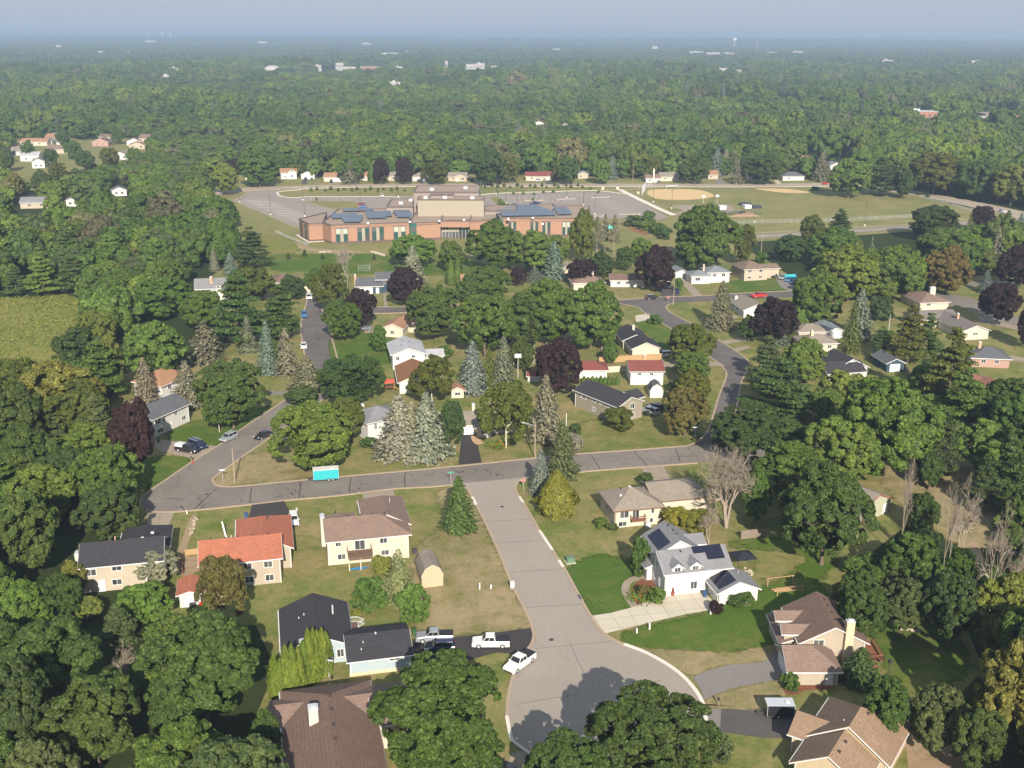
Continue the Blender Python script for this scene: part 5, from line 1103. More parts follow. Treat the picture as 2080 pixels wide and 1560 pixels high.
for s in range(2): proto('midspruce', crown_spruce(210 + s, 14, 11, 10, .10, .85, .05), M_NEEDLE, [((0, 0, -.01), (0, 0, .9), .045, .006)], M_BARK)

KINDN = dict(maple=('maple_tree', 'maple tree'), oak=('oak_tree', 'oak tree'), locust=('locust_tree', 'locust tree'), birch=('birch_tree', 'birch tree'), spruce=('spruce_tree', 'spruce tree'),
             oldspruce=('spruce_tree', 'old spruce tree'), pine=('pine_tree', 'pine tree'), thinpine=('pine_tree', 'bare-trunked pine tree'), column=('cedar_shrub', 'columnar cedar'), cone=('cedar_tree', 'cone-shaped cedar'),
             bush=('shrub', 'shrub'), dead=('dead_tree', 'dead tree'), bigdead=('dead_tree', 'dead tree'), mid=('leafy_tree', 'leafy tree'), midspruce=('spruce_tree', 'spruce tree'))
CATN = dict(column='shrub', bush='shrub')
TREES = []          # (X, Y, r) of every placed tree, for spacing

C_ = dict(green=(.064, .110, .020), dark=(.053, .088, .020), deep=(.042, .070, .019), bright=(.090, .144, .026), lime=(.122, .152, .028), yellow=(.122, .132, .028), olive=(.078, .094, .017), rust=(.108, .094, .026),
          purple=(.026, .013, .016), blue=(.110, .145, .118), silver=(.175, .188, .135), grey=(.128, .134, .088), tan=(.148, .135, .086), pine=(.050, .086, .022), pale=(.160, .182, .080), conif=(.054, .088, .022), cedar=(.102, .145, .020), goldcedar=(.130, .138, .020), greygreen=(.072, .098, .034))
_trng = random.Random(11)
def put_tree(kind, X, Y, r, h, col, label=None, group=None, cat=None, rz=None, name=None, var=None):
    v = PROTO[kind]; c, t = v[_trng.randrange(len(v)) if var is None else var % len(v)]
    nm, ct = KINDN[kind]; nm = name or nm
    root = thing(nm, label, cat or CATN.get(kind, 'tree'), (X, Y, 0), _trng.uniform(0, 6.28) if rz is None else rz, group)
    j = [_trng.uniform(.9, 1.1) for _ in range(3)]; col = tuple(min(.6, a * b * j[0]) for a, b in zip(col, (j[1], 1, j[2])))
    r = r * (1.22 if kind in ('spruce', 'oldspruce', 'midspruce') else .98 if c and kind not in ('column', 'cone', 'pine') else 1.0)
    if c:
        o = link('foliage' if nm == 'shrub' else 'crown', c, root); o.scale = (r, r, h); o.color = (*col, 1)
    if t:
        o = link('trunk', t, root); o.scale = (r, r, h)
    TREES.append((X, Y, r)); return root

TF = dict(maple=.10, oak=.12, locust=.12, birch=.16, mid=.1, spruce=0, oldspruce=.02, pine=.06, thinpine=.1, column=0, cone=0, bush=0, dead=.2, bigdead=.15, midspruce=0)
def solve_tree(cx, t, b, hw, kind):
    """ground point, crown radius and height of a tree whose crown shows between photo rows t and b"""
    by = b
    for _ in range(6):
        X, Y = gp(cx, by); s = F_ * math.cos(TH) / Y * math.cos(TH); s = F_ / (Y * math.cos(TH) + H_ * math.sin(TH))
        de = math.atan2(H_, Y); c, sd = math.cos(de), math.sin(de); r = hw / s
        if TF[kind] == 0 or kind in ('oldspruce', 'pine', 'thinpine'):
            k = .75 if kind in ('column', 'cone', 'bush') else .8
            by = b - k * r * sd * s; h = max(1.2 * r, (by - t) / (s * c))
            if kind == 'bush': h = max(.8 * r, (by - t) / (s * c) * .95)
        else:
            E = (b - t) / 2 / s; a = math.sqrt(max((.62 * r) ** 2, E * E - (r * sd) ** 2)) / c
            h = 2 * a / (1 - TF[kind]); hc = h - a; by = (t + b) / 2 + hc * c * s
    return X, Y, r, h
def tree_px(kind, cx, t, b, hw, col, label, group=None, **k):
    X, Y, r, h = solve_tree(cx, t, b, hw, kind)
    return put_tree(kind, X, Y, r, h, C_[col] if isinstance(col, str) else col, label, group, **k)
# ------------------------------------------------------------------ trees one by one: kind, centre x, crown top, crown bottom, half width, colour, label
T = [
('locust', 640, 808, 952, 84, 'bright', 'broad bright green tree behind the turquoise trailer'),
('locust', 702, 803, 890, 42, 'olive', 'yellow green feathery tree left of the white house with grey roof'),
('locust', 716, 716, 818, 66, 'deep', 'dark feathery tree between the left street and the brown roofed house'),
('spruce', 624, 720, 806, 40, 'grey', 'grey green spruce on the corner below the left street'),
('bush', 613, 784, 835, 32, 'deep', 'dark round shrub under the grey green corner spruce'),
('locust', 696, 606, 684, 39, 'green', 'dense round green tree right of the patched dark street'),
('maple', 735, 582, 662, 32, 'purple', 'purple maple behind the dense round green tree by the street'),
('maple', 821, 538, 615, 37, 'purple', 'purple maple beside the dark roofed blue house'),
('spruce', 839, 497, 582, 27, 'silver', 'silver spruce rising behind the purple maple and blue house'),
('locust', 885, 577, 680, 58, 'dark', 'wide dark tree right of the small tan roofed house'),
('birch', 672, 538, 618, 38, 'olive', 'olive birch with forked white trunk at the street bend'),
('dead', 706, 488, 575, 36, 'tan', 'leafless tree below the left end of the school'),
('maple', 838, 477, 536, 48, 'bright', 'yellow green rounded tree on the lawn below the school'),
('maple', 919, 488, 548, 27, 'green', 'small open tree on the school lawn'),
('column', 916, 525, 582, 8, 'green', 'left one of the two tall column shrubs below the school lawn'),
('column', 930, 524, 580, 7, 'green', 'right one of the two tall column shrubs below the school lawn'),
('pine', 492, 556, 716, 62, 'pine', 'large layered white pine left of the patched street'),
('pine', 573, 583, 700, 48, 'dark', 'dark pine leaning over the patched street'),
('maple', 510, 545, 606, 52, 'olive', 'olive tree crown behind the layered white pine'),
('spruce', 545, 650, 765, 23, 'blue', 'slim blue spruce beside the brownish old spruce at the left street'),
('oldspruce', 583, 664, 768, 30, 'tan', 'brownish old spruce at the left edge of the patched street'),
('pine', 512, 465, 552, 42, 'deep', 'dark green pine at the edge of the school meadow'),
('spruce', 469, 511, 558, 17, 'blue', 'small blue spruce beside the dark pine near the meadow'),
('spruce', 436, 502, 552, 11, 'silver', 'narrow silver spruce in the left woods near the meadow'),
('maple', 592, 558, 606, 28, 'deep', 'dark crown between the brown roofs and the patched street'),
('maple', 415, 585, 668, 48, 'green', 'green tree below the grey roof with brick chimney'),
('maple', 340, 560, 640, 62, 'green', 'broad green tree left of the grey roof with brick chimney'),
('maple', 458, 331, 390, 29, 'lime', 'lime green tree at the left end of the school street'),
('maple', 528, 300, 372, 42, 'green', 'large green tree with forked trunk beside the red car'),
('maple', 480, 322, 352, 15, 'purple', 'small purple tree between lime tree and big green tree'),
('maple', 714, 313, 366, 28, 'green', 'green tree behind the white garage row'),
('oldspruce', 711, 322, 376, 19, 'grey', 'grey green spruce before the wide white garage'),
('maple', 774, 322, 370, 18, 'purple', 'left one of the two purple trees along the school street'),
('maple', 822, 319, 369, 18, 'purple', 'right one of the two purple trees along the school street'),
('column', 755, 333, 369, 7, 'green', 'narrow green column shrub left of the two purple trees'),
('locust', 884, 327, 370, 28, 'olive', 'olive open tree before the houses behind the school'),
('maple', 996, 304, 370, 36, 'dark', 'big dark tree right of the tan brick bungalow'),
('maple', 1035, 318, 366, 22, 'olive', 'olive tree right of the big dark tree on the school street'),
('maple', 1152, 316, 370, 22, 'green', 'green round tree left of the small grey cottage'),
('oldspruce', 1125, 339, 368, 10, 'rust', 'rusty dying spruce beside the white van'),
('maple', 1222, 322, 369, 20, 'bright', 'bright tree right of the small grey cottage'),
('spruce', 1243, 315, 366, 13, 'blue', 'blue green spruce near the tall pole on the school street'),
('spruce', 1455, 300, 358, 19, 'blue', 'left spruce of the tall blue group beside the driveway'),
('spruce', 1473, 303, 356, 14, 'silver', 'right spruce of the tall blue group beside the driveway'),
('oldspruce', 1497, 324, 375, 18, 'grey', 'stocky grey spruce right of the tall blue group'),
('locust', 1545, 310, 368, 42, 'dark', 'wide flat dark tree before the white house'),
('maple', 1410, 314, 369, 30, 'dark', 'dark dense tree above the ball field'),
('spruce', 1668, 302, 370, 19, 'grey', 'tall grey spruce right of the grey hip roof house'),
('spruce', 1602, 292, 345, 15, 'grey', 'grey spruce behind the grey hip roof house'),
('maple', 1722, 322, 395, 42, 'bright', 'light green tree at the highway bend'),
('pine', 1786, 323, 402, 38, 'deep', 'dark pine at the highway bend'),
('maple', 1838, 345, 398, 20, 'dark', 'slim dark tree with bare trunk beside the highway'),
('maple', 1895, 306, 388, 55, 'olive', 'large olive tree beyond the highway'),
('maple', 1990, 320, 398, 48, 'dark', 'dark tree beyond the highway left of the lime one'),
('maple', 2052, 335, 410, 42, 'lime', 'lime green tree beyond the highway at the right edge'),
('maple', 1004, 448, 538, 58, 'green', 'rounded green tree before the right wing of the school'),
('maple', 1092, 471, 548, 62, 'bright', 'yellow green tree before the right wing of the school'),
('maple', 1182, 425, 525, 29, 'olive', 'tall upright tree at the right end of the school'),
('thinpine', 1212, 444, 518, 14, 'tan', 'left thin pine beside the school playground'),
('thinpine', 1228, 440, 516, 12, 'tan', 'middle thin pine beside the school playground'),
('thinpine', 1247, 442, 522, 14, 'tan', 'right thin pine beside the school playground'),
('maple', 1220, 510, 562, 27, 'deep', 'dark tree below the thin pines'),
('spruce', 1125, 488, 572, 26, 'blue', 'tall blue spruce above the big maple group'),
('spruce', 1086, 541, 576, 20, 'blue', 'short blue spruce left of the tall blue one'),
('maple', 1183, 524, 576, 33, 'purple', 'purple tree before the brown roof with chimney'),
('maple', 1053, 541, 578, 18, 'purple', 'small purple tree above the big maple group'),
('maple', 1330, 498, 584, 44, 'purple', 'big purple brown tree between brown roof and grey roof houses'),
('maple', 1303, 481, 532, 25, 'bright', 'small yellow green tree above the purple brown one'),
('maple', 1430, 415, 542, 74, 'green', 'huge green maple above the grey roofed white house'),
('locust', 1510, 452, 530, 22, 'olive', 'leaning half bare tree right of the huge maple'),
('maple', 993, 538, 602, 50, 'green', 'green tree behind the big maple group left end'),
('maple', 985, 590, 716, 66, 'green', 'leftmost crown of the big maple group in the centre'),
('maple', 1060, 592, 700, 58, 'dark', 'middle crown of the big maple group in the centre'),
('maple', 1110, 566, 690, 60, 'green', 'upper crown of the big maple group in the centre'),
('maple', 1200, 573, 698, 66, 'green', 'rightmost crown of the big maple group in the centre'),
('spruce', 960, 690, 806, 31, 'blue', 'blue spruce at left of the three backyard spruces'),
('oldspruce', 994, 697, 792, 17, 'olive', 'thin brownish spruce between two backyard spruces'),
('spruce', 1023, 681, 792, 27, 'grey', 'grey spruce at right of the three backyard spruces'),
('maple', 1134, 685, 792, 47, 'purple', 'large dark purple tree left of the red roofed garage'),
('spruce', 1463, 568, 675, 29, 'grey', 'big grey green spruce in the corner yard of the right street'),
('maple', 1402, 655, 738, 50, 'olive', 'olive green tree on the bend of the right street'),
('maple', 1408, 712, 780, 37, 'green', 'green tree with red tips below the olive tree'),
('maple', 1404, 750, 822, 38, 'olive', 'brownish green tree behind the olive round one'),
('maple', 1390, 784, 880, 52, 'rust', 'olive round tree with brown top beside the parked van'),
('spruce', 1108, 760, 908, 40, 'grey', 'tall dense grey spruce at the centre beside the lamp post'),
('spruce', 1142, 853, 978, 33, 'greygreen', 'green grey spruce right of the small blue spruce'),
('spruce', 1098, 911, 1012, 23, 'blue', 'small blue spruce by the stop sign'),
('cone', 1131, 957, 1057, 39, 'goldcedar', 'golden green cone cedar by the road junction'),
('bush', 1167, 880, 922, 18, 'silver', 'white flowering shrub beside the green grey spruce'),
('bush', 1166, 858, 888, 15, 'deep', 'dark shrub above the white flowering one'),
('bush', 1258, 826, 880, 33, 'olive', 'round dark shrub tree before the tan house with dark roof'),
('birch', 1028, 775, 893, 58, 'olive', 'wide birch with white trunk beside the flower island'),
('spruce', 812, 800, 942, 50, 'silver', 'left spruce of the silver pair before the white house'),
('spruce', 868, 797, 944, 50, 'silver', 'right spruce of the silver pair before the white house'),
('spruce', 838, 815, 938, 38, 'silver', 'middle spruce filling the gap of the silver pair'),
('birch', 878, 725, 808, 48, 'olive', 'dark olive tree above the silver spruce pair'),
('maple', 917, 810, 906, 29, 'deep', 'dark green tree left of the blacktop driveway'),
('bush', 750, 888, 914, 18, 'dark', 'clipped round shrub at the corner of the white house'),
('pine', 1580, 735, 878, 84, 'pine', 'huge layered pine right of the right street'),
('pine', 1555, 686, 790, 44, 'greygreen', 'grey green pine behind the huge layered pine'),
('maple', 1630, 684, 770, 48, 'bright', 'bright tree below the tan roofs on the right'),
('oak', 1510, 830, 920, 72, 'deep', 'dark spreading tree over the street corner'),
('maple', 1590, 845, 925, 52, 'dark', 'dark crown right of the spreading corner tree'),
('bigdead', 1475, 902, 1056, 78, 'tan', 'large bleached dead tree beside the grey roofed house'),
('dead', 1440, 1010, 1092, 38, 'tan', 'fallen looking dead tree behind the yellow green shrubs'),
('maple', 1598, 893, 1012, 74, 'green', 'green tree right of the large dead tree'),
('maple', 1534, 955, 1052, 30, 'green', 'narrow green tree beside the large dead tree'),
('bush', 1375, 1030, 1086, 34, 'goldcedar', 'yellow green shrub left of the pair behind the solar house'),
('bush', 1420, 1036, 1092, 36, 'goldcedar', 'yellow green shrub right of the pair behind the solar house'),
('maple', 1568, 603, 692, 48, 'purple', 'purple tree beside the white house on the right street'),
('spruce', 1580, 650, 704, 23, 'blue', 'blue spruce below the purple tree on the right'),
('oldspruce', 1605, 655, 700, 16, 'olive', 'olive spruce beside the tan roof'),
('maple', 1602, 476, 530, 32, 'dark', 'dark tree above the tan split level house'),
('maple', 1648, 436, 492, 26, 'olive', 'rounded olive tree by the lower highway'),
('pine', 1704, 426, 482, 26, 'deep', 'dark pine by the lower highway'),
('maple', 1690, 465, 528, 56, 'green', 'broad green tree below the lower highway'),
('maple', 1720, 495, 602, 68, 'lime', 'yellow green big tree left of the bright pair'),
('maple', 1800, 498, 602, 62, 'bright', 'yellow green big tree right of the bright pair'),
('maple', 1848, 512, 592, 32, 'bright', 'upright bright tree beside the olive brown tree'),
('maple', 1920, 500, 590, 47, 'rust', 'olive brown upright tree above the brown roofed house'),
('maple', 1915, 464, 532, 60, 'green', 'wide green tree below the highway on the right'),
('locust', 1895, 419, 478, 52, 'deep', 'open branched dark tree beside the highway'),
('maple', 1993, 415, 468, 25, 'purple', 'purple tree beside the highway'),
('spruce', 2042, 426, 490, 18, 'green', 'green spruce at the right edge beside the highway'),
('spruce', 2068, 432, 492, 16, 'blue', 'blue spruce at the right edge beside the highway'),
('oldspruce', 1968, 430, 478, 9, 'olive', 'narrow olive spruce left of the highway purple tree'),
('oldspruce', 2020, 458, 545, 27, 'grey', 'tall olive grey spruce on the right side'),
('maple', 2062, 498, 580, 42, 'purple', 'dark brown purple tree at the right edge'),
('spruce', 2000, 547, 598, 16, 'blue', 'young blue spruce left of the large purple tree'),
('maple', 2023, 570, 654, 42, 'purple', 'large purple tree beside the right hand street'),
('maple', 2088, 612, 700, 26, 'purple', 'purple tree cut by the right edge'),
('maple', 1658, 547, 648, 52, 'green', 'green tree with yellow tips behind the column cedars'),
('spruce', 1743, 584, 694, 29, 'blue', 'tall blue spruce beside the garage on the right'),
('oldspruce', 1727, 612, 722, 25, 'olive', 'thin olive spruce before the tall blue one'),
('bush', 1787, 596, 655, 26, 'deep', 'dark tall shrub beside the red deck'),
('pine', 1842, 622, 752, 40, 'olive', 'olive pine in the middle of the right hand yards'),
('pine', 1880, 640, 745, 34, 'dark', 'dark pine right of the olive pine'),
('pine', 1920, 675, 868, 60, 'olive', 'massive olive pine left of the grey roof on the right'),
('maple', 1790, 764, 958, 106, 'bright', 'huge bright green maple right of the centre'),
('maple', 1704, 750, 845, 56, 'lime', 'yellow green maple behind the huge bright one'),
('maple', 2018, 772, 866, 50, 'green', 'green tree before the reddish roof on the right'),
('maple', 2000, 850, 960, 70, 'bright', 'bright tree above the bare trees on the right'),
('pine', 2050, 900, 1050, 60, 'dark', 'dark pine at the right edge above the bare trees'),
('pine', 1905, 840, 990, 50, 'deep', 'shadowy pine beside the huge bright maple'),
('oak', 1668, 942, 1135, 100, 'dark', 'giant dark oak right of the large dead tree'),
('dead', 1950, 962, 1125, 52, 'tan', 'leaning bare tree with pale trunk on the right'),
('dead', 1915, 985, 1155, 26, 'tan', 'slim bare tree leaning left on the right side'),
('dead', 2010, 1015, 1205, 46, 'tan', 'bare branching tree beside the yellow green one'),
('dead', 2058, 1075, 1235, 44, 'tan', 'bare tree at the right edge'),
('dead', 1825, 930, 1095, 24, 'tan', 'thin bare tree before the house with red trim'),
('maple', 1870, 998, 1078, 34, 'dark', 'small dark tree beside the house with red trim'),
('maple', 2032, 1165, 1325, 66, 'lime', 'yellow green tree with pale limb at the right edge'),
('maple', 2040, 1308, 1515, 78, 'yellow', 'yellowish big tree in the lower right corner'),
('oak', 1738, 1165, 1300, 56, 'dark', 'dark tree behind the brown roofed house with stone chimney'),
('oak', 1825, 1175, 1285, 50, 'greygreen', 'grey green bushy tree beyond the back lawn'),
('maple', 1925, 1160, 1305, 60, 'deep', 'dark wooded tree above the back lawn'),
('maple', 1945, 1110, 1190, 38, 'green', 'bright green young tree between bare trunks'),
('oak', 1790, 1378, 1505, 52, 'dark', 'dark bushy tree beside the stone chimney'),
('oak', 1900, 1398, 1530, 60, 'greygreen', 'grey green bushy tree below the back lawn'),
('oak', 1975, 1440, 1580, 60, 'dark', 'dark bushy tree left of the yellowish corner tree'),
('spruce', 1745, 1316, 1404, 44, 'deep', 'broad dark spruce beside the beige house gable'),
('bush', 1603, 1368, 1410, 20, 'green', 'small round tree at the garage corner'),
('bush', 1297, 1090, 1176, 21, 'dark', 'upright dark shrub tree at the left wall of the solar house'),
('bush', 1334, 1194, 1229, 18, 'bright', 'bright leafy shrub at the front corner of the solar house'),
('bush', 1308, 1188, 1218, 14, 'rust', 'tall rusty grasses in the flower bed'),
('bush', 1454, 1220, 1250, 15, 'purple', 'dark red shrub at the end of the pale driveway'),
('bush', 1500, 1222, 1236, 30, 'dark', 'low dark planting along the garage wall'),
('bush', 1310, 960, 984, 17, 'dark', 'dark shrub above the grey hip roof'),
('bush', 1221, 1050, 1076, 14, 'green', 'green shrub left of the pair at the white house corner'),
('bush', 1243, 1063, 1080, 13, 'greygreen', 'low grey green shrub at the white house corner'),
('spruce', 933, 966, 1090, 37, 'conif', 'green fir on the lawn beside the pale road'),
('oldspruce', 812, 1116, 1228, 34, 'pale', 'pale green spruce left of the barn shaped shed'),
('bush', 776, 1126, 1172, 22, 'lime', 'yellow shrubs below the deck'),
('bush', 752, 1172, 1252, 36, 'green', 'large green shrub behind the dark roofed house'),
('bush', 838, 1188, 1280, 34, 'bright', 'bright green small tree beside the dark roofed garage'),
('bush', 722, 1238, 1262, 12, 'lime', 'small yellow shrub by the white stairs'),
('locust', 902, 1338, 1572, 142, (.060, .102, .019), 'huge feathery tree at the bottom beside the cul de sac'),
('locust', 1318, 1398, 1620, 128, 'dark', 'large tree at the bottom edge right of the cul de sac'),
('locust', 1150, 1492, 1660, 84, 'dark', 'lower tree cut by the bottom edge in the cul de sac'),
('bush', 1455, 1490, 1560, 30, 'greygreen', 'pale shrub right of the large bottom tree'),
('oak', 423, 1250, 1475, 126, 'dark', 'massive dark oak left of the column cedars'),
('oak', 120, 1245, 1425, 104, 'dark', 'big oak at the lower left'),
('oak', 205, 1375, 1560, 102, 'dark', 'big oak in the lower left corner woods'),
('oak', 50, 1350, 1550, 80, 'deep', 'dark oak at the left edge of the lower woods'),
('maple', 380, 1480, 1640, 110, 'green', 'green tree cut by the bottom edge at left'),
('maple', 100, 1505, 1680, 75, 'greygreen', 'grey green tree in the bottom left corner'),
('dead', 264, 1290, 1390, 36, 'tan', 'bare brown tree between the dark oaks'),
('pine', 245, 1236, 1336, 42, 'greygreen', 'grey green pine above the bare brown tree'),
('maple', 292, 1182, 1268, 56, 'bright', 'vivid green tree below the beige house on the left'),
('maple', 152, 1138, 1205, 28, 'yellow', 'yellow green small tree at the corner of the beige house'),
('maple', 185, 1208, 1258, 30, 'lime', 'yellowish low tree below the beige house'),
('maple', 130, 1165, 1262, 42, 'dark', 'dark tree left of the yellowish low one'),
('maple', 320, 1115, 1185, 42, 'silver', 'silvery olive tree covering the beige house corner'),
('birch', 455, 1132, 1262, 52, 'rust', 'rust tinged birch before the orange roofed house'),
('oak', 225, 978, 1100, 70, 'deep', 'dark oak beside the left end of the cross street'),
('oak', 60, 988, 1160, 76, 'dark', 'dark oak at the left edge below the middle'),
('maple', 275, 810, 955, 46, (.030, .014, .014), 'tall dark red maple left of the white split level house'),
('maple', 135, 728, 868, 86, 'yellow', 'big yellow green tree in the left woods'),
('maple', 320, 650, 770, 64, 'bright', 'bright green maple above the tan spruces'),
('maple', 228, 678, 785, 30, 'yellow', 'yellowish tree left of the bright green maple'),
('maple', 168, 662, 768, 58, 'deep', 'very dark tree beside the meadow'),
('locust', 200, 626, 705, 38, 'lime', 'willow like pale tree at the meadow edge'),
('spruce', 298, 725, 828, 29, 'tan', 'tan grey spruce left of the tan roof'),
('spruce', 382, 732, 834, 37, 'tan', 'wide tan grey spruce right of the tan roof'),
('locust', 475, 726, 858, 73, 'dark', 'wide dome shaped dark tree on the left lawn'),
('birch', 446, 790, 866, 30, 'green', 'small half bare tree before the dome shaped tree'),
('oldspruce', 420, 650, 748, 42, 'grey', 'brownish spruce above the dome shaped tree'),
('pine', 205, 812, 955, 46, 'greygreen', 'pale green pine left of the dark red maple'),
('maple', 60, 860, 1000, 70, 'dark', 'dark tree at the left edge near the middle'),
('maple', 150, 905, 1030, 62, 'deep', 'dark tree below the pale green pine'),
('spruce', 505, 640, 720, 20, 'grey', 'small grey spruce behind the big pine'),
('bush', 1378, 562, 594, 9, 'green', 'clipped green hedge beside the white house path'),
('bush', 1283, 571, 582, 11, 'green', 'low shrub before the brown roofed white house'),
('bush', 1331, 638, 660, 14, 'green', 'small round tree at the street edge'),
('bush', 1372, 770, 800, 16, 'greygreen', 'shrub beside the small barn'),
('maple', 560, 690, 748, 24, 'dark', 'dark tree between blue spruce and street'),
]
T += [
('oak', 545, 1452, 1560, 34, 'dark', 'small dark tree left of the big brown roof'), ('maple', 350, 1370, 1490, 50, 'dark', 'dark rounded tree below the bare brown tree'),
('pine', 1990, 930, 1050, 36, 'deep', 'dark pine behind the leaning bare tree'), ('maple', 2065, 985, 1080, 34, 'green', 'green tree at the right edge behind the bare trees'), ('maple', 1885, 920, 990, 26, 'dark', 'dark round tree right of the thin bare tree'),
('maple', 1240, 690, 735, 16, 'green', 'small green tree beside the wooden play structure'), ('maple', 770, 660, 712, 20, 'green', 'green tree behind the pale grey roofed house'), ('bush', 760, 742, 775, 22, 'bright', 'garden shrubs left of the pale grey roofed house'),
('bush', 1200, 650, 690, 20, 'green', 'shrub under the right end of the big maple group'), ('maple', 950, 560, 612, 26, 'dark', 'dark tree left of the cream house with tan roof'), ('maple', 1270, 500, 545, 20, 'dark', 'dark tree above the brown roofed white house'),
('bush', 1390, 730, 760, 18, 'green', 'shrub on the bend below the olive tree'), ('maple', 1520, 640, 690, 24, 'deep', 'dark shrubby tree below the white house with dark porch'), ('maple', 1560, 760, 800, 26, 'olive', 'olive crown behind the huge layered pine top'),
('maple', 640, 545, 592, 24, 'green', 'green tree above the street end'), ('bush', 905, 700, 728, 16, 'green', 'shrub right of the pale grey roofed house'), ('locust', 1060, 690, 745, 26, 'dark', 'shaded tree left of the large dark purple tree'),
('maple', 60, 285, 322, 14, 'green', 'green tree between the white houses at far left'), ('maple', 105, 300, 335, 16, 'dark', 'dark tree below the far left houses'), ('maple', 150, 285, 320, 18, 'green', 'green tree between the two groups of far left houses'), ('maple', 175, 305, 345, 20, 'dark', 'dark tree below the peach gabled house'), ('maple', 225, 298, 340, 20, 'olive', 'olive tree below the dark purple brown roof'), ('maple', 15, 300, 345, 16, 'dark', 'dark tree at the left edge before the far houses'), ('maple', 130, 262, 296, 16, 'dark', 'dark tree behind the brick topped house'), ('maple', 240, 262, 290, 14, 'green', 'green tree behind the brown gabled far house'), ('maple', 275, 300, 338, 18, 'bright', 'bright tree right of the far left houses'),
('maple', 88, 345, 392, 22, 'dark', 'dark tree right of the tall white far house'), ('maple', 30, 350, 395, 20, 'yellow', 'yellowish tree before the tall white far house'), ('maple', 120, 330, 372, 20, 'olive', 'olive tree on the slope below the far left houses')]
for kind, cx, t, b, hw, col, lab in T:
    tree_px(kind, cx, t, b, hw, col, lab, var=cx)
_ord = ['first', 'second', 'third', 'fourth', 'fifth', 'sixth', 'seventh', 'eighth', 'ninth', 'tenth', 'eleventh']
# column cedars in a row, front one first
for k, (cx, t, b, hw) in enumerate([(561, 1335, 1425, 14), (573, 1342, 1424, 11), (585, 1316, 1422, 15), (598, 1314, 1418, 14), (610, 1318, 1412, 13), (620, 1306, 1400, 13), (631, 1284, 1395, 14), (641, 1282, 1388, 13), (649, 1284, 1382, 12), (658, 1281, 1378, 13), (666, 1286, 1372, 11)]):
    tree_px('column', cx, t, b, hw, 'cedar', _ord[k] + ' yellow green column cedar from the left between the black and brown roofs', 'row of column cedars')
for k in range(9):
    tree_px('column', 1186 + k * 8.5, 763 + (k % 2) * 2, 783, 4.6, 'green', _ord[k] + ' small dark column cedar from the left below the red roofed garage', 'cedar hedge below the garage')
for k, cx in enumerate((1620, 1628, 1637)):
    tree_px('column', cx, 620 + 2 * k, 662, 6, 'bright', _ord[k] + ' column cedar from the left of three beside the purple tree', 'three column cedars on the right')
# young conifers on the verge of the school street
yx = [632, 644, 661, 672, 687, 699, 715, 725, 742, 753, 768, 779, 795, 806, 822, 976, 985, 1000, 1011, 1024, 1036, 1051, 1060, 1077, 1087, 1101, 1110, 1127, 1134, 1150, 1160, 1174, 1183]
for k, cx in enumerate(yx):
    up = k % 2; b = (389 if not up else 386.5) if cx < 900 else (382 if not up else 379)
    tree_px('spruce' if k % 3 else 'cone', cx, b - (8.5 if k % 3 != 2 else 6), b, 3.2 + (k % 2) * .5, 'dark', 'young conifer in the planted line along the school street', 'young conifers along the school street')
for cx, b in [(1010, 394), (1043, 396), (1063, 396), (1085, 397), (1104, 393), (1124, 392), (1216, 393), (1200, 386), (1083, 408), (1320, 443), (643, 408)]:
    tree_px('bush', cx, b - 7, b, 3.2, 'bright', 'newly planted leafy tree beside the school car park', 'new trees around the car park')
for cx, t, b, hw in [(586, 512, 527, 5), (619, 505, 522, 6), (655, 513, 527, 5), (760, 514, 528, 4)]:
    tree_px('spruce', cx, t, b, hw, 'deep', 'small young spruce on the lawn below the school', 'young spruces on the school lawn')
for cx, t, b, hw, c in [(1290, 436, 462, 22, 'greygreen'), (1318, 425, 460, 13, 'green'), (1335, 452, 478, 18, 'green'), (1310, 448, 470, 14, 'bright'), (1350, 460, 488, 16, 'dark'), (1868, 388, 397, 5, 'dark'), (1884, 393, 402, 4.5, 'dark'), (1655, 382, 388, 10, 'green'), (1952, 384, 400, 7, 'lime'), (1545, 510, 540, 14, 'green')]:
    tree_px('bush', cx, t, b, hw, c, 'loose shrub on the open ground beside the school field', 'shrubs around the school field')
for X in (1016, 1023, 1030): tree_px('bush', X, 402 + (X - 1016) * .8, 418 + (X - 1016) * .2, 5, 'bright', 'bright shrub in the wedge bed beside the school car park', 'wedge bed shrubs')

# ------------------------------------------------------------------ scattered trees
def inpoly(px_, py_, poly):
    ins = np.zeros(px_.shape, bool); n = len(poly)
    for i in range(n):
        x1, y1 = poly[i]; x2, y2 = poly[(i + 1) % n]
        if y1 == y2: continue
        c = ((y1 > py_) != (y2 > py_)) & (px_ < (x2 - x1) * (py_ - y1) / (y2 - y1) + x1); ins ^= c
    return ins
def px_arr(X, Y):
    vx, vy, vz = X, Y, -H_ + 0 * X
    f = vx * CF[0] + vy * CF[1] + vz * CF[2]
    return 1040 + F_ * (vx * CR[0] + vy * CR[1] + vz * CR[2]) / f, 780 - F_ * (vx * CU[0] + vy * CU[1] + vz * CU[2]) / f

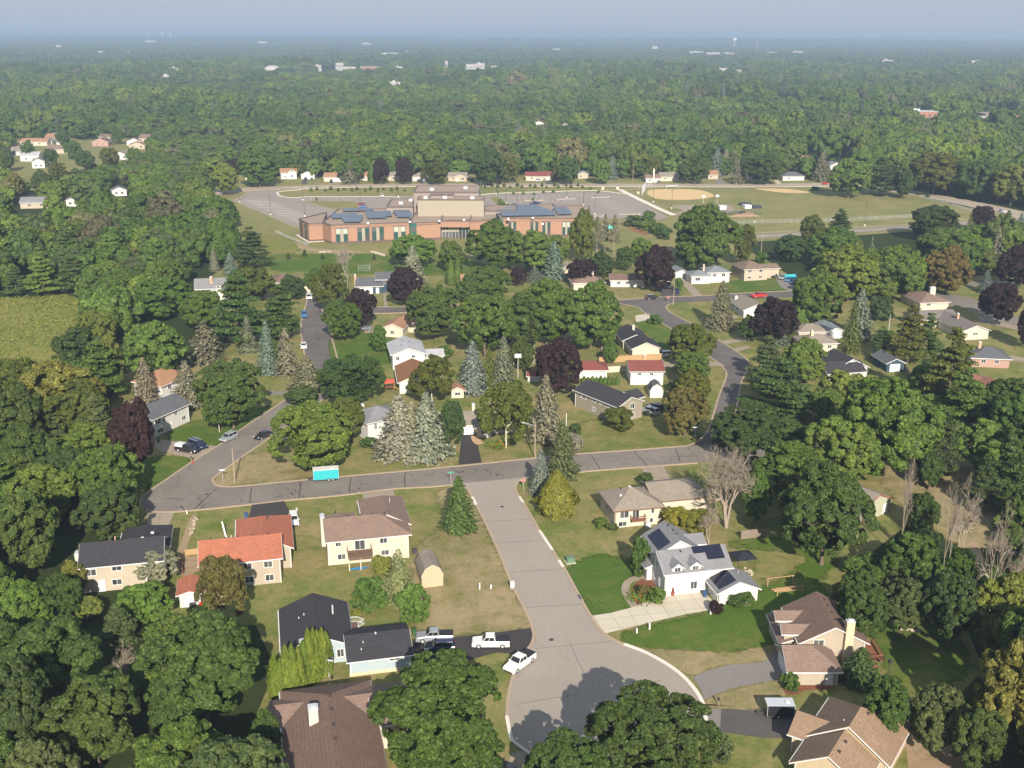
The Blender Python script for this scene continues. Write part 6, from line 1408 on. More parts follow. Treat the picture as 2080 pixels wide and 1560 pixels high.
FOREST = [  # ground regions (photo pixels) that carry woods
 [(-420, 602), (-420, 300), (485, 300), (440, 395), (455, 430), (500, 470), (505, 540), (455, 548), (395, 556), (388, 600), (345, 660), (262, 700), (205, 720), (182, 690), (178, 612), (60, 603)],
 [(-420, 815), (60, 812), (110, 795), (180, 750), (240, 745), (240, 790), (225, 830), (235, 905), (262, 960), (270, 1040), (150, 1080), (130, 1240), (330, 1262), (345, 1275), (520, 1290), (545, 1380), (520, 1800), (-500, 1800)],
 [(1700, 1135), (1790, 1110), (1850, 1075), (1950, 1180), (2150, 1150), (2300, 1150), (2300, 1800), (2060, 1800), (1990, 1560), (1900, 1500), (1850, 1450), (1790, 1410), (1770, 1400), (1830, 1410), (1910, 1430), (1985, 1370), (1965, 1290), (1850, 1255), (1770, 1280), (1700, 1230), (1670, 1190)],
 [(1480, 905), (1560, 900), (1600, 990), (1640, 1000), (1730, 960), (1740, 1080), (1640, 1110), (1560, 1080), (1500, 1010)],
 [(1560, 800), (1700, 820), (1760, 880), (1690, 885), (1540, 890), (1510, 880), (1530, 830)],
 [(1860, 780), (1980, 780), (1990, 830), (2150, 870), (2250, 1090), (2080, 1040), (1960, 950), (1870, 920)],
 [(1640, 540), (1850, 530), (1960, 515), (2100, 500), (2300, 500), (2300, 560), (1965, 560), (1890, 590), (1720, 600), (1650, 580)],
 [(1720, 300), (1720, 370), (1810, 378), (1930, 394), (2080, 422), (2300, 470), (2300, 300)],
 [(1760, 690), (1830, 640), (1890, 690), (1900, 760), (1850, 780), (1800, 760)],
]
OPEN = [[(335, 1165), (425, 1160), (430, 1300), (335, 1300)], [(0, 340), (112, 340), (112, 392), (0, 392)], [(118, 296), (300, 296), (300, 336), (118, 336)], [(125, 395), (175, 395), (175, 455), (125, 455)], [(225, 395), (262, 395), (262, 442), (225, 442)], [(20, 400), (95, 400), (95, 468), (20, 468)],
   # clearings inside them: roofs in view need the ground before them free
 [(110, 1062), (350, 1062), (350, 1262), (120, 1262)], [(395, 560), (462, 560), (462, 625), (400, 625)], [(20, 284), (120, 284), (130, 345), (20, 345)], [(120, 284), (285, 284), (285, 298), (130, 318)],
 [(30, 400), (90, 400), (90, 432), (30, 432)], [(135, 395), (165, 395), (165, 425), (135, 425)], [(225, 370), (260, 370), (260, 425), (225, 425)], [(465, 300), (495, 300), (495, 345), (465, 345)],
 [(1730, 1140), (1850, 1020), (1860, 960), (1740, 960)]]
POSR = [(0, .6)]
tx = np.array([t[0] for t in TREES]); ty = np.array([t[1] for t in TREES]); tr = np.array([t[2] for t in TREES])
PROT = [  # photograph regions where no scattered crown may show: roofs, lawns and named trees seen there
 [(135, 1058), (600, 1035), (600, 1250), (350, 1250), (240, 1262), (160, 1210)], [(548, 1190), (1100, 1190), (1100, 1560), (690, 1560), (548, 1420)], [(-50, 588), (168, 598), (168, 706), (-50, 700)], [(396, 562), (460, 562), (460, 615), (396, 615)],
 [(1748, 972), (1850, 972), (1850, 1062), (1748, 1062)], [(1785, 1262), (1950, 1290), (1955, 1375), (1890, 1400), (1800, 1400)], [(1670, 705), (1842, 705), (1842, 772), (1670, 772)], [(1800, 588), (2100, 588), (2100, 760), (1962, 760), (1900, 690), (1800, 640)],
 [(1905, 1000), (2010, 1020), (2010, 1120), (1930, 1130)], [(1500, 432), (1930, 422), (1930, 488), (1500, 492)], [(18, 262), (292, 262), (292, 302), (132, 346), (18, 346)], [(224, 366), (264, 366), (264, 402), (224, 402)], [(128, 394), (162, 394), (162, 424), (128, 424)], [(28, 398), (92, 398), (92, 428), (28, 428)],
 [(484, 375), (620, 400), (620, 560), (500, 545), (478, 440)], [(430, 326), (700, 300), (1720, 300), (1720, 420), (484, 420), (430, 392)], [(270, 725), (420, 730), (430, 960), (300, 1000), (250, 900)], [(1480, 960), (1560, 960), (1560, 1100), (1200, 1560), (1200, 1000)], [(1560, 1200), (1770, 1200), (1830, 1500), (1800, 1560), (1480, 1560)], [(1440, 690), (1520, 730), (1500, 880), (1430, 900)], [(1815, 378), (2100, 425), (2100, 455), (1815, 400)]]
def in1(x, y, poly): return bool(inpoly(np.array([float(x)]), np.array([float(y)]), poly)[0])
def protected(X, Y, r, h):
    pts_ = [to_px(X, Y, h * .97), to_px(X - r * .85, Y, h * .55), to_px(X + r * .85, Y, h * .55), to_px(X, Y, h * .5), to_px(X - r * .5, Y, h * .85), to_px(X + r * .5, Y, h * .85)]
    return any(in1(x, y, q) for x, y in pts_ for q in PROT)
def scatter(polys, cell, rr, keep=1.0, seed=1, gap=.62, ylim=None):
    r = np.random.default_rng(seed); out = []
    for poly in polys:
        q = [gp(*p) for p in poly]; x0, x1 = min(p[0] for p in q), max(p[0] for p in q); y0, y1 = min(p[1] for p in q), max(p[1] for p in q)
        gx, gy = np.meshgrid(np.arange(x0, x1, cell), np.arange(y0, y1, cell)); gx = gx.ravel() + r.uniform(-.42, .42, gx.size) * cell; gy = gy.ravel() + r.uniform(-.42, .42, gy.size) * cell
        px_, py_ = px_arr(gx, gy); m = inpoly(px_, py_, poly) & (r.random(gx.size) < keep) & (px_ > -260) & (px_ < 2340) & (py_ < 1780)
        for o in OPEN: m &= ~inpoly(px_, py_, o)
        for X, Y in zip(gx[m], gy[m]):
            rad = r.uniform(*rr)
            if np.min(np.hypot(tx - X, ty - Y) - gap * (tr + rad)) <= 0: continue
            if protected(X, Y, rad, rad * 2.2):
                rad = r.uniform(1.6, 2.6)
                if protected(X, Y, rad, rad * 1.6): continue
            out.append((X, Y, rad))
    return out
pts = scatter(FOREST, 9.6, (4.0, 7.8), .95, 5, .56)
pts.sort(key=lambda p: p[1])
for q_ in scatter([[(1715, 1140), (1760, 1075), (1900, 1055), (2120, 1080), (2120, 1270), (1960, 1262), (1850, 1245), (1700, 1225)], [(1960, 1040), (2120, 1020), (2120, 1100), (1990, 1110)], [(1500, 1050), (1600, 1030), (1640, 1100), (1520, 1095)]], 5.2, (2.0, 2.75), .8, 15, .3): pts.insert(0, q_)
cols = ['green', 'green', 'dark', 'olive', 'dark', 'green', 'bright', 'greygreen', 'dark', 'green', 'bright', 'dark', 'green']
sr = random.Random(4)
SEEN = {}
N_IND = 240
def region(X, Y):
    x, y = to_px(X, Y)
    return ('left woods' if x < 700 else 'right woods') + (' in the foreground' if y > 1050 else ' in the middle distance' if y > 700 else ' beside the school')
SHADE = dict(green='mid green', dark='dark green', deep='very dark green', olive='olive green', bright='bright green', greygreen='grey green', yellow='yellowish green')
for k, (X, Y, rad) in enumerate(pts[:N_IND]):
    c = sr.choice(cols); kd = sr.choice(['maple', 'oak', 'oak', 'maple', 'pine', 'birch']) if Y < 260 else sr.choice(['maple', 'mid', 'mid', 'pine'])
    reg = region(X, Y)
    x_, y_ = to_px(X, Y); near = min(T, key=lambda t: (t[1] - x_) ** 2 + ((t[3] - y_) * 1.6) ** 2)
    dx_, dy_ = x_ - near[1], y_ - near[3]; sd = ('right of' if dx_ > 0 else 'left of') if abs(dx_) > abs(dy_) else ('in front of' if dy_ > 0 else 'behind')
    dist_ = 'just' if math.hypot(dx_, dy_) < 60 else 'well'
    place = f"{dist_} {sd} the {' '.join(near[6].split()[:7])}"
    for w_ in (' the', ' a', ' and', ' with', ' of', ' left', ' beside', ' before', ' by', ' in', ' at', ' behind', ' to'):
        if place.endswith(w_): place = place[:-len(w_)]
    lab_ = f'{SHADE[c]} shrub {place}' if rad < 2.8 else f'{SHADE[c]} {KINDN[kd][1]} {place}'; grp_ = SEEN.setdefault(lab_, ('shrubs of the ' if rad < 2.8 else 'trees of the ') + reg)
    if rad < 2.8: put_tree('bush', X, Y, rad, rad * 1.5, C_[c], lab_, grp_); continue
    put_tree(kd, X, Y, rad, rad * sr.uniform(1.8, 2.4), C_[c], lab_, grp_)
rest = pts[N_IND:]

# far woodland: everything beyond the school street, plus what the limit above left over
def far_points():
    r = np.random.default_rng(9); out = []
    for (ya, yb, cell) in ((560, 1000, 11.5), (1000, 1700, 13.0), (1700, 2900, 14.5)):
        xa = yb * .56 + 40
        gx, gy = np.meshgrid(np.arange(-xa, xa, cell), np.arange(ya, yb, cell)); gx = gx.ravel() + r.uniform(-.45, .45, gx.size) * cell; gy = gy.ravel() + r.uniform(-.45, .45, gy.size) * cell
        px_, py_ = px_arr(gx, gy)
        m = (np.abs(gx) < gy * .54 + 30) & (py_ < 372)
        # behind the school street the front row of yards stays open
        m &= ~((px_ > 470) & (px_ < 1700) & (py_ > 357)); m &= ~((px_ > 1690) & (py_ > 298)); m &= ~((px_ < 485) & (py_ > 299))
        for o in FAROPEN + OPEN: m &= ~inpoly(px_, py_, o)
        m &= r.random(gx.size) < .93
        for hx, hy in FARH: m &= ~((np.abs(gx - hx) < 10) & (gy < hy + 9) & (gy > hy - 14 - hy * .05))
        for (hx, hy), wd in FARB: m &= ~((np.abs(gx - hx - wd * .25) < wd * .6 + 7) & (gy < hy + wd * .6 + 8) & (gy > hy - 10 - hy * .07))
        for X, Y in zip(gx[m], gy[m]): out.append((X, Y, (.42 + .42 * r.random() ** 1.8) * cell))
    return out
_fr = random.Random(21)
FARH = []
for _ in range(95):
    _x, _y = _fr.uniform(-20, 2100), 105 + 245 * _fr.random() ** 1.5
    if not (460 < _x < 1710 and _y > 300): FARH.append(gp(_x, _y))
FARB = [(gp(x, y), wd) for x, y, wd in ((700, 150, 40), (722, 151, 30), (752, 150, 46), (646, 149, 16), (690, 145, 18), (810, 149, 18), (958, 149, 26), (975, 148, 22), (1004, 151, 14), (355, 153, 22), (388, 154, 20), (338, 168, 20), (470, 156, 16), (510, 150, 20), (1076, 164, 34), (1210, 150, 12), (1400, 152, 16), (1462, 156, 60), (1492, 157, 30), (2060, 175, 16), (1832, 203, 10), (1870, 252, 34), (1822, 252, 44), (2045, 258, 46), (2000, 262, 34), (802, 184, 18), (554, 152, 34), (907, 151, 8), (505, 236, 14), (1567, 212, 26), (1572, 226, 20), (1592, 222, 16), (1628, 276, 10), (1962, 222, 12), (1040, 282, 9), (1625, 332, 9), (1686, 345, 9))]
FAROPEN = [[(335, 1165), (425, 1160), (430, 1300), (335, 1300)], [(0, 340), (112, 340), (112, 392), (0, 392)], [(118, 296), (300, 296), (300, 336), (118, 336)], [(125, 395), (175, 395), (175, 455), (125, 455)], [(225, 395), (262, 395), (262, 442), (225, 442)], [(20, 400), (95, 400), (95, 468), (20, 468)],
 [(500, 215), (525, 215), (527, 240), (500, 240)], [(1290, 345), (1345, 345), (1345, 374), (1290, 374)], [(1570, 195), (1620, 195), (1620, 232), (1560, 232)], [(1490, 200), (1560, 204), (1560, 215), (1490, 210)],
           [(1610, 308), (1660, 308), (1660, 345), (1610, 345)], [(1680, 315), (1712, 315), (1712, 350), (1680, 350)], [(1790, 232), (1900, 232), (1900, 262), (1790, 262)], [(1985, 235), (2080, 235), (2080, 262), (1985, 262)],
           [(1615, 262), (1660, 262), (1660, 285), (1615, 285)], [(640, 140), (790, 140), (790, 158), (640, 158)], [(890, 138), (1030, 138), (1030, 158), (890, 158)], [(1430, 140), (1520, 140), (1520, 160), (1430, 160)],
           [(450, 360), (600, 360), (600, 372), (450, 372)], [(160, 120), (230, 150), (160, 160)]]
fp = far_points() + [(X, Y, rad) for X, Y, rad in rest]
fp = np.array(fp)
FARX, FARY = fp[:, 0], fp[:, 1]

M_WOODS = leaf_mat('woodland_leaves', [(0, (.044, .080, .014)), (.15, (.070, .120, .016)), (.32, (.050, .088, .017)), (.48, (.086, .138, .018)), (.62, (.074, .098, .020)), (.78, (.112, .156, .024)), (.92, (.060, .088, .028)), (.965, (.135, .130, .06)), (.985, (.05, .04, .026)), (1.0, (.07, .11, .02))])
M_WOODSP = leaf_mat('woodland_needles', [(0, (.05, .07, .035)), (.5, (.085, .095, .06)), (1, (.10, .125, .105))], .1)

def gn_instances(name, P, Rr, Hh, protos, mt, label):
    """one stuff object: a point per tree, each point carries a crown of the visible kinds"""
    me = bpy.data.meshes.new(name); me.vertices.add(len(P)); me.vertices.foreach_set('co', np.asarray(P, np.float32).ravel())
    r = np.random.default_rng(len(P))
    for nm, ty_, val in (('scl', 'FLOAT_VECTOR', np.stack([Rr, Rr, Hh], 1)), ('rot', 'FLOAT_VECTOR', np.stack([0 * Rr, 0 * Rr, r.random(len(P)) * 6.283], 1))):
        at = me.attributes.new(nm, ty_, 'POINT'); at.data.foreach_set('vector', val.astype(np.float32).ravel())
    at = me.attributes.new('pick', 'INT', 'POINT'); at.data.foreach_set('value', r.integers(0, len(protos), len(P)).astype(np.int32))
    o = link(name, me); tag(o, label, None, None, 'stuff')
    g = bpy.data.node_groups.new(name, 'GeometryNodeTree'); g.interface.new_socket('Geometry', in_out='INPUT', socket_type='NodeSocketGeometry'); g.interface.new_socket('Geometry', in_out='OUTPUT', socket_type='NodeSocketGeometry')
    gi = g.nodes.new('NodeGroupInput'); go = g.nodes.new('NodeGroupOutput'); j = g.nodes.new('GeometryNodeJoinGeometry')
    def attr(nm, dt):
        a = g.nodes.new('GeometryNodeInputNamedAttribute'); a.data_type = dt; a.inputs[0].default_value = nm; return a.outputs[0]
    for k, ob in enumerate(protos):
        oi = g.nodes.new('GeometryNodeObjectInfo'); oi.transform_space = 'ORIGINAL'; oi.inputs['Object'].default_value = ob; oi.inputs['As Instance'].default_value = False
        sm = g.nodes.new('GeometryNodeSetMaterial'); sm.inputs['Material'].default_value = mt; g.links.new(oi.outputs['Geometry'], sm.inputs[0])
        ip = g.nodes.new('GeometryNodeInstanceOnPoints'); cmp_ = g.nodes.new('FunctionNodeCompare'); cmp_.data_type = 'INT'; cmp_.operation = 'EQUAL'
        g.links.new(attr('pick', 'INT'), cmp_.inputs[2]); cmp_.inputs[3].default_value = k
        g.links.new(gi.outputs[0], ip.inputs['Points']); g.links.new(cmp_.outputs[0], ip.inputs['Selection']); g.links.new(sm.outputs[0], ip.inputs['Instance'])
        e2r = g.nodes.new('FunctionNodeEulerToRotation'); g.links.new(attr('rot', 'FLOAT_VECTOR'), e2r.inputs[0]); g.links.new(e2r.outputs[0], ip.inputs['Rotation'])
        g.links.new(attr('scl', 'FLOAT_VECTOR'), ip.inputs['Scale']); g.links.new(ip.outputs[0], j.inputs[0])
    g.links.new(j.outputs[0], go.inputs[0]); md = o.modifiers.new('trees', 'NODES'); md.node_group = g; return o

def crown_objects(kind):
    ms = [c for c, t in PROTO[kind]]; found = {}
    for o in COL.objects:
        if o.type == 'MESH' and o.data in ms and o.data.name not in found: found[o.data.name] = o
    return list(found.values())
for k, x in enumerate([548, 562, 602, 640, 650, 706, 722, 742, 762, 800, 832, 862, 893, 934, 1012, 1048, 1100, 1140, 1190, 1206, 1262, 1300, 1330, 1362, 1385, 1430, 1520, 1565, 1640, 1650]):
    tree_px('mid', x, 318 + (k * 7) % 17, 360 - (k * 5) % 7, 13 + (k * 3) % 8, ['green', 'dark', 'olive', 'bright', 'dark'][k % 5], ['mid green', 'dark', 'olive', 'bright', 'shadowy dark'][k % 5] + ' tree between the houses of the school street', 'trees between the street houses')
# make sure each light-weight kind stands somewhere in view as a tree of its own
for k in range(6): tree_px('mid', 640 + 150 * k, 296 + k % 3 * 3, 352, 30, 'green' if k % 2 else 'dark', f'{"mid" if k % 2 else "dark"} green tree in the row behind the houses on the school street', 'tree row behind the street houses', var=k)
for k in range(2): tree_px('midspruce', 900 + 300 * k, 300, 352, 14, 'grey', 'grey spruce in the row behind the houses on the school street', 'spruces behind the street houses', var=k)
midc = crown_objects('mid'); midsp = crown_objects('midspruce')
n_ = len(fp); rs = np.random.default_rng(3); issp = rs.random(n_) < .045
P3 = np.stack([FARX, FARY, 0 * FARX - .0], 1); RR = fp[:, 2]
hh = RR * rs.uniform(1.5, 2.3, n_)
# rolling height of the woods: stands of older and younger trees
stand = 1 + .22 * np.sin(FARX * .006 + 1.3 * np.sin(FARY * .004)) + .15 * np.sin(FARX * .017 + FARY * .011)
hh *= stand; RR = RR * (.85 + .3 * rs.random(n_)) * (stand * .3 + .75)
gn_instances('woodland', P3[~issp], RR[~issp], hh[~issp], midc, M_WOODS, 'woods of rounded green trees behind the school')
gn_instances('spruce_woodland', P3[issp], RR[issp] * .62, hh[issp] * 1.15, midsp, M_WOODSP, 'spruces scattered through the far woods')

# beyond 2.9 km: patches of canopy
def canopy_tile(seed, size=150.0, cell=12.5, nl=90, rmul=1.0):
    r = np.random.default_rng(seed); Vs = []
    base = crown_deciduous(seed + 500, nl, .36, 8, 3, sub=.3, jit=.35); n = int(size / cell)
    for i in range(n):
        for j in range(n):
            if r.random() < .05: continue
            R = cell * r.uniform(.42, .70); h = R * r.uniform(1.7, 2.5); a = r.random() * 6.28; v = base * np.array([R, R, h]); c, s = math.cos(a), math.sin(a)
            v = np.stack([v[:, 0] * c - v[:, 1] * s, v[:, 0] * s + v[:, 1] * c, v[:, 2]], 1) + np.array([(i + .5 + r.uniform(-.35, .35)) * cell - size / 2, (j + .5 + r.uniform(-.35, .35)) * cell - size / 2, 0]); Vs.append(v)
    V = np.vstack(Vs); return np_mesh('canopy', V, np.arange(len(V), dtype=np.int32).reshape(-1, 4), [M_CANOPY])
def canopy_mat():
    n = NT('canopy_leaves'); g = n.n('ShaderNodeNewGeometry'); p = g.outputs['Position']
    f = n.noise(p, .028, 4, .7); f2 = n.noise(p, .0022, 4, .6)
    c = n.mix(n.ramp(f, [(.35, 0.), (.65, 1.)]), (.042, .074, .022), (.090, .128, .034))
    c = n.mix(n.ramp(f2, [(.4, 0.), (.65, .6)]), c, (.038, .066, .028)); c = n.mix(n.ramp(n.noise(p, .011, 3, .6), [(.64, 0.), (.72, .7)]), c, (.11, .11, .05))
    n.bsdf(c, .8, .1); return n.m
M_CANOPY = canopy_mat()
tiles = [canopy_tile(s) for s in range(4)]; coarse = [canopy_tile(10 + s, 600.0, 26.0, 40) for s in range(2)]
def tile_field(name, meshes, size, ya, yb, label):
    # four seed tiles are real objects' data merged with a point cloud through geometry nodes
    r = np.random.default_rng(int(ya)); gx, gy = np.meshgrid(np.arange(-yb * .56 - size, yb * .56 + size, size), np.arange(ya + size / 2, yb, size)); gx, gy = gx.ravel(), gy.ravel()
    m = np.abs(gx) < gy * .53 + size; gx, gy = gx[m], gy[m]; n = len(gx)
    # seeds: the first cells of the field carry the tile meshes themselves
    seeds = []
    for k, me in enumerate(meshes):
        o = link(name, me, None, (gx[k], gy[k], 0)); tag(o, label, None, None, 'stuff'); seeds.append(o)
    k0 = len(meshes); P = np.stack([gx[k0:], gy[k0:], 0 * gx[k0:]], 1)
    o = gn_instances(name, P, np.ones(n - k0), np.ones(n - k0) * r.uniform(.85, 1.2, n - k0), seeds, M_CANOPY, label)
    q = (np.random.default_rng(4).integers(0, 4, n - k0) * math.pi / 2).astype(np.float32)
    o.data.attributes['rot'].data.foreach_set('vector', np.stack([0 * q, 0 * q, q], 1).ravel())
tile_field('far_woods', tiles, 150.0, 2880, 8000, 'distant woods fading into haze')
tile_field('horizon_woods', coarse, 600.0, 8000, 32000, 'blue hazy woods near the horizon')

# tall meadow growth
def meadow_growth():
    r = np.random.default_rng(12); q = [(-260, 612), (60, 604), (130, 597), (180, 612), (185, 650), (190, 715), (170, 760), (100, 800), (-350, 820)]
    g = [gp(*p) for p in q]; x0, x1 = min(p[0] for p in g), max(p[0] for p in g); y0, y1 = min(p[1] for p in g), max(p[1] for p in g); n = 15000
    X = r.uniform(x0, x1, n); Y = r.uniform(y0, y1, n); a, b = px_arr(X, Y); m = inpoly(a, b, q); d = np.sin(X * .11 + 2 * np.sin(Y * .07)) + np.sin(Y * .16 + X * .05); m &= d > -1.2 + r.normal(size=n) * .6
    X, Y, d = X[m], Y[m], d[m]; P = np.stack([X, Y, .15 + (.35 + .25 * np.clip(d, 0, 2)) * r.random(len(X))], 1)
    o = link('meadow_growth', mk_crown('meadow_growth', quads(P, np.tile([0, -.3, 1.], (len(P), 1)), .30, r, .7, 1.0, .8), M_LEAF)); o.color = (.145, .165, .032, 1); tag(o, 'tall yellow green meadow growth in the left clearing', None, None, 'stuff')
meadow_growth()
# ------------------------------------------------------------------ vehicles
def paint(name, col, metal=.0): 
    n = NT(name); n_ = n.noise(n.obj(), 1.5, 3); p = n.bsdf(n.mix(n_, tuple(x * .93 for x in col), col), .28, .5, metal); p.inputs['Coat Weight'].default_value = .4; return n.m
P_WHITE = paint('white_car_paint', (.62, .62, .61)); P_BLACK = paint('black_car_paint', (.018, .018, .022)); P_NAVY = paint('navy_car_paint', (.012, .020, .055)); P_SILVER = paint('silver_car_paint', (.33, .35, .37), .3); P_RED = paint('red_car_paint', (.42, .02, .02)); P_GREY = paint('grey_car_paint', (.10, .105, .115)); P_BLUE = paint('blue_car_paint', (.04, .12, .28)); P_MAROON = paint('maroon_car_paint', (.16, .02, .03))
M_TYRE = plain('tyre_rubber', (.02, .02, .02), .9, .1); M_RIM = plain('alloy_rim', (.35, .35, .36), .4, .5); M_CGLASS = plain('car_glass', (.015, .018, .022), .08, .6); M_LAMP = plain('headlamp_lens', (.6, .6, .62), .2, .5); M_TAIL = plain('tail_lamp_lens', (.35, .02, .02), .3, .5); M_TONNEAU = plain('black_bed_cover', (.02, .02, .022), .6, .3)
_CARS = {}
SPEC = dict(pickup=(5.8, 2.0, .62, [(0, .86), (.03, 1.0), (.22, 1.14), (.27, 1.2), (.62, 1.2), (.63, 1.22), (1, 1.2)], (.27, .37, .60, .62), 1.88), suv=(4.75, 1.88, .5, [(0, .72), (.04, .9), (.24, 1.02), (.3, 1.06), (.97, 1.08), (1, .95)], (.25, .38, .92, .98), 1.72),
            sedan=(4.7, 1.82, .42, [(0, .6), (.05, .74), (.28, .9), (.34, .93), (.80, .98), (.97, .94), (1, .8)], (.26, .42, .72, .88), 1.44), van=(5.1, 1.98, .5, [(0, .75), (.05, .92), (.18, 1.05), (.24, 1.12), (.98, 1.12), (1, 1.0)], (.19, .34, .95, .99), 1.82))
def car_meshes(kind, col, cap=None, roofcol=None):
    key = (kind, col.name, cap)
    if key in _CARS: return _CARS[key]
    L, Wd, zb, prof, (g0, g1, g2, g3), H = SPEC[kind]; hw = Wd / 2; out = []
    m = MB(); st = []
    xs = sorted(set([p[0] for p in prof] + [.01, .1, .5, .9, .985])); 
    for t in xs:
        zt = np.interp(t, [p[0] for p in prof], [p[1] for p in prof]); e = min(1, (min(t, 1 - t) / .06 + .25) ** .4); w_ = hw * (.82 + .18 * e); x = L / 2 - t * L
        st.append([(x, -w_, .30), (x, -w_ * 1.0, .62), (x, -w_ * .985, zt - .14), (x, -w_ * .90, zt), (x, w_ * .90, zt), (x, w_ * .985, zt - .14), (x, w_, .62), (x, w_, .30)])
    for s_ in st: m.v += s_
    n = len(st)
    for i in range(n - 1):
        for k in range(8): m.f.append((8 * i + k, 8 * i + (k + 1) % 8, 8 * i + 8 + (k + 1) % 8, 8 * i + 8 + k))
    m.f += [tuple(range(8)), tuple(range(8 * n - 1, 8 * n - 9, -1))]; m.m = [0] * len(m.f)
    out.append(('body', m.mesh('body', col), None))
    zb1 = np.interp(g0, [p[0] for p in prof], [p[1] for p in prof]) - .02; zb2 = np.interp(g3, [p[0] for p in prof], [p[1] for p in prof]) - .04
    X = [L / 2 - g * L for g in (g0, g1, g2, g3)]; wb, wt = hw * .90, hw * .74
    c = MB(); P = [(X[0], -wb, zb1), (X[0], wb, zb1), (X[3], wb, zb2), (X[3], -wb, zb2), (X[1], -wt, H), (X[1], wt, H), (X[2], wt, H), (X[2], -wt, H)]
    c.add(P, [(0, 3, 2, 1), (4, 7, 6, 5), (0, 1, 5, 4), (1, 2, 6, 5), (2, 3, 7, 6), (3, 0, 4, 7)]); out.append(('cabin', c.mesh('cabin', roofcol or col), None))
    def quad(nm, idx, a, b, c_, d_):
        A = [Vector(P[i]) for i in idx]; f = lambda u, v: (A[0] * (1 - u) + A[1] * u) * (1 - v) + (A[3] * (1 - u) + A[2] * u) * v
        q = [f(a, c_), f(b, c_), f(b, d_), f(a, d_)]; nn = (q[1] - q[0]).cross(q[3] - q[0]).normalized(); ctr = Vector((0, 0, 1.2))
        if nn.dot(q[0] - ctr) < 0: nn = -nn
        mm = MB(); mm.add([p + nn * .012 for p in q] + [p - nn * .01 for p in q], [(0, 1, 2, 3), (7, 6, 5, 4), (0, 4, 5, 1), (1, 5, 6, 2), (2, 6, 7, 3), (3, 7, 4, 0)]); out.append((nm, mm.mesh(nm, M_CGLASS), None))
    quad('windscreen', (0, 1, 5, 4), .05, .95, .1, .92); quad('rear_window', (3, 2, 6, 7), .08, .92, .2, .9)
    for idx in ((0, 3, 7, 4), (1, 2, 6, 5)): quad('side_window', idx, .06, .46, .14, .86); quad('side_window', idx, .50, .93, .14, .86)
    if kind == 'pickup':
        t = MB().box(L / 2 - L, L / 2 - .625 * L, -hw * .86, hw * .86, 1.15, 1.235) if cap is None else MB().add([(-L / 2 + .02, -hw * .9, 1.18), (-L / 2 + .02, hw * .9, 1.18), (L / 2 - .63 * L, hw * .9, 1.18), (L / 2 - .63 * L, -hw * .9, 1.18), (-L / 2 + .15, -hw * .76, 1.8), (-L / 2 + .15, hw * .76, 1.8), (L / 2 - .64 * L, hw * .76, 1.84), (L / 2 - .64 * L, -hw * .76, 1.84)], [(0, 3, 2, 1), (4, 5, 6, 7), (0, 1, 5, 4), (1, 2, 6, 5), (2, 3, 7, 6), (3, 0, 4, 7)])
        out.append(('bed_cover' if cap is None else 'truck_cap', t.mesh('bed_cover', M_TONNEAU if cap is None else P_WHITE), None))
    for s_ in (-1, 1):
        out.append(('headlight', MB().box(L / 2 - .22, L / 2 - .03, s_ * hw * .80 - .17, s_ * hw * .80 + .12 * 0 + .10, .68, .82).mesh('headlight', M_LAMP), None)); out.append(('tail_light', MB().box(-L / 2 - .01, -L / 2 + .1, s_ * hw * .86 - .08, s_ * hw * .86 + .08, .78, 1.02).mesh('tail_light', M_TAIL), None))
        out.append(('mirror', MB().box(X[0] - .25, X[0] - .05, s_ * (hw + .09) - .09, s_ * (hw + .09) + .09, 1.05, 1.22).mesh('mirror', col), None))
    out.append(('bumper', MB().box(L / 2 - .12, L / 2 + .04, -hw * .82, hw * .82, .32, .5).mesh('bumper', M_TYRE if kind != 'sedan' else col), None))
    if kind in ('suv', 'van'):
        for s_ in (-1, 1): out.append(('roof_rail', MB().box(X[2] + .1, X[1] - .1, s_ * wt * .85 - .025, s_ * wt * .85 + .025, H + .01, H + .06).mesh('roof_rail', M_GALV), None))
    R = .40 if kind == 'pickup' else .34
    ty = MB().tube((0, -.12, 0), (0, .12, 0), R, n=14).mesh('tyre', M_TYRE); ri = MB().tube((0, -.13, 0), (0, .13, 0), R * .62, n=10).mesh('rim', M_RIM)
    for xx in (L * .32, -L * .31):
        for s_ in (-1, 1): out.append(('wheel', ty, (xx, s_ * (hw - .10), R, ri)))
    _CARS[key] = out; return out
def car(kind, nm, label, front, rear, col, center=None, cap=None, group=None, cat=None, z=.09, roofcol=None):
    a, b = gp(*front), gp(*rear); rz = math.atan2(a[1] - b[1], a[0] - b[0]); c = gp(*center) if center else ((a[0] + b[0]) / 2, (a[1] + b[1]) / 2)
    r = thing(nm, label, cat or {'pickup': 'pickup', 'suv': 'car', 'sedan': 'car', 'van': 'van'}[kind], (c[0], c[1], z), rz, group)
    for n_, me, loc in car_meshes(kind, col, cap, roofcol):
        if loc: o = link(n_, me, r, loc[:3]); link('rim', loc[3], o)
        else: link(n_, me, r)
    return r
car('pickup', 'pickup_truck', 'white crew cab pickup with black bed cover on the blacktop driveway', (958, 1318), (1034, 1318), P_WHITE, (997, 1312))
car('pickup', 'pickup_truck', 'silver and dark pickup nearest the dark roofed garage', (848, 1305), (917, 1303), P_SILVER, (883, 1301))
car('suv', 'parked_car', 'navy car beside the silver pickup half under the tree', (860, 1330), (920, 1328), P_NAVY, (894, 1322))
car('pickup', 'pickup_truck', 'white pickup parked at the edge of the cul de sac', (1035, 1372), (1080, 1340), P_WHITE, (1056, 1353))
car('pickup', 'pickup_truck', 'black pickup with white cap on the left driveway', (405, 922), (356, 913), P_BLACK, (381, 918), cap=1)
car('van', 'parked_van', 'dark blue van beside the black pickup with white cap', (421, 915), (384, 902), P_NAVY, (402, 909))
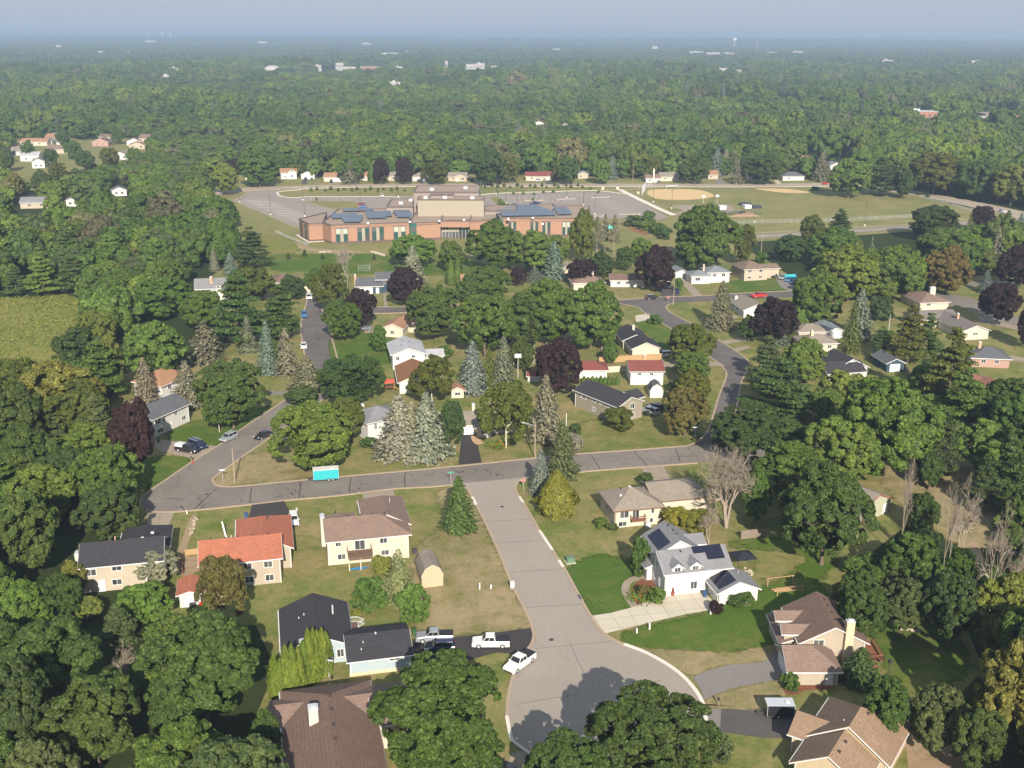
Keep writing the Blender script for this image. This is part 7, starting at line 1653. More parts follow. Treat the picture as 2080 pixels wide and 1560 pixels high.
car('suv', 'parked_car', 'silver car on the left street', (451, 900), (480, 886), P_SILVER, (465, 894), z=.07)
car('sedan', 'parked_car', 'black sedan on the left street by the kerb', (522, 894), (548, 883), P_BLACK, (535, 889), z=.07)
car('van', 'parked_van', 'white van at the end of the patched street', (627, 612), (626, 600), P_WHITE, (628, 607), z=.08)
car('pickup', 'pickup_truck', 'blue pickup under the pine at the patched street', (618, 650), (617, 636), P_BLUE, (618, 643), z=.08)
car('sedan', 'parked_car', 'white car in the shade lower on the patched street', (616, 710), (615, 698), P_WHITE, (617, 706), z=.08)
car('sedan', 'parked_car', 'grey sedan on the driveway of the small tan roofed house', (727, 671), (753, 670), P_GREY, (741, 671))
car('van', 'parked_van', 'silver minivan at the gable of the greige house', (1305, 832), (1336, 843), P_SILVER, (1320, 840))
car('suv', 'parked_car', 'black car behind the silver minivan', (1312, 824), (1340, 834), P_BLACK, (1330, 832))
car('suv', 'parked_car', 'black wagon driving on the upper street', (1338, 607), (1311, 608), P_BLACK, (1325, 608), z=.08)
car('sedan', 'parked_car', 'dark blue car nearer the street under the big purple brown tree', (1378, 600), (1368, 586), P_NAVY, (1374, 594))
car('sedan', 'parked_car', 'black car farther from the street under the big purple brown tree', (1352, 586), (1345, 578), P_BLACK, (1356, 585))
car('pickup', 'pickup_truck', 'red pickup on the upper street', (1525, 606), (1558, 603), P_RED, (1541, 604), z=.08)
car('sedan', 'parked_car', 'black car nearest the tan split level house', (1570, 565), (1580, 560), P_BLACK, (1575, 563)); car('suv', 'parked_car', 'silver car second from the tan split level house', (1584, 570), (1594, 563), P_SILVER, (1589, 567))
car('sedan', 'parked_car', 'blue car third from the tan split level house', (1597, 574), (1605, 567), P_BLUE, (1601, 571)); car('sedan', 'parked_car', 'navy car last in the line by the turquoise tarp', (1608, 579), (1616, 571), P_NAVY, (1611, 576))
car('suv', 'parked_car', 'white car behind the wooden fence', (1336, 724), (1360, 722), P_WHITE, (1348, 725))
car('suv', 'parked_car', 'white car squeezed beside the orange roofed garage', (596, 1066), (594, 1050), P_WHITE, (597, 1062))
car('suv', 'parked_car', 'black car at the bottom edge below the huge feathery tree', (1030, 1570), (985, 1566), P_BLACK, (1010, 1572))
car('suv', 'parked_car', 'maroon car beside the school west wing', (721, 416), (746, 416), P_MAROON, (733, 417)); car('sedan', 'parked_car', 'blue car in front of the maroon one at the school', (724, 421), (746, 421), P_BLUE, (737, 422))
car('suv', 'parked_car', 'white car parked in the upper bays of the school car park', (777, 402), (775, 397), P_WHITE, (776, 400)); car('pickup', 'pickup_truck', 'dark blue pickup in the east school car park', (1075, 416), (1099, 415), P_NAVY, (1087, 416)); car('sedan', 'parked_car', 'grey car behind the east wing of the school', (1034, 420), (1052, 419), P_GREY, (1043, 419))
for lab, kd, c, col in [('dark red car at the driveway mouth left of the school street', 'suv', (514, 374), P_MAROON), ('white car beside the dark red one left of the school street', 'suv', (522, 368), P_WHITE), ('red car under the forked green tree', 'sedan', (541, 366), P_RED), ('black pickup before the arched white garage', 'suv', (621, 366), P_BLACK), ('black car right of the black pickup at the arched garage', 'sedan', (633, 366), P_GREY), ('black car before the wide white garage', 'suv', (673, 371), P_BLACK),
                        ('dark car before the small white garage on the school street', 'sedan', (850, 369), P_BLACK), ('white pickup right of the small white garage', 'pickup', (871, 365), P_WHITE), ('white car beside the tan brick bungalow', 'suv', (954, 363), P_WHITE), ('black car beside the tan brick bungalow', 'suv', (960, 368), P_BLACK), ('white van before the dark red roofed house', 'van', (1092, 369), P_WHITE), ('grey car before the cottage row garage', 'sedan', (1106, 367), P_SILVER), ('dark car above the ball field', 'sedan', (1338, 371), P_GREY)]:
    car(kd, 'pickup_truck' if kd == 'pickup' else 'parked_van' if kd == 'van' else 'parked_car', lab, (c[0], c[1] + 1.5), (c[0] + (12 if kd in ('van', 'pickup') else 2), c[1] - 1.5), col, c)
car('suv', 'parked_car', 'white car driving on the highway at the right', (2046, 435), (2028, 430), P_WHITE, (2036, 432), z=.08); car('sedan', 'parked_car', 'red car on the far side of the highway', (2000, 403), (1982, 401), P_RED, (1990, 403)); car('sedan', 'parked_car', 'red car at the right end of the school street', (1683, 374), (1670, 375), P_RED, (1677, 375))

def trailer(label, A, ang, L, Wd, H, side, roofm, doorw=None):
    X, Y = gp(*A); r = thing('cargo_trailer', label, 'trailer', (X, Y, .08), math.radians(ang))
    MB().box(0, L, 0, Wd, .45, H).build('body', side, r); MB().box(-.03, L + .03, -.03, Wd + .03, H, H + .06).build('roof', roofm, r)
    MB().box(-.02, L + .02, -.02, Wd + .02, .38, .50).build('skirt', M_DARK, r)
    for x in ((L * .60, L * .75) if L > 4.5 else (L * .42,)):
        for y in (-.02, Wd - .18): o = MB().tube((x, y, .34), (x, y + .2, .34), .34, n=14).build('wheel', M_TYRE, r); MB().tube((x, y - .01, .34), (x, y + .21, .34), .18, n=10).build('rim', M_RIM, o)
    MB().tube((0, Wd * .5, .5), (-1.2, Wd * .5, .5), .05).tube((0, .2, .5), (-1.2, Wd * .5, .5), .05).tube((0, Wd - .2, .5), (-1.2, Wd * .5, .5), .05).tube((-1.1, Wd * .5, .5), (-1.1, Wd * .5, 0), .04).build('hitch', M_DARK, r)
    if doorw: o = MB().box(L * .30, L * .30 + .8, -.035, .0, .6, H - .2).build('door', side, r); MB().box(L * .30 + .66, L * .30 + .74, -.06, -.03, 1.2, 1.35).build('handle', M_GALV, o); MB().box(L * .31, L * .31 + .3, -.03, -.005, H - .9, H - .3).build('window', M_GLASS, r)
    for x in (.02, L - .06): MB().box(x, x + .05, -.02, .0, .5, H).build('corner_trim', M_GALV, r)
    MB().box(L * .7, L * .7 + .5, Wd * .3, Wd * .6, H + .06, H + .2).build('roof_vent', M_WHITE, r); return r
trailer('turquoise cargo trailer with white roof on the cross street', (637, 981), 12, 5.3, 2.1, 2.6, paint('turquoise_paint', (.03, .36, .40)), plain('white_roof_sheet', (.6, .6, .58), .5), 1)
trailer('black cargo trailer with pale roof on the dark driveway', (1557, 1462), 0, 3.8, 1.9, 2.1, P_BLACK, plain('pale_roof_sheet', (.40, .43, .46), .4))

# ------------------------------------------------------------------ poles, signs and small things
def at(px_, z=0): X, Y = gp(*px_); return (X, Y, z)
def pole(label, base, h, arm=None, nm='utility_pole', cat='pole', mt=None, r=.15, cross=False, group=None):
    t = thing(nm, label, cat, at(base), 0, group); MB().tube((0, 0, -.3), (0, 0, h), r, r * .7, 8).build('post', mt or M_POLE, t)
    if arm:
        dx, dz = arm; MB().tube((0, 0, h - .9), (dx, 0, h - .9 + dz), .05, n=6).build('arm', M_GALV, t); MB().box(min(dx, dx * 1.25), max(dx, dx * 1.25), -.15, .15, h - .95 + dz, h - .78 + dz).build('lamp_head', M_GALV, t)
    if cross: MB().box(-1.1, 1.1, -.06, .06, h - .7, h - .55).build('crossarm', M_POLE, t)
    return t
pole('wooden pole on the grass corner of the left street', (477, 980), 7.8)
pole('wooden lamp post with long arm at the grey spruces', (1086.5, 931), 8.6, (-2.4, .7), 'street_lamp', 'lamp post')
pole('wooden lamp post at the upper street corner', (1367.5, 620), 8.8, (-1.9, .5), 'street_lamp', 'lamp post')
pole('pale pole left of the large dark purple tree', (1084, 738), 5.2, mt=M_GALV, r=.12); pole('pale pole among the right hand yards', (1805, 672), 5.2, mt=M_GALV, r=.12); pole('white post beside the green grey spruce', (1150, 868), 3.6, mt=M_WHITE, r=.1)
pole('tall wooden pole behind the school street', (1285, 372), 12, cross=True); pole('wooden pole in the meadow below the highway', (1546, 512), 8, cross=True); pole('wooden pole in the trees above the grey roofed house', (438, 318), 9, cross=True)
for k, (bx, by, h) in enumerate([(550, 437, 11), (615, 407, 10), (487, 411, 6), (732, 415, 8), (809, 400, 10), (1008, 394, 9), (1028, 413, 9), (1050, 418, 8), (1151, 402.5, 10), (1185, 418, 7), (1208, 436, 10), (1327, 411, 11), (1364, 424, 10), (1532, 452, 7), (1756, 459, 12), (619, 440, 6)]):
    t = pole('dark light pole around the school grounds', (bx, by), h, None, 'light_pole', 'lamp post', M_DARK, .11, group='light poles around the school'); MB().tube((0, 0, -.1), (0, 0, .8), .35, n=8).build('base', M_WHITE, t); MB().box(-.5, .5, -.2, .2, h, h + .15).build('lamp_head', M_DARK, t)
def sign(label, base, h, w_, hh, mt, ang=0, octa=False, group=None):
    t = thing('stop_sign' if octa else 'street_sign', label, 'sign', at(base), math.radians(ang), group); MB().tube((0, 0, -.2), (0, 0, h + (hh if octa else 0)), .035, n=6).build('post', M_GALV, t)
    if octa:
        for rr, dd, mm, nm in ((.40, -.05, M_WHITE, 'border'), (.36, -.06, plain('stop_sign_red', (.5, .02, .03), .5), 'panel')):
            P = [(rr * math.cos(math.pi / 8 + k * math.pi / 4), h + .35 + rr * math.sin(math.pi / 8 + k * math.pi / 4)) for k in range(8)]; MB().prism(P, dd, dd - .01 + .005, 'y').build(nm, mm, t)
        cu = bpy.data.curves.new('stop_text', 'FONT'); cu.body = 'STOP'; cu.size = .26; cu.align_x = 'CENTER'; cu.align_y = 'CENTER'; ob = bpy.data.objects.new('tmp', cu); COL.objects.link(ob)
        dg = bpy.context.evaluated_depsgraph_get(); me = bpy.data.meshes.new_from_object(ob.evaluated_get(dg)); bpy.data.objects.remove(ob); me.materials.clear(); me.materials.append(M_WHITE)
        o = link('lettering', me, t, (0, -.075, h + .35)); o.rotation_euler = (math.pi / 2, 0, 0)
    else: MB().box(-w_ / 2, w_ / 2, -.02, .02, h, h + hh).build('panel', mt, t)
    return t
M_SIGNG = plain('green_sign_sheet', (.05, .30, .22), .4); M_SIGNB = plain('pale_blue_sign_sheet', (.40, .52, .62), .4)
sign('street name sign on the grass corner of the left street', (453, 979), 2.6, 1.2, .25, M_SIGNB, 10); sign('green street name sign beside the fir', (916, 986), 2.8, 1.2, .25, M_SIGNG, 5); sign('blue street name sign at the right street corner', (1411, 892), 2.8, 1.1, .25, M_SIGNB, 5)
sign('red stop sign at the top of the pale road', (1063, 996), 1.9, 0, 0.7, None, 0, True); sign('red stop sign at the upper street corner', (1357, 616), 1.9, 0, .7, None, 0, True)
def small(nm, label, cat, px_, build, ang=13, group=None):
    t = thing(nm, label, cat, at(px_), math.radians(ang), group); build(t); return t
def mailbox(t, col=None, n=1):
    MB().box(-.05, .05, -.05, .05, -.1, 1.0).build('post', M_POLE, t); MB().prism([(-.13, 1.0), (.13, 1.0), (.13, 1.2), (.08, 1.28), (-.08, 1.28), (-.13, 1.2)], -.28, .28, 'y').build('box', col or M_DARK, t); MB().box(.13, .15, -.1, .0, 1.15, 1.4).build('flag', M_TAIL, t)
for lab, p in [('dark mailbox by the drive of the cream house', (729, 1003)), ('dark mailbox beside the left end of the cross street', (368, 1040)), ('dark mailbox by the orange roofed house drive', (593, 1013)), ('mailbox by the left driveway with the black pickup', (389, 938)), ('pale mailbox on the right street', (1472, 763)), ('dark mailbox by the dark driveway at right', (1459, 1434))]: small('mailbox', lab, 'mailbox', p, lambda t: mailbox(t))
def cluster(t): MB().box(-.35, .35, -.3, .3, .4, 1.5).build('cabinet', plain('grey_white_cabinet', (.5, .5, .49), .5), t); MB().box(-.08, .08, -.08, .08, 0, .4).build('post', M_GALV, t); MB().box(-.3, -.02, -.33, -.3, .5, 1.4).build('door', M_GALV, t); MB().box(.02, .3, -.33, -.3, .5, 1.4).build('door', M_GALV, t)
small('mailbox', 'pale cluster mailbox at the left kerb of the pale road', 'mailbox', (1040, 1197), cluster)
def manhole(t): MB().tube((0, 0, 0), (0, 0, .012), .38, n=16).build('frame', M_TAR, t); MB().tube((0, 0, .012), (0, 0, .02), .31, n=16).build('cover', M_DARK, t)
for p, l in (((1120, 1300), 'the mouth of the cul de sac'), ((1020, 1030), 'the top of the pale road'), ((1010, 965), 'the junction'), ((420, 1005), 'the left street corner'), ((1470, 905), 'the right street corner')): t = small('manhole_cover', f'dark round manhole cover in the road at {l}', 'manhole cover', p, manhole); t.location.z = .085
for p, l in (((1427, 1448), 'right edge of the cul de sac'), ((1177, 1214), 'right kerb of the pale road')): small('storm_drain', f'dark storm drain slot at the {l}', 'drain', p, lambda t: (MB().box(-.18, .18, -.8, .8, .10, .165).build('grate', M_DARK, t), MB().box(-.24, -.2, -.85, .85, .08, .17).build('frame', M_GALV, t)), 12)
for k, (p, cc) in enumerate([((1592, 1348), 'green'), ((1431, 1212), 'blue'), ((842, 1290), 'green'), ((500, 1052), 'blue'), ((729, 1035), 'brown'), ((322, 898), 'green'), ((1345, 738), 'blue'), ((970, 886), 'green')]):
    cm = plain('bin_plastic_' + cc, dict(green=(.03, .09, .04), blue=(.03, .07, .16), brown=(.10, .06, .04))[cc], .5); small('wheelie_bin', ['green wheelie bin at the beige garage', 'blue wheelie bin at the solar house garage', 'green wheelie bin at the pale blue house', 'blue wheelie bin at the orange roofed garage', 'brown wheelie bin at the cream house drive', 'green wheelie bin at the white split level house', 'blue wheelie bin at the dark red roofed house', 'green wheelie bin at the blacktop driveway'][k], 'bin', p, lambda t: (MB().box(-.3, .3, -.35, .35, .05, 1.0).build('body', cm, t), MB().box(-.33, .33, -.38, .38, 1.0, 1.08).build('lid', cm, t)))
small('utility_box', 'green transformer box on the lawn right of the pale road', 'utility box', (1158, 1142), lambda t: (MB().box(-.7, .7, -.6, .6, .1, 1.0).build('cabinet', plain('dull_green_cabinet', (.10, .17, .11), .6), t), MB().box(-.9, .9, -.8, .8, -.1, .12).build('pad', M_CONC, t)))
for lab, p, hh in [('left white marker post on the dry lawn', (974, 1197), 1.1), ('right white marker post on the dry lawn', (997, 1196), .7), ('left white marker post below the pale driveway', (1293, 1286), .75), ('right white marker post below the pale driveway', (1319, 1279), 1.1), ('white marker post beside the orange roofed house', (603, 1040), .8), ('white marker post at the left end of the cross street', (380, 1044), .7), ('white marker post below the left garage', (1443, 1248), .6)]:
    small('marker_post', lab, 'post', p, lambda t, hh=hh: (MB().box(-.11, .11, -.11, .11, 0, hh).build('post', M_WHITE, t), MB().box(-.13, .13, -.13, .13, hh, hh + .06).build('cap', M_WHITE, t)))
small('fire_hydrant', 'fire hydrant beside the mailbox on the left', 'hydrant', (392, 942), lambda t: (MB().tube((0, 0, 0), (0, 0, .6), .13, .11, 8).build('barrel', M_TAIL, t), MB().tube((-.2, 0, .4), (.2, 0, .4), .06, n=6).build('nozzle', M_TAIL, t), MB().tube((0, 0, .6), (0, 0, .72), .1, .03, 8).build('bonnet', M_TAIL, t)))
small('leaning_banner', 'white leaning board on the lawn of the orange roofed house', 'board', (459, 1092), lambda t: MB().slab([(-.1, 0, .1), (.15, 0, .1), (-.45, 1.6, 2.6), (-.7, 1.6, 2.6)], .08).build('panel', M_WHITE, t))
# boarded fences: every board a part
def fence(label, pts, h, mt, nm='wooden_fence', z0=0, wd=.14, gap=.01, post=True):
    q = [Vector(gp(*p)) for p in pts]; t = thing(nm, label, 'fence', (*q[0], 0)); me = MB().box(0, wd - gap, -.012, .012, .05, h).mesh('fence_board', mt); pm = MB().box(-.06, .06, -.06, .06, -.2, h + .08).mesh('fence_post', mt); cnt = 0
    for a, b in zip(q[:-1], q[1:]):
        L = (b - a).length; an = math.atan2(b.y - a.y, b.x - a.x); n = int(L / wd)
        for i in range(n):
            p = a.lerp(b, i / n); o = link('fence_board', me, t, (p.x - q[0].x, p.y - q[0].y, random.uniform(-.02, .02))); o.rotation_euler.z = an; cnt += 1
        rr = MB().box(0, L, .012, .06, .4, .5).box(0, L, .012, .06, h - .4, h - .3).build('rail', mt, t); rr.location = (a.x - q[0].x, a.y - q[0].y, 0); rr.rotation_euler.z = an
        for i in range(int(L / 2.4) + 2): p = a.lerp(b, min(1, i * 2.4 / L)); o = link('fence_post', pm, t, (p.x - q[0].x, p.y - q[0].y, 0)); o.rotation_euler.z = an
    return t
fence('new cedar fence between the dark red roofs', [(1217, 738), (1343, 731)], 1.9, M_CEDAR)
fence('weathered grey fence left of the giant oak', [(1505, 1096), (1560, 1090)], 1.8, plain('weathered_fence_wood', (.20, .16, .13), .9, .1, var=.3), wd=.18)
fence('grey fence beside the navy garage', [(1836, 752), (1860, 790)], 1.8, plain('grey_fence_wood', (.17, .15, .13), .9, .1), wd=.2)
fence('short pale cedar fence at the orange roofed house', [(377, 1129), (404, 1126)], 1.2, M_CEDAR)
fence('cedar stair fence on the slope by the orange roofed house', [(372, 1168), (372, 1132)], 1.1, M_REDWOOD)
def wall_fence(label, a, b, h, mt):
    q0, q1 = Vector(gp(*a)), Vector(gp(*b)); t = thing('garden_wall', label, 'wall', (*q0, 0), math.atan2(q1.y - q0.y, q1.x - q0.x)); L = (q1 - q0).length; n = max(2, int(L / 2.4)); me = MB().box(0, L / n - .1, -.05, .05, 0, h).mesh('wall_panel', mt); pm = MB().box(-.09, .09, -.09, .09, -.2, h + .12).mesh('pillar', mt)
    for i in range(n): link('wall_panel', me, t, (i * L / n + .05, 0, 0)); link('pillar', pm, t, (i * L / n, 0, 0))
wall_fence('white panel wall behind the dark red roofed garage', (1229, 757), (1280, 754), 1.7, M_CREAMTRIM)
def mesh_fence(label, pts, h=1.8, step=3.0):
    q = [Vector(gp(*p)) for p in pts]; t = thing('chain_link_fence', label, 'fence', (*q[0], 0)); m = MB(); r = MB()
    for a, b in zip(q[:-1], q[1:]):
        L = (b - a).length; n = max(1, int(L / step)); a3, b3 = Vector((*(a - q[0]), 0)), Vector((*(b - q[0]), 0))
        for i in range(n + 1): p = a3.lerp(b3, i / n); m.tube(p, p + Vector((0, 0, h)), .045, n=4)
        for z in (.1, h * .5, h): r.tube(a3 + Vector((0, 0, z)), b3 + Vector((0, 0, z)), .025, n=4)
        k = int(L / .5)
        for i in range(k): p = a3.lerp(b3, i / k); e = a3.lerp(b3, min(1, (i + 2.5) / k)); r.tube(p + Vector((0, 0, .1)), e + Vector((0, 0, h)), .012, n=3); r.tube(p + Vector((0, 0, h)), e + Vector((0, 0, .1)), .012, n=3)
    m.build('fence_posts', M_GALV, t); r.build('wire_mesh', M_GALV, t)
mesh_fence('chain link fence along the lower highway', [(1450, 457), (1560, 453), (1700, 450), (1790, 446), (1900, 439)]); mesh_fence('chain link fence along the upper highway', [(1868, 402), (1930, 416), (1975, 432)]); mesh_fence('chain link fence on the school meadow', [(560, 472), (590, 486), (625, 500)], 1.2); mesh_fence('dark chain link fence behind the blue house', [(728, 551), (752, 549)], 2.2)
mesh_fence('tall backstop behind home plate', [(1303, 398), (1311, 386), (1330, 383)], 5.0); mesh_fence('chain link fence by the white thin pines', [(1215, 472), (1256, 472), (1257, 450)], 1.5)
# deck post bench and yard things
def pergola(t):
    for x, y in ((0, 0), (4.6, 0), (0, 3.6), (4.6, 3.6)): MB().box(x - .06, x + .06, y - .06, y + .06, 0, 1.5).build('post', M_CEDAR, t)
    for y in (0, 3.6): MB().box(-.3, 4.9, y - .05, y + .05, 1.5, 1.6).build('beam', M_CEDAR, t)
    MB().box(0, 4.6, -.04, .04, .8, .88).build('rail', M_CEDAR, t); MB().box(0, 4.6, 1.4, 1.48, 0, .4).box(0, 4.6, 2.2, 2.28, 0, .4).build('raised_bed', M_CEDAR, t)
small('garden_trellis', 'cedar garden trellis behind the beige house', 'trellis', (1578, 1212), pergola)
def gazebo(t):
    for x, y in ((-1.6, -1.6), (1.6, -1.6), (-1.6, 1.6), (1.6, 1.6)): MB().tube((x, y, 0), (x, y, 2.2), .05).build('post', M_DARK, t)
    MB().add([(-1.9, -1.9, 2.1), (1.9, -1.9, 2.1), (1.9, 1.9, 2.1), (-1.9, 1.9, 2.1), (0, 0, 3.0), (0, 0, 2.9)], [(0, 1, 4), (1, 2, 4), (2, 3, 4), (3, 0, 4), (1, 0, 5), (2, 1, 5), (3, 2, 5), (0, 3, 5)]).build('canopy', plain('black_canvas', (.02, .022, .03), .9, .1), t)
small('gazebo', 'black canopy gazebo behind the solar house', 'gazebo', (1508, 1150), gazebo)
small('gazebo', 'turquoise tarp shelter beside the line of cars', 'shelter', (1604, 567), lambda t: MB().add([(-2.5, -2, .1), (2.5, -2, .1), (2.5, 2, .1), (-2.5, 2, .1), (-2.2, 0, 1.9), (2.2, 0, 1.9)], [(0, 1, 5, 4), (2, 3, 4, 5), (3, 0, 4), (1, 2, 5), (0, 3, 2, 1)]).build('tarp', plain('turquoise_tarp', (.03, .30, .34), .5), t))
def playset(t):
    for x, y in ((0, 0), (2.2, 0), (0, 1.6), (2.2, 1.6)): MB().box(x - .06, x + .06, y - .06, y + .06, 0, 2.6).build('post', M_REDWOOD, t)
    MB().box(0, 2.2, 0, 1.6, 1.2, 1.3).build('platform', M_REDWOOD, t); MB().add([(-.2, -.2, 2.5), (2.4, -.2, 2.5), (2.4, 1.8, 2.5), (-.2, 1.8, 2.5), (-.2, .8, 3.3), (2.4, .8, 3.3)], [(0, 1, 5, 4), (2, 3, 4, 5), (3, 0, 4), (1, 2, 5), (0, 3, 2, 1)]).build('canopy', plain('red_canvas', (.45, .06, .04), .8), t)
    MB().slab([(2.2, .3, 1.3), (4.2, .3, .2), (4.2, 1.1, .2), (2.2, 1.1, 1.3)], .08).build('slide', plain('yellow_slide', (.55, .40, .05), .4), t)
small('play_set', 'red and brown play set left of the glossy brown roof', 'play set', (783, 797), playset)
small('play_set', 'wooden play structure behind the cream house with dark roof', 'play set', (1222, 712), playset)
small('canopy_shelter', 'white roofed shelter behind the cedar fence', 'shelter', (1236, 728), lambda t: ([MB().box(x - .07, x + .07, y - .07, y + .07, 0, 2.2).build('post', M_WHITE, t) for x in (-1.6, 1.6) for y in (-1.1, 1.1)], MB().slab([(-2, -1.5, 2.4), (2, -1.5, 2.4), (2, 1.5, 2.8), (-2, 1.5, 2.8)], .12).build('roof', M_WHITE, t)), 0)
def hoop(t, h=3.0):
    MB().tube((0, 0, 0), (0, 0, h), .07, n=6).build('post', M_WHITE, t); MB().box(-.9, .9, -.35, -.3, h - .1, h + 1.0).build('backboard', M_WHITE, t)
    m = MB()
    for k in range(10): a, b = 6.283 * k / 10, 6.283 * (k + 1) / 10; m.tube((.23 * math.cos(a), -.6 + .23 * math.sin(a), h), (.23 * math.cos(b), -.6 + .23 * math.sin(b), h), .015, n=4)
    m.build('rim', M_TAIL, t)
small('basketball_hoop', 'basketball hoop with big white board behind the backyard spruces', 'hoop', (1052, 768), lambda t: hoop(t, 6.0), 0)
for p, l in (((1428, 417), 'left'), ((1456, 416), 'right')): small('basketball_hoop', f'{l} basketball hoop on the school court', 'hoop', p, lambda t: hoop(t, 4.5), 0)
small('garden_pool', 'small blue pool under the dark feathery tree', 'pool', (741, 786), lambda t: (MB().tube((0, 0, 0), (0, 0, .6), 2.0, n=20).build('wall', M_SIGNB, t), MB().tube((0, 0, .6), (0, 0, .62), 1.9, n=20).build('water', plain('pool_water', (.05, .28, .55), .1), t)))
small('kayak', 'blue kayak stored under the brown deck', 'kayak', (706, 1160), lambda t: MB().add([(0, .1, .3), (1.2, -.25, .3), (2.6, -.25, .3), (4.0, .1, .3), (2.6, .4, .3), (1.2, .4, .3), (1.2, .08, .0), (2.6, .08, .0)], [(0, 1, 2, 3, 4, 5), (0, 6, 1), (1, 6, 7, 2), (2, 7, 3), (3, 7, 4), (4, 7, 6, 5), (5, 6, 0)]).build('hull', plain('blue_plastic', (.03, .25, .55), .4), t))
def bench(t):
    for x in (0, 1.6): MB().box(x - .05, x + .05, -.3, .3, 0, .7).build('leg', M_CEDAR, t)
    for k in range(3): MB().box(-.2, 1.8, -.35 + .24 * k, -.15 + .24 * k, .7, .75).build('slat', M_CEDAR, t)
small('picnic_bench', 'small wooden bench below the huge feathery tree', 'bench', (975, 1545), bench, 30)
def rocks(lab, a, b, n, s=.45):
    A, B = Vector(gp(*a)), Vector(gp(*b)); t = thing('rock_border', lab, 'rocks', (*A, 0)); m = bmesh.new(); bmesh.ops.create_icosphere(m, subdivisions=1, radius=1)
    for v in m.verts: v.co *= random.uniform(.8, 1.15)
    me = bpy.data.meshes.new('rock'); m.to_mesh(me); m.free(); me.materials.append(plain('buff_rock', (.36, .31, .24), .9, .1))
    for i in range(n): p = A.lerp(B, i / n) - A; o = link('rock', me, t, (p.x + random.uniform(-.3, .3), p.y + random.uniform(-.5, .5), .1)); k = s * random.uniform(.6, 1.2); o.scale = (k, k * .8, k * .7); o.rotation_euler.z = random.uniform(0, 6)
rocks('row of buff rocks at the edge of the back lawn', (1829, 1276), (1874, 1282), 16); rocks('rock edging along the dirt strip by the orange roofed house', (398, 1052), (386, 1090), 20, .28); rocks('rock border behind the solar house', (1513, 1157), (1530, 1168), 9, .4); rocks('rock pile on the school meadow', (755, 512), (782, 520), 12, 1.1); rocks('flat rocks below the leafless tree at the school', (650, 513), (676, 512), 10, .9)
def flowerbed(t):
    r = np.random.default_rng(2)
    for nm, c, n, rx in (('ground_foliage', (.10, .16, .03), 900, 3.2), ('orange_flowers', (.55, .17, .02), 140, 2.6)):
        P = np.stack([r.normal(size=n) * rx * .4, r.normal(size=n) * rx * .35, r.random(n) * .45 + .05], 1); V = quads(P, np.tile([0, 0, 1.], (n, 1)), .16, r, .8)
        o = link(nm, mk_crown(nm, V, M_LEAF), t); o.color = (*c, 1)
small('flower_bed', 'round flower island with orange blooms beside the birch', 'flower bed', (1012, 905), flowerbed)
small('flower_bed', 'mixed flower bed at the front of the solar house', 'flower bed', (1306, 1212), flowerbed)
small('planter', 'red brown planter beside the door of the solar house', 'planter', (1366, 1210), lambda t: (MB().tube((0, 0, 0), (0, 0, .7), .3, .36, 10).build('pot', plain('terracotta', (.25, .08, .05), .8), t), MB().tube((0, 0, .7), (0, 0, 1.6), .3, .15, 8).build('plant', plain('dark_red_leaves', (.12, .03, .025), .9), t)))
small('grill', 'dark grill and red chairs at the low orange roof', 'grill', (392, 1236), lambda t: (MB().box(-.5, .5, -.3, .3, .5, 1.0).build('body', M_DARK, t), [MB().box(x - .04, x + .04, -.25, .25, 0, .5).build('leg', M_DARK, t) for x in (-.4, .4)], MB().box(1.0, 1.6, -.3, .3, .0, .9).build('chair', M_TAIL, t)))
small('yard_lamp', 'black lamp post on the back lawn right of the deck', 'lamp post', (1804, 1378), lambda t: (MB().tube((0, 0, 0), (0, 0, 2.6), .06, n=6).build('post', M_DARK, t), MB().box(-.25, .25, -.25, .25, 2.6, 3.1).build('lantern', M_DARK, t)))
small('playground', 'play structure with white slatted canopies on the school chips', 'playground', (1495, 437), lambda t: ([MB().tube((x, y, 0), (x, y, 3.6), .1, n=6).build('post', P_NAVY, t) for x in (-9, -6, 5, 8) for y in (0, 3)], [MB().box(x0, x0 + 3.6, -.3, 3.3, 3.2, 5.0).build('canopy', M_WHITE, t) for x0 in (-9.3, 4.7)], MB().box(-6, 5, .5, 2.4, 1.5, 1.7).build('bridge', P_NAVY, t), MB().slab([(8, 1, 2.4), (14, -1, .2), (14, .2, .2), (8, 2.2, 2.4)], .15).build('slide', P_BLUE, t)))
for p, l in (((1513, 416), 'farther'), ((1534, 422), 'nearer')):
    small('ball_pit', f'{l} black round pit on the school field', 'play pit', p, lambda t: (MB().tube((0, 0, 0), (0, 0, 1.0), 3.6, n=16).build('wall', M_DARK, t)))
small('tennis_bench', 'white dugout roof at the ball field', 'bench', (1364, 383), lambda t: (MB().box(-4, 4, -.8, .8, 1.6, 1.8).build('roof', M_WHITE, t), MB().box(-4, -3.8, -.7, .7, 0, 1.6).build('post', M_GALV, t), MB().box(3.8, 4, -.7, .7, 0, 1.6).build('post', M_GALV, t)))
small('climbing_frame', 'turquoise climbing panels by the thin pines', 'playground', (1236, 466), lambda t: (MB().box(-3, 3, -.1, .1, .4, 2.2).build('panel', plain('turquoise_panel', (.10, .38, .38), .5), t), MB().box(-3.2, -3, -.1, .1, 0, 2.6).build('post', M_GALV, t), MB().box(3, 3.2, -.1, .1, 0, 2.6).build('post', M_GALV, t)))
for p in ((1224, 385), (1254, 384.5), (1296, 394)): small('lot_marker', 'pale block by the school path', 'block', p, lambda t: (MB().box(-.8, .8, -.5, .5, 0, 1.4).build('block', M_CREAMTRIM, t)), group='pale blocks by the school path')

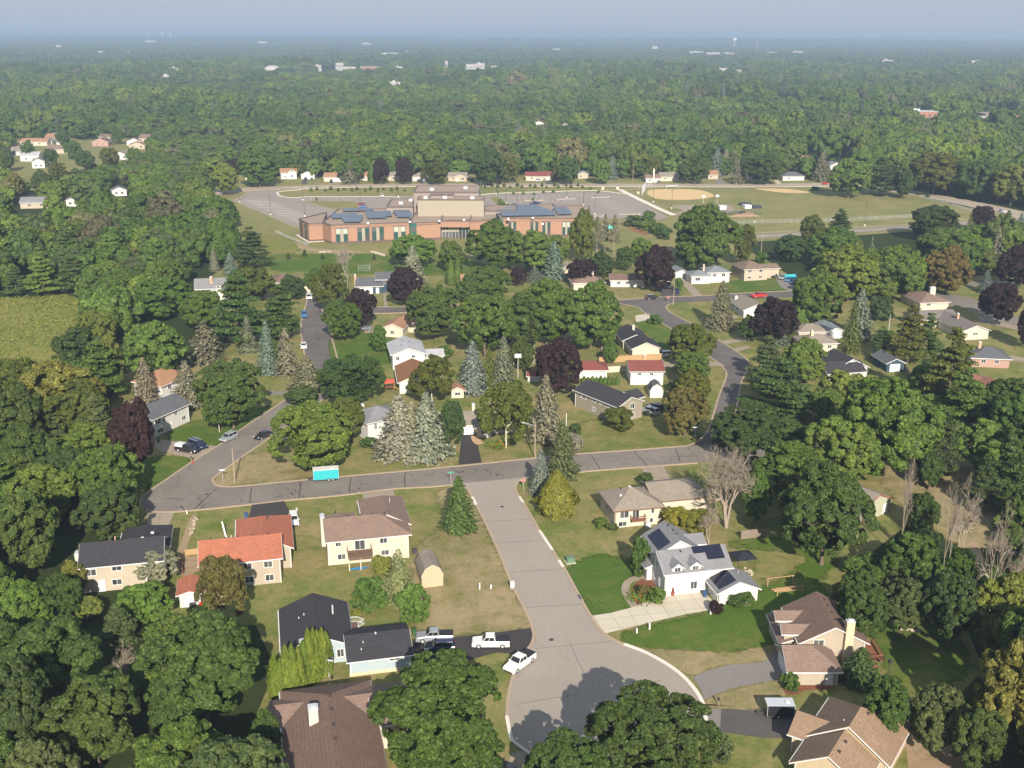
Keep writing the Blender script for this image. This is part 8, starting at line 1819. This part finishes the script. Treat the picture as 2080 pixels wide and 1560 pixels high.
# ------------------------------------------------------------------ far away
def depth_for(y): return H_ * (F_ / ((y - YH) * math.cos(TH) ** 2) - math.tan(TH))
def far(nm, label, cat, x, y, build, group=None):
    t = thing(nm, label, cat, at((x, y)), 0, group); build(t); return t
M_FARWHITE = plain('far_white_cladding', (.36, .355, .34), .8, .2); M_FARTAN = plain('far_tan_cladding', (.24, .20, .16), .8, .2); M_FARBRICK = plain('far_brick', (.30, .15, .10), .9, .1)
def wtower(t, H=66.0, R=12.0, bulb=True):
    P = [(2.6, 0), (2.2, H * .55), (3.4, H * .64), (R, H * .74), (R, H * .92), (R * .7, H * .98), (0.3, H)]; m = MB(); n = 16
    for r_, z in P: m.v += [(r_ * math.cos(6.283 * k / n), r_ * math.sin(6.283 * k / n), z) for k in range(n)]
    for i in range(len(P) - 1): m.f += [(i * n + k, i * n + (k + 1) % n, (i + 1) * n + (k + 1) % n, (i + 1) * n + k) for k in range(n)]
    m.m = [0] * len(m.f); m.smooth = True; m.build('tank', M_WHITE, t); MB().tube((0, 0, H * .72), (0, 0, H * .76), R * 1.06, n=16).build('balcony', M_FARTAN, t)
def legtower(t, H=30.0):
    for k in range(6): a = 6.283 * k / 6; MB().tube((4.2 * math.cos(a), 4.2 * math.sin(a), 0), (2.4 * math.cos(a), 2.4 * math.sin(a), H * .72), .3).build('leg', M_FARWHITE, t)
    MB().tube((0, 0, H * .7), (0, 0, H * .9), 3.6, n=12).build('tank', M_FARWHITE, t); MB().tube((0, 0, H * .9), (0, 0, H), 3.7, .2, 12).build('roof', M_FARWHITE, t); MB().tube((0, 0, 0), (0, 0, H * .7), .5).build('riser', M_FARWHITE, t)
far('water_tower', 'white bulb water tower right of the middle on the horizon', 'water tower', 1491, 101, wtower); far('water_tower', 'white legged water tower left of the middle', 'water tower', 907, 151, legtower)
for x, y, l in ((1289, 82, 'left'), (1727, 83, 'second'), (1762, 86, 'third'), (1957, 81, 'rightmost')): far('water_tower', f'{l} tiny water tower on the horizon', 'water tower', x, y, lambda t: wtower(t, 95, 22))
def mast(t, H): MB().tube((-.5, 0, 0), (0, 0, H), .35, .2, 4).tube((.5, 0, 0), (0, 0, H), .35, .2, 4).build('mast', M_FARWHITE, t); MB().box(-1.6, 1.6, -.4, .4, H * .86, H * .93).build('antenna', M_FARWHITE, t)
far('radio_mast', 'thin mast right of the bulb water tower', 'mast', 1535, 124, lambda t: mast(t, 70)); far('radio_mast', 'white mast on the right above the woods', 'mast', 1766, 143, lambda t: mast(t, 30)); far('chimney_stack', 'rusty stack beside the legged water tower', 'chimney', 927, 152, lambda t: (MB().tube((0, 0, 0), (0, 0, 24), 1.3, .9, 8).build('stack', M_FARBRICK, t), MB().tube((0, 0, 23.5), (0, 0, 24.6), 1.1, n=8).build('rim', M_FARBRICK, t)))
for x in (2008, 2017, 2025): far('radio_mast', 'thin mast in the group at the right edge', 'mast', x, 112, lambda t: mast(t, 96), 'three masts at the right')
def dome(t):
    m = MB(); n = 20; P = [(18 * math.cos(a), 9 * math.sin(a) + 11) for a in (0, .3, .6, .9, 1.2, 1.5)]
    for r_, z in P: m.v += [(r_ * math.cos(6.283 * k / n), r_ * math.sin(6.283 * k / n), z) for k in range(n)]
    for i in range(len(P) - 1): m.f += [(i * n + k, i * n + (k + 1) % n, (i + 1) * n + (k + 1) % n, (i + 1) * n + k) for k in range(n)]
    m.m = [0] * len(m.f); m.smooth = True; m.build('dome_roof', M_FARWHITE, t); MB().tube((0, 0, 0), (0, 0, 11), 18, n=20).build('wall', M_FARTAN, t)
far('dome_building', 'white domed roof above the far woods left of the middle', 'building', 554, 152, dome)
fb = random.Random(8); FB = [(700, 150, 40, 12, M_FARWHITE), (722, 151, 30, 10, M_FARTAN), (752, 150, 46, 12, M_FARBRICK), (646, 149, 16, 15, M_FARWHITE), (690, 145, 18, 16, M_FARWHITE), (810, 149, 18, 11, M_FARWHITE), (958, 149, 26, 17, M_FARWHITE), (975, 148, 22, 18, M_FARWHITE), (1004, 151, 14, 15, M_FARTAN), (355, 153, 22, 12, M_FARTAN), (388, 154, 20, 12, M_FARBRICK), (338, 168, 20, 10, M_FARWHITE),
 (470, 156, 16, 10, M_FARWHITE), (510, 150, 20, 10, M_FARWHITE), (790, 122, 60, 14, M_FARWHITE), (828, 119, 40, 14, M_FARTAN), (534, 94, 60, 16, M_FARWHITE), (1415, 118, 60, 14, M_FARWHITE), (1448, 120, 50, 14, M_FARWHITE), (1480, 121, 40, 14, M_FARTAN), (1568, 119, 40, 16, M_FARWHITE), (1620, 117, 40, 14, M_FARWHITE), (1076, 164, 34, 11, M_FARWHITE), (1210, 150, 12, 10, M_FARWHITE), (1400, 152, 16, 10, M_FARWHITE), (1462, 156, 60, 14, M_FARWHITE), (1492, 157, 30, 12, M_FARTAN),
 (1802, 140, 30, 12, M_FARWHITE), (1980, 142, 26, 12, M_FARWHITE), (2060, 175, 16, 12, M_FARTAN), (1832, 203, 10, 11, M_FARWHITE), (1870, 252, 34, 9.5, M_FARBRICK), (1822, 252, 44, 8, M_FARTAN), (2045, 258, 46, 9.5, M_FARBRICK), (2000, 262, 34, 8, M_FARTAN), (802, 184, 18, 10, M_FARWHITE), (75, 85, 90, 26, M_FARTAN), (305, 92, 70, 20, M_FARWHITE), (1830, 86, 160, 26, M_FARWHITE), (1900, 89, 100, 24, M_FARTAN), (1780, 93, 90, 20, M_FARTAN), (840, 79, 400, 30, M_FARWHITE), (1000, 79.5, 600, 30, M_FARWHITE), (1080, 80, 300, 28, M_FARWHITE), (1030, 90, 120, 18, M_FARWHITE), (1180, 88, 90, 18, M_FARTAN), (1130, 110, 30, 14, M_FARWHITE), (1330, 108, 26, 14, M_FARWHITE), (205, 118, 20, 14, M_FARWHITE), (120, 106, 22, 14, M_FARWHITE), (260, 118, 18, 14, M_FARWHITE), (745, 98, 50, 18, M_FARWHITE)]
M_FGL = plain('far_dark_glazing', (.06, .07, .08), .3, .4)
for k, (x, y, wd, hh, mt) in enumerate(FB):
    hh = max(hh, 30) if y < 110 else max(hh, 23) if y < 145 else hh + 3
    def bb(t, wd=wd, hh=hh, mt=mt, k=k):
        d = min(40, wd * .6); MB().box(-wd / 2, wd / 2, 0, d, 0, hh).build('wall', mt, t); MB().box(-wd / 2 - .3, wd / 2 + .3, -.3, d + .3, hh, hh + .5).build('roof', M_FARWHITE if k % 3 else M_FARTAN, t)
        if y > 110: n = max(2, int(wd / 5)); me = MB().box(-.9, .9, -.06, 0, hh * .55, hh * .8).mesh('window', M_FGL); [link('window', me, t, (-wd / 2 + (i + .5) * wd / n, 0, 0)) for i in range(n)]
        if k % 2: MB().box(-wd * .2, 0, d * .3, d * .6, hh + .5, hh + 2.6).build('roof_unit', M_GALV, t)
    side = 'left' if x < 700 else 'middle' if x < 1400 else 'right'
    far('far_building', f'{"white" if mt is M_FARWHITE else "brick" if mt is M_FARBRICK else "tan"} {"wide" if wd > 50 else "small" if wd < 20 else "mid sized"} building in the haze on the {side} part of the far woods', 'building', x, y, bb, f'far buildings on the {side}')
for k, (x, dx, hh) in enumerate([(305, 30, 86), (316, 18, 55), (331, 34, 97), (347, 30, 92), (340, 16, 60), (358, 24, 62), (368, 20, 50), (393, 26, 60), (425, 22, 56), (293, 18, 40), (410, 18, 38), (278, 20, 34), (254, 22, 36), (210, 20, 30), (160, 22, 34), (95, 26, 36), (80, 30, 40), (503, 22, 34)]):
    def sk(t, dx=dx, hh=hh): MB().box(-dx / 2, dx / 2, 0, dx, 0, hh * .88).build('tower', M_FARWHITE if hh > 60 else M_FARTAN, t); MB().box(-dx / 4, dx / 4, dx * .2, dx * .7, hh * .88, hh).build('top', M_FARWHITE, t)
    far('skyline_tower', 'hazy tower of the city skyline on the left horizon', 'tower', x, 83.5, sk, 'city skyline on the horizon')

_hm = [MB().prism([(-6, 0), (6, 0), (6, 3.2), (0, 5.6), (-6, 3.2)], 0, 9, 'y').mesh('wall', m_) for m_ in (W_WHITE, W_CREAM, W_TAN)]
_rm = [MB().slab([(-6.6, -.4, 3.1), (-6.6, 9.4, 3.1), (0, 9.4, 5.8), (0, -.4, 5.8)], .15).slab([(6.6, 9.4, 3.1), (6.6, -.4, 3.1), (0, -.4, 5.8), (0, 9.4, 5.8)], .15).mesh('roof', m_) for m_ in (R_TAN, R_DGREY, R_PALE, R_RUST, R_BROWN)]
_wm = MB().box(-.7, .7, -.05, .03, 1.2, 2.4).mesh('window', M_GLASS)
for k, (hx, hy) in enumerate(FARH):
    x_, y_ = to_px(hx, hy); t = thing('far_house', f'{("white", "cream", "tan")[k % 3]} gabled house with {("tan", "dark", "pale", "rust", "brown")[k % 5]} roof in the far woods on the {"left" if x_ < 700 else "middle" if x_ < 1400 else "right"}', 'house', (hx, hy, 0), _fr.choice([.2, .25, 1.75, 1.5, -.1]), 'houses scattered through the far woods')
    link('wall', _hm[k % 3], t); link('roof', _rm[k % 5], t)
    for wx in (-3, 3): link('window', _wm, t, (wx, 0, 0))

# ------------------------------------------------------------------ haze
def haze():
    x0, x1, y0, y1, z0, z1 = -42000, 42000, -400, 62000, -1.5, 101.0
    m = MB().box(x0, x1, y0, y1, z0, z1); n = NT('haze_air')
    n.t.nodes.remove(n.out); n.out = n.n('ShaderNodeOutputMaterial'); v = n.n('ShaderNodeVolumePrincipled')
    v.inputs['Color'].default_value = (.55, .71, .92, 1); v.inputs['Density'].default_value = .00020; v.inputs['Anisotropy'].default_value = .2
    n.l(v.outputs[0], n.out.inputs['Volume']); o = m.build('haze', n.m); tag(o, 'pale morning haze over the whole landscape', None, None, 'stuff')
haze()
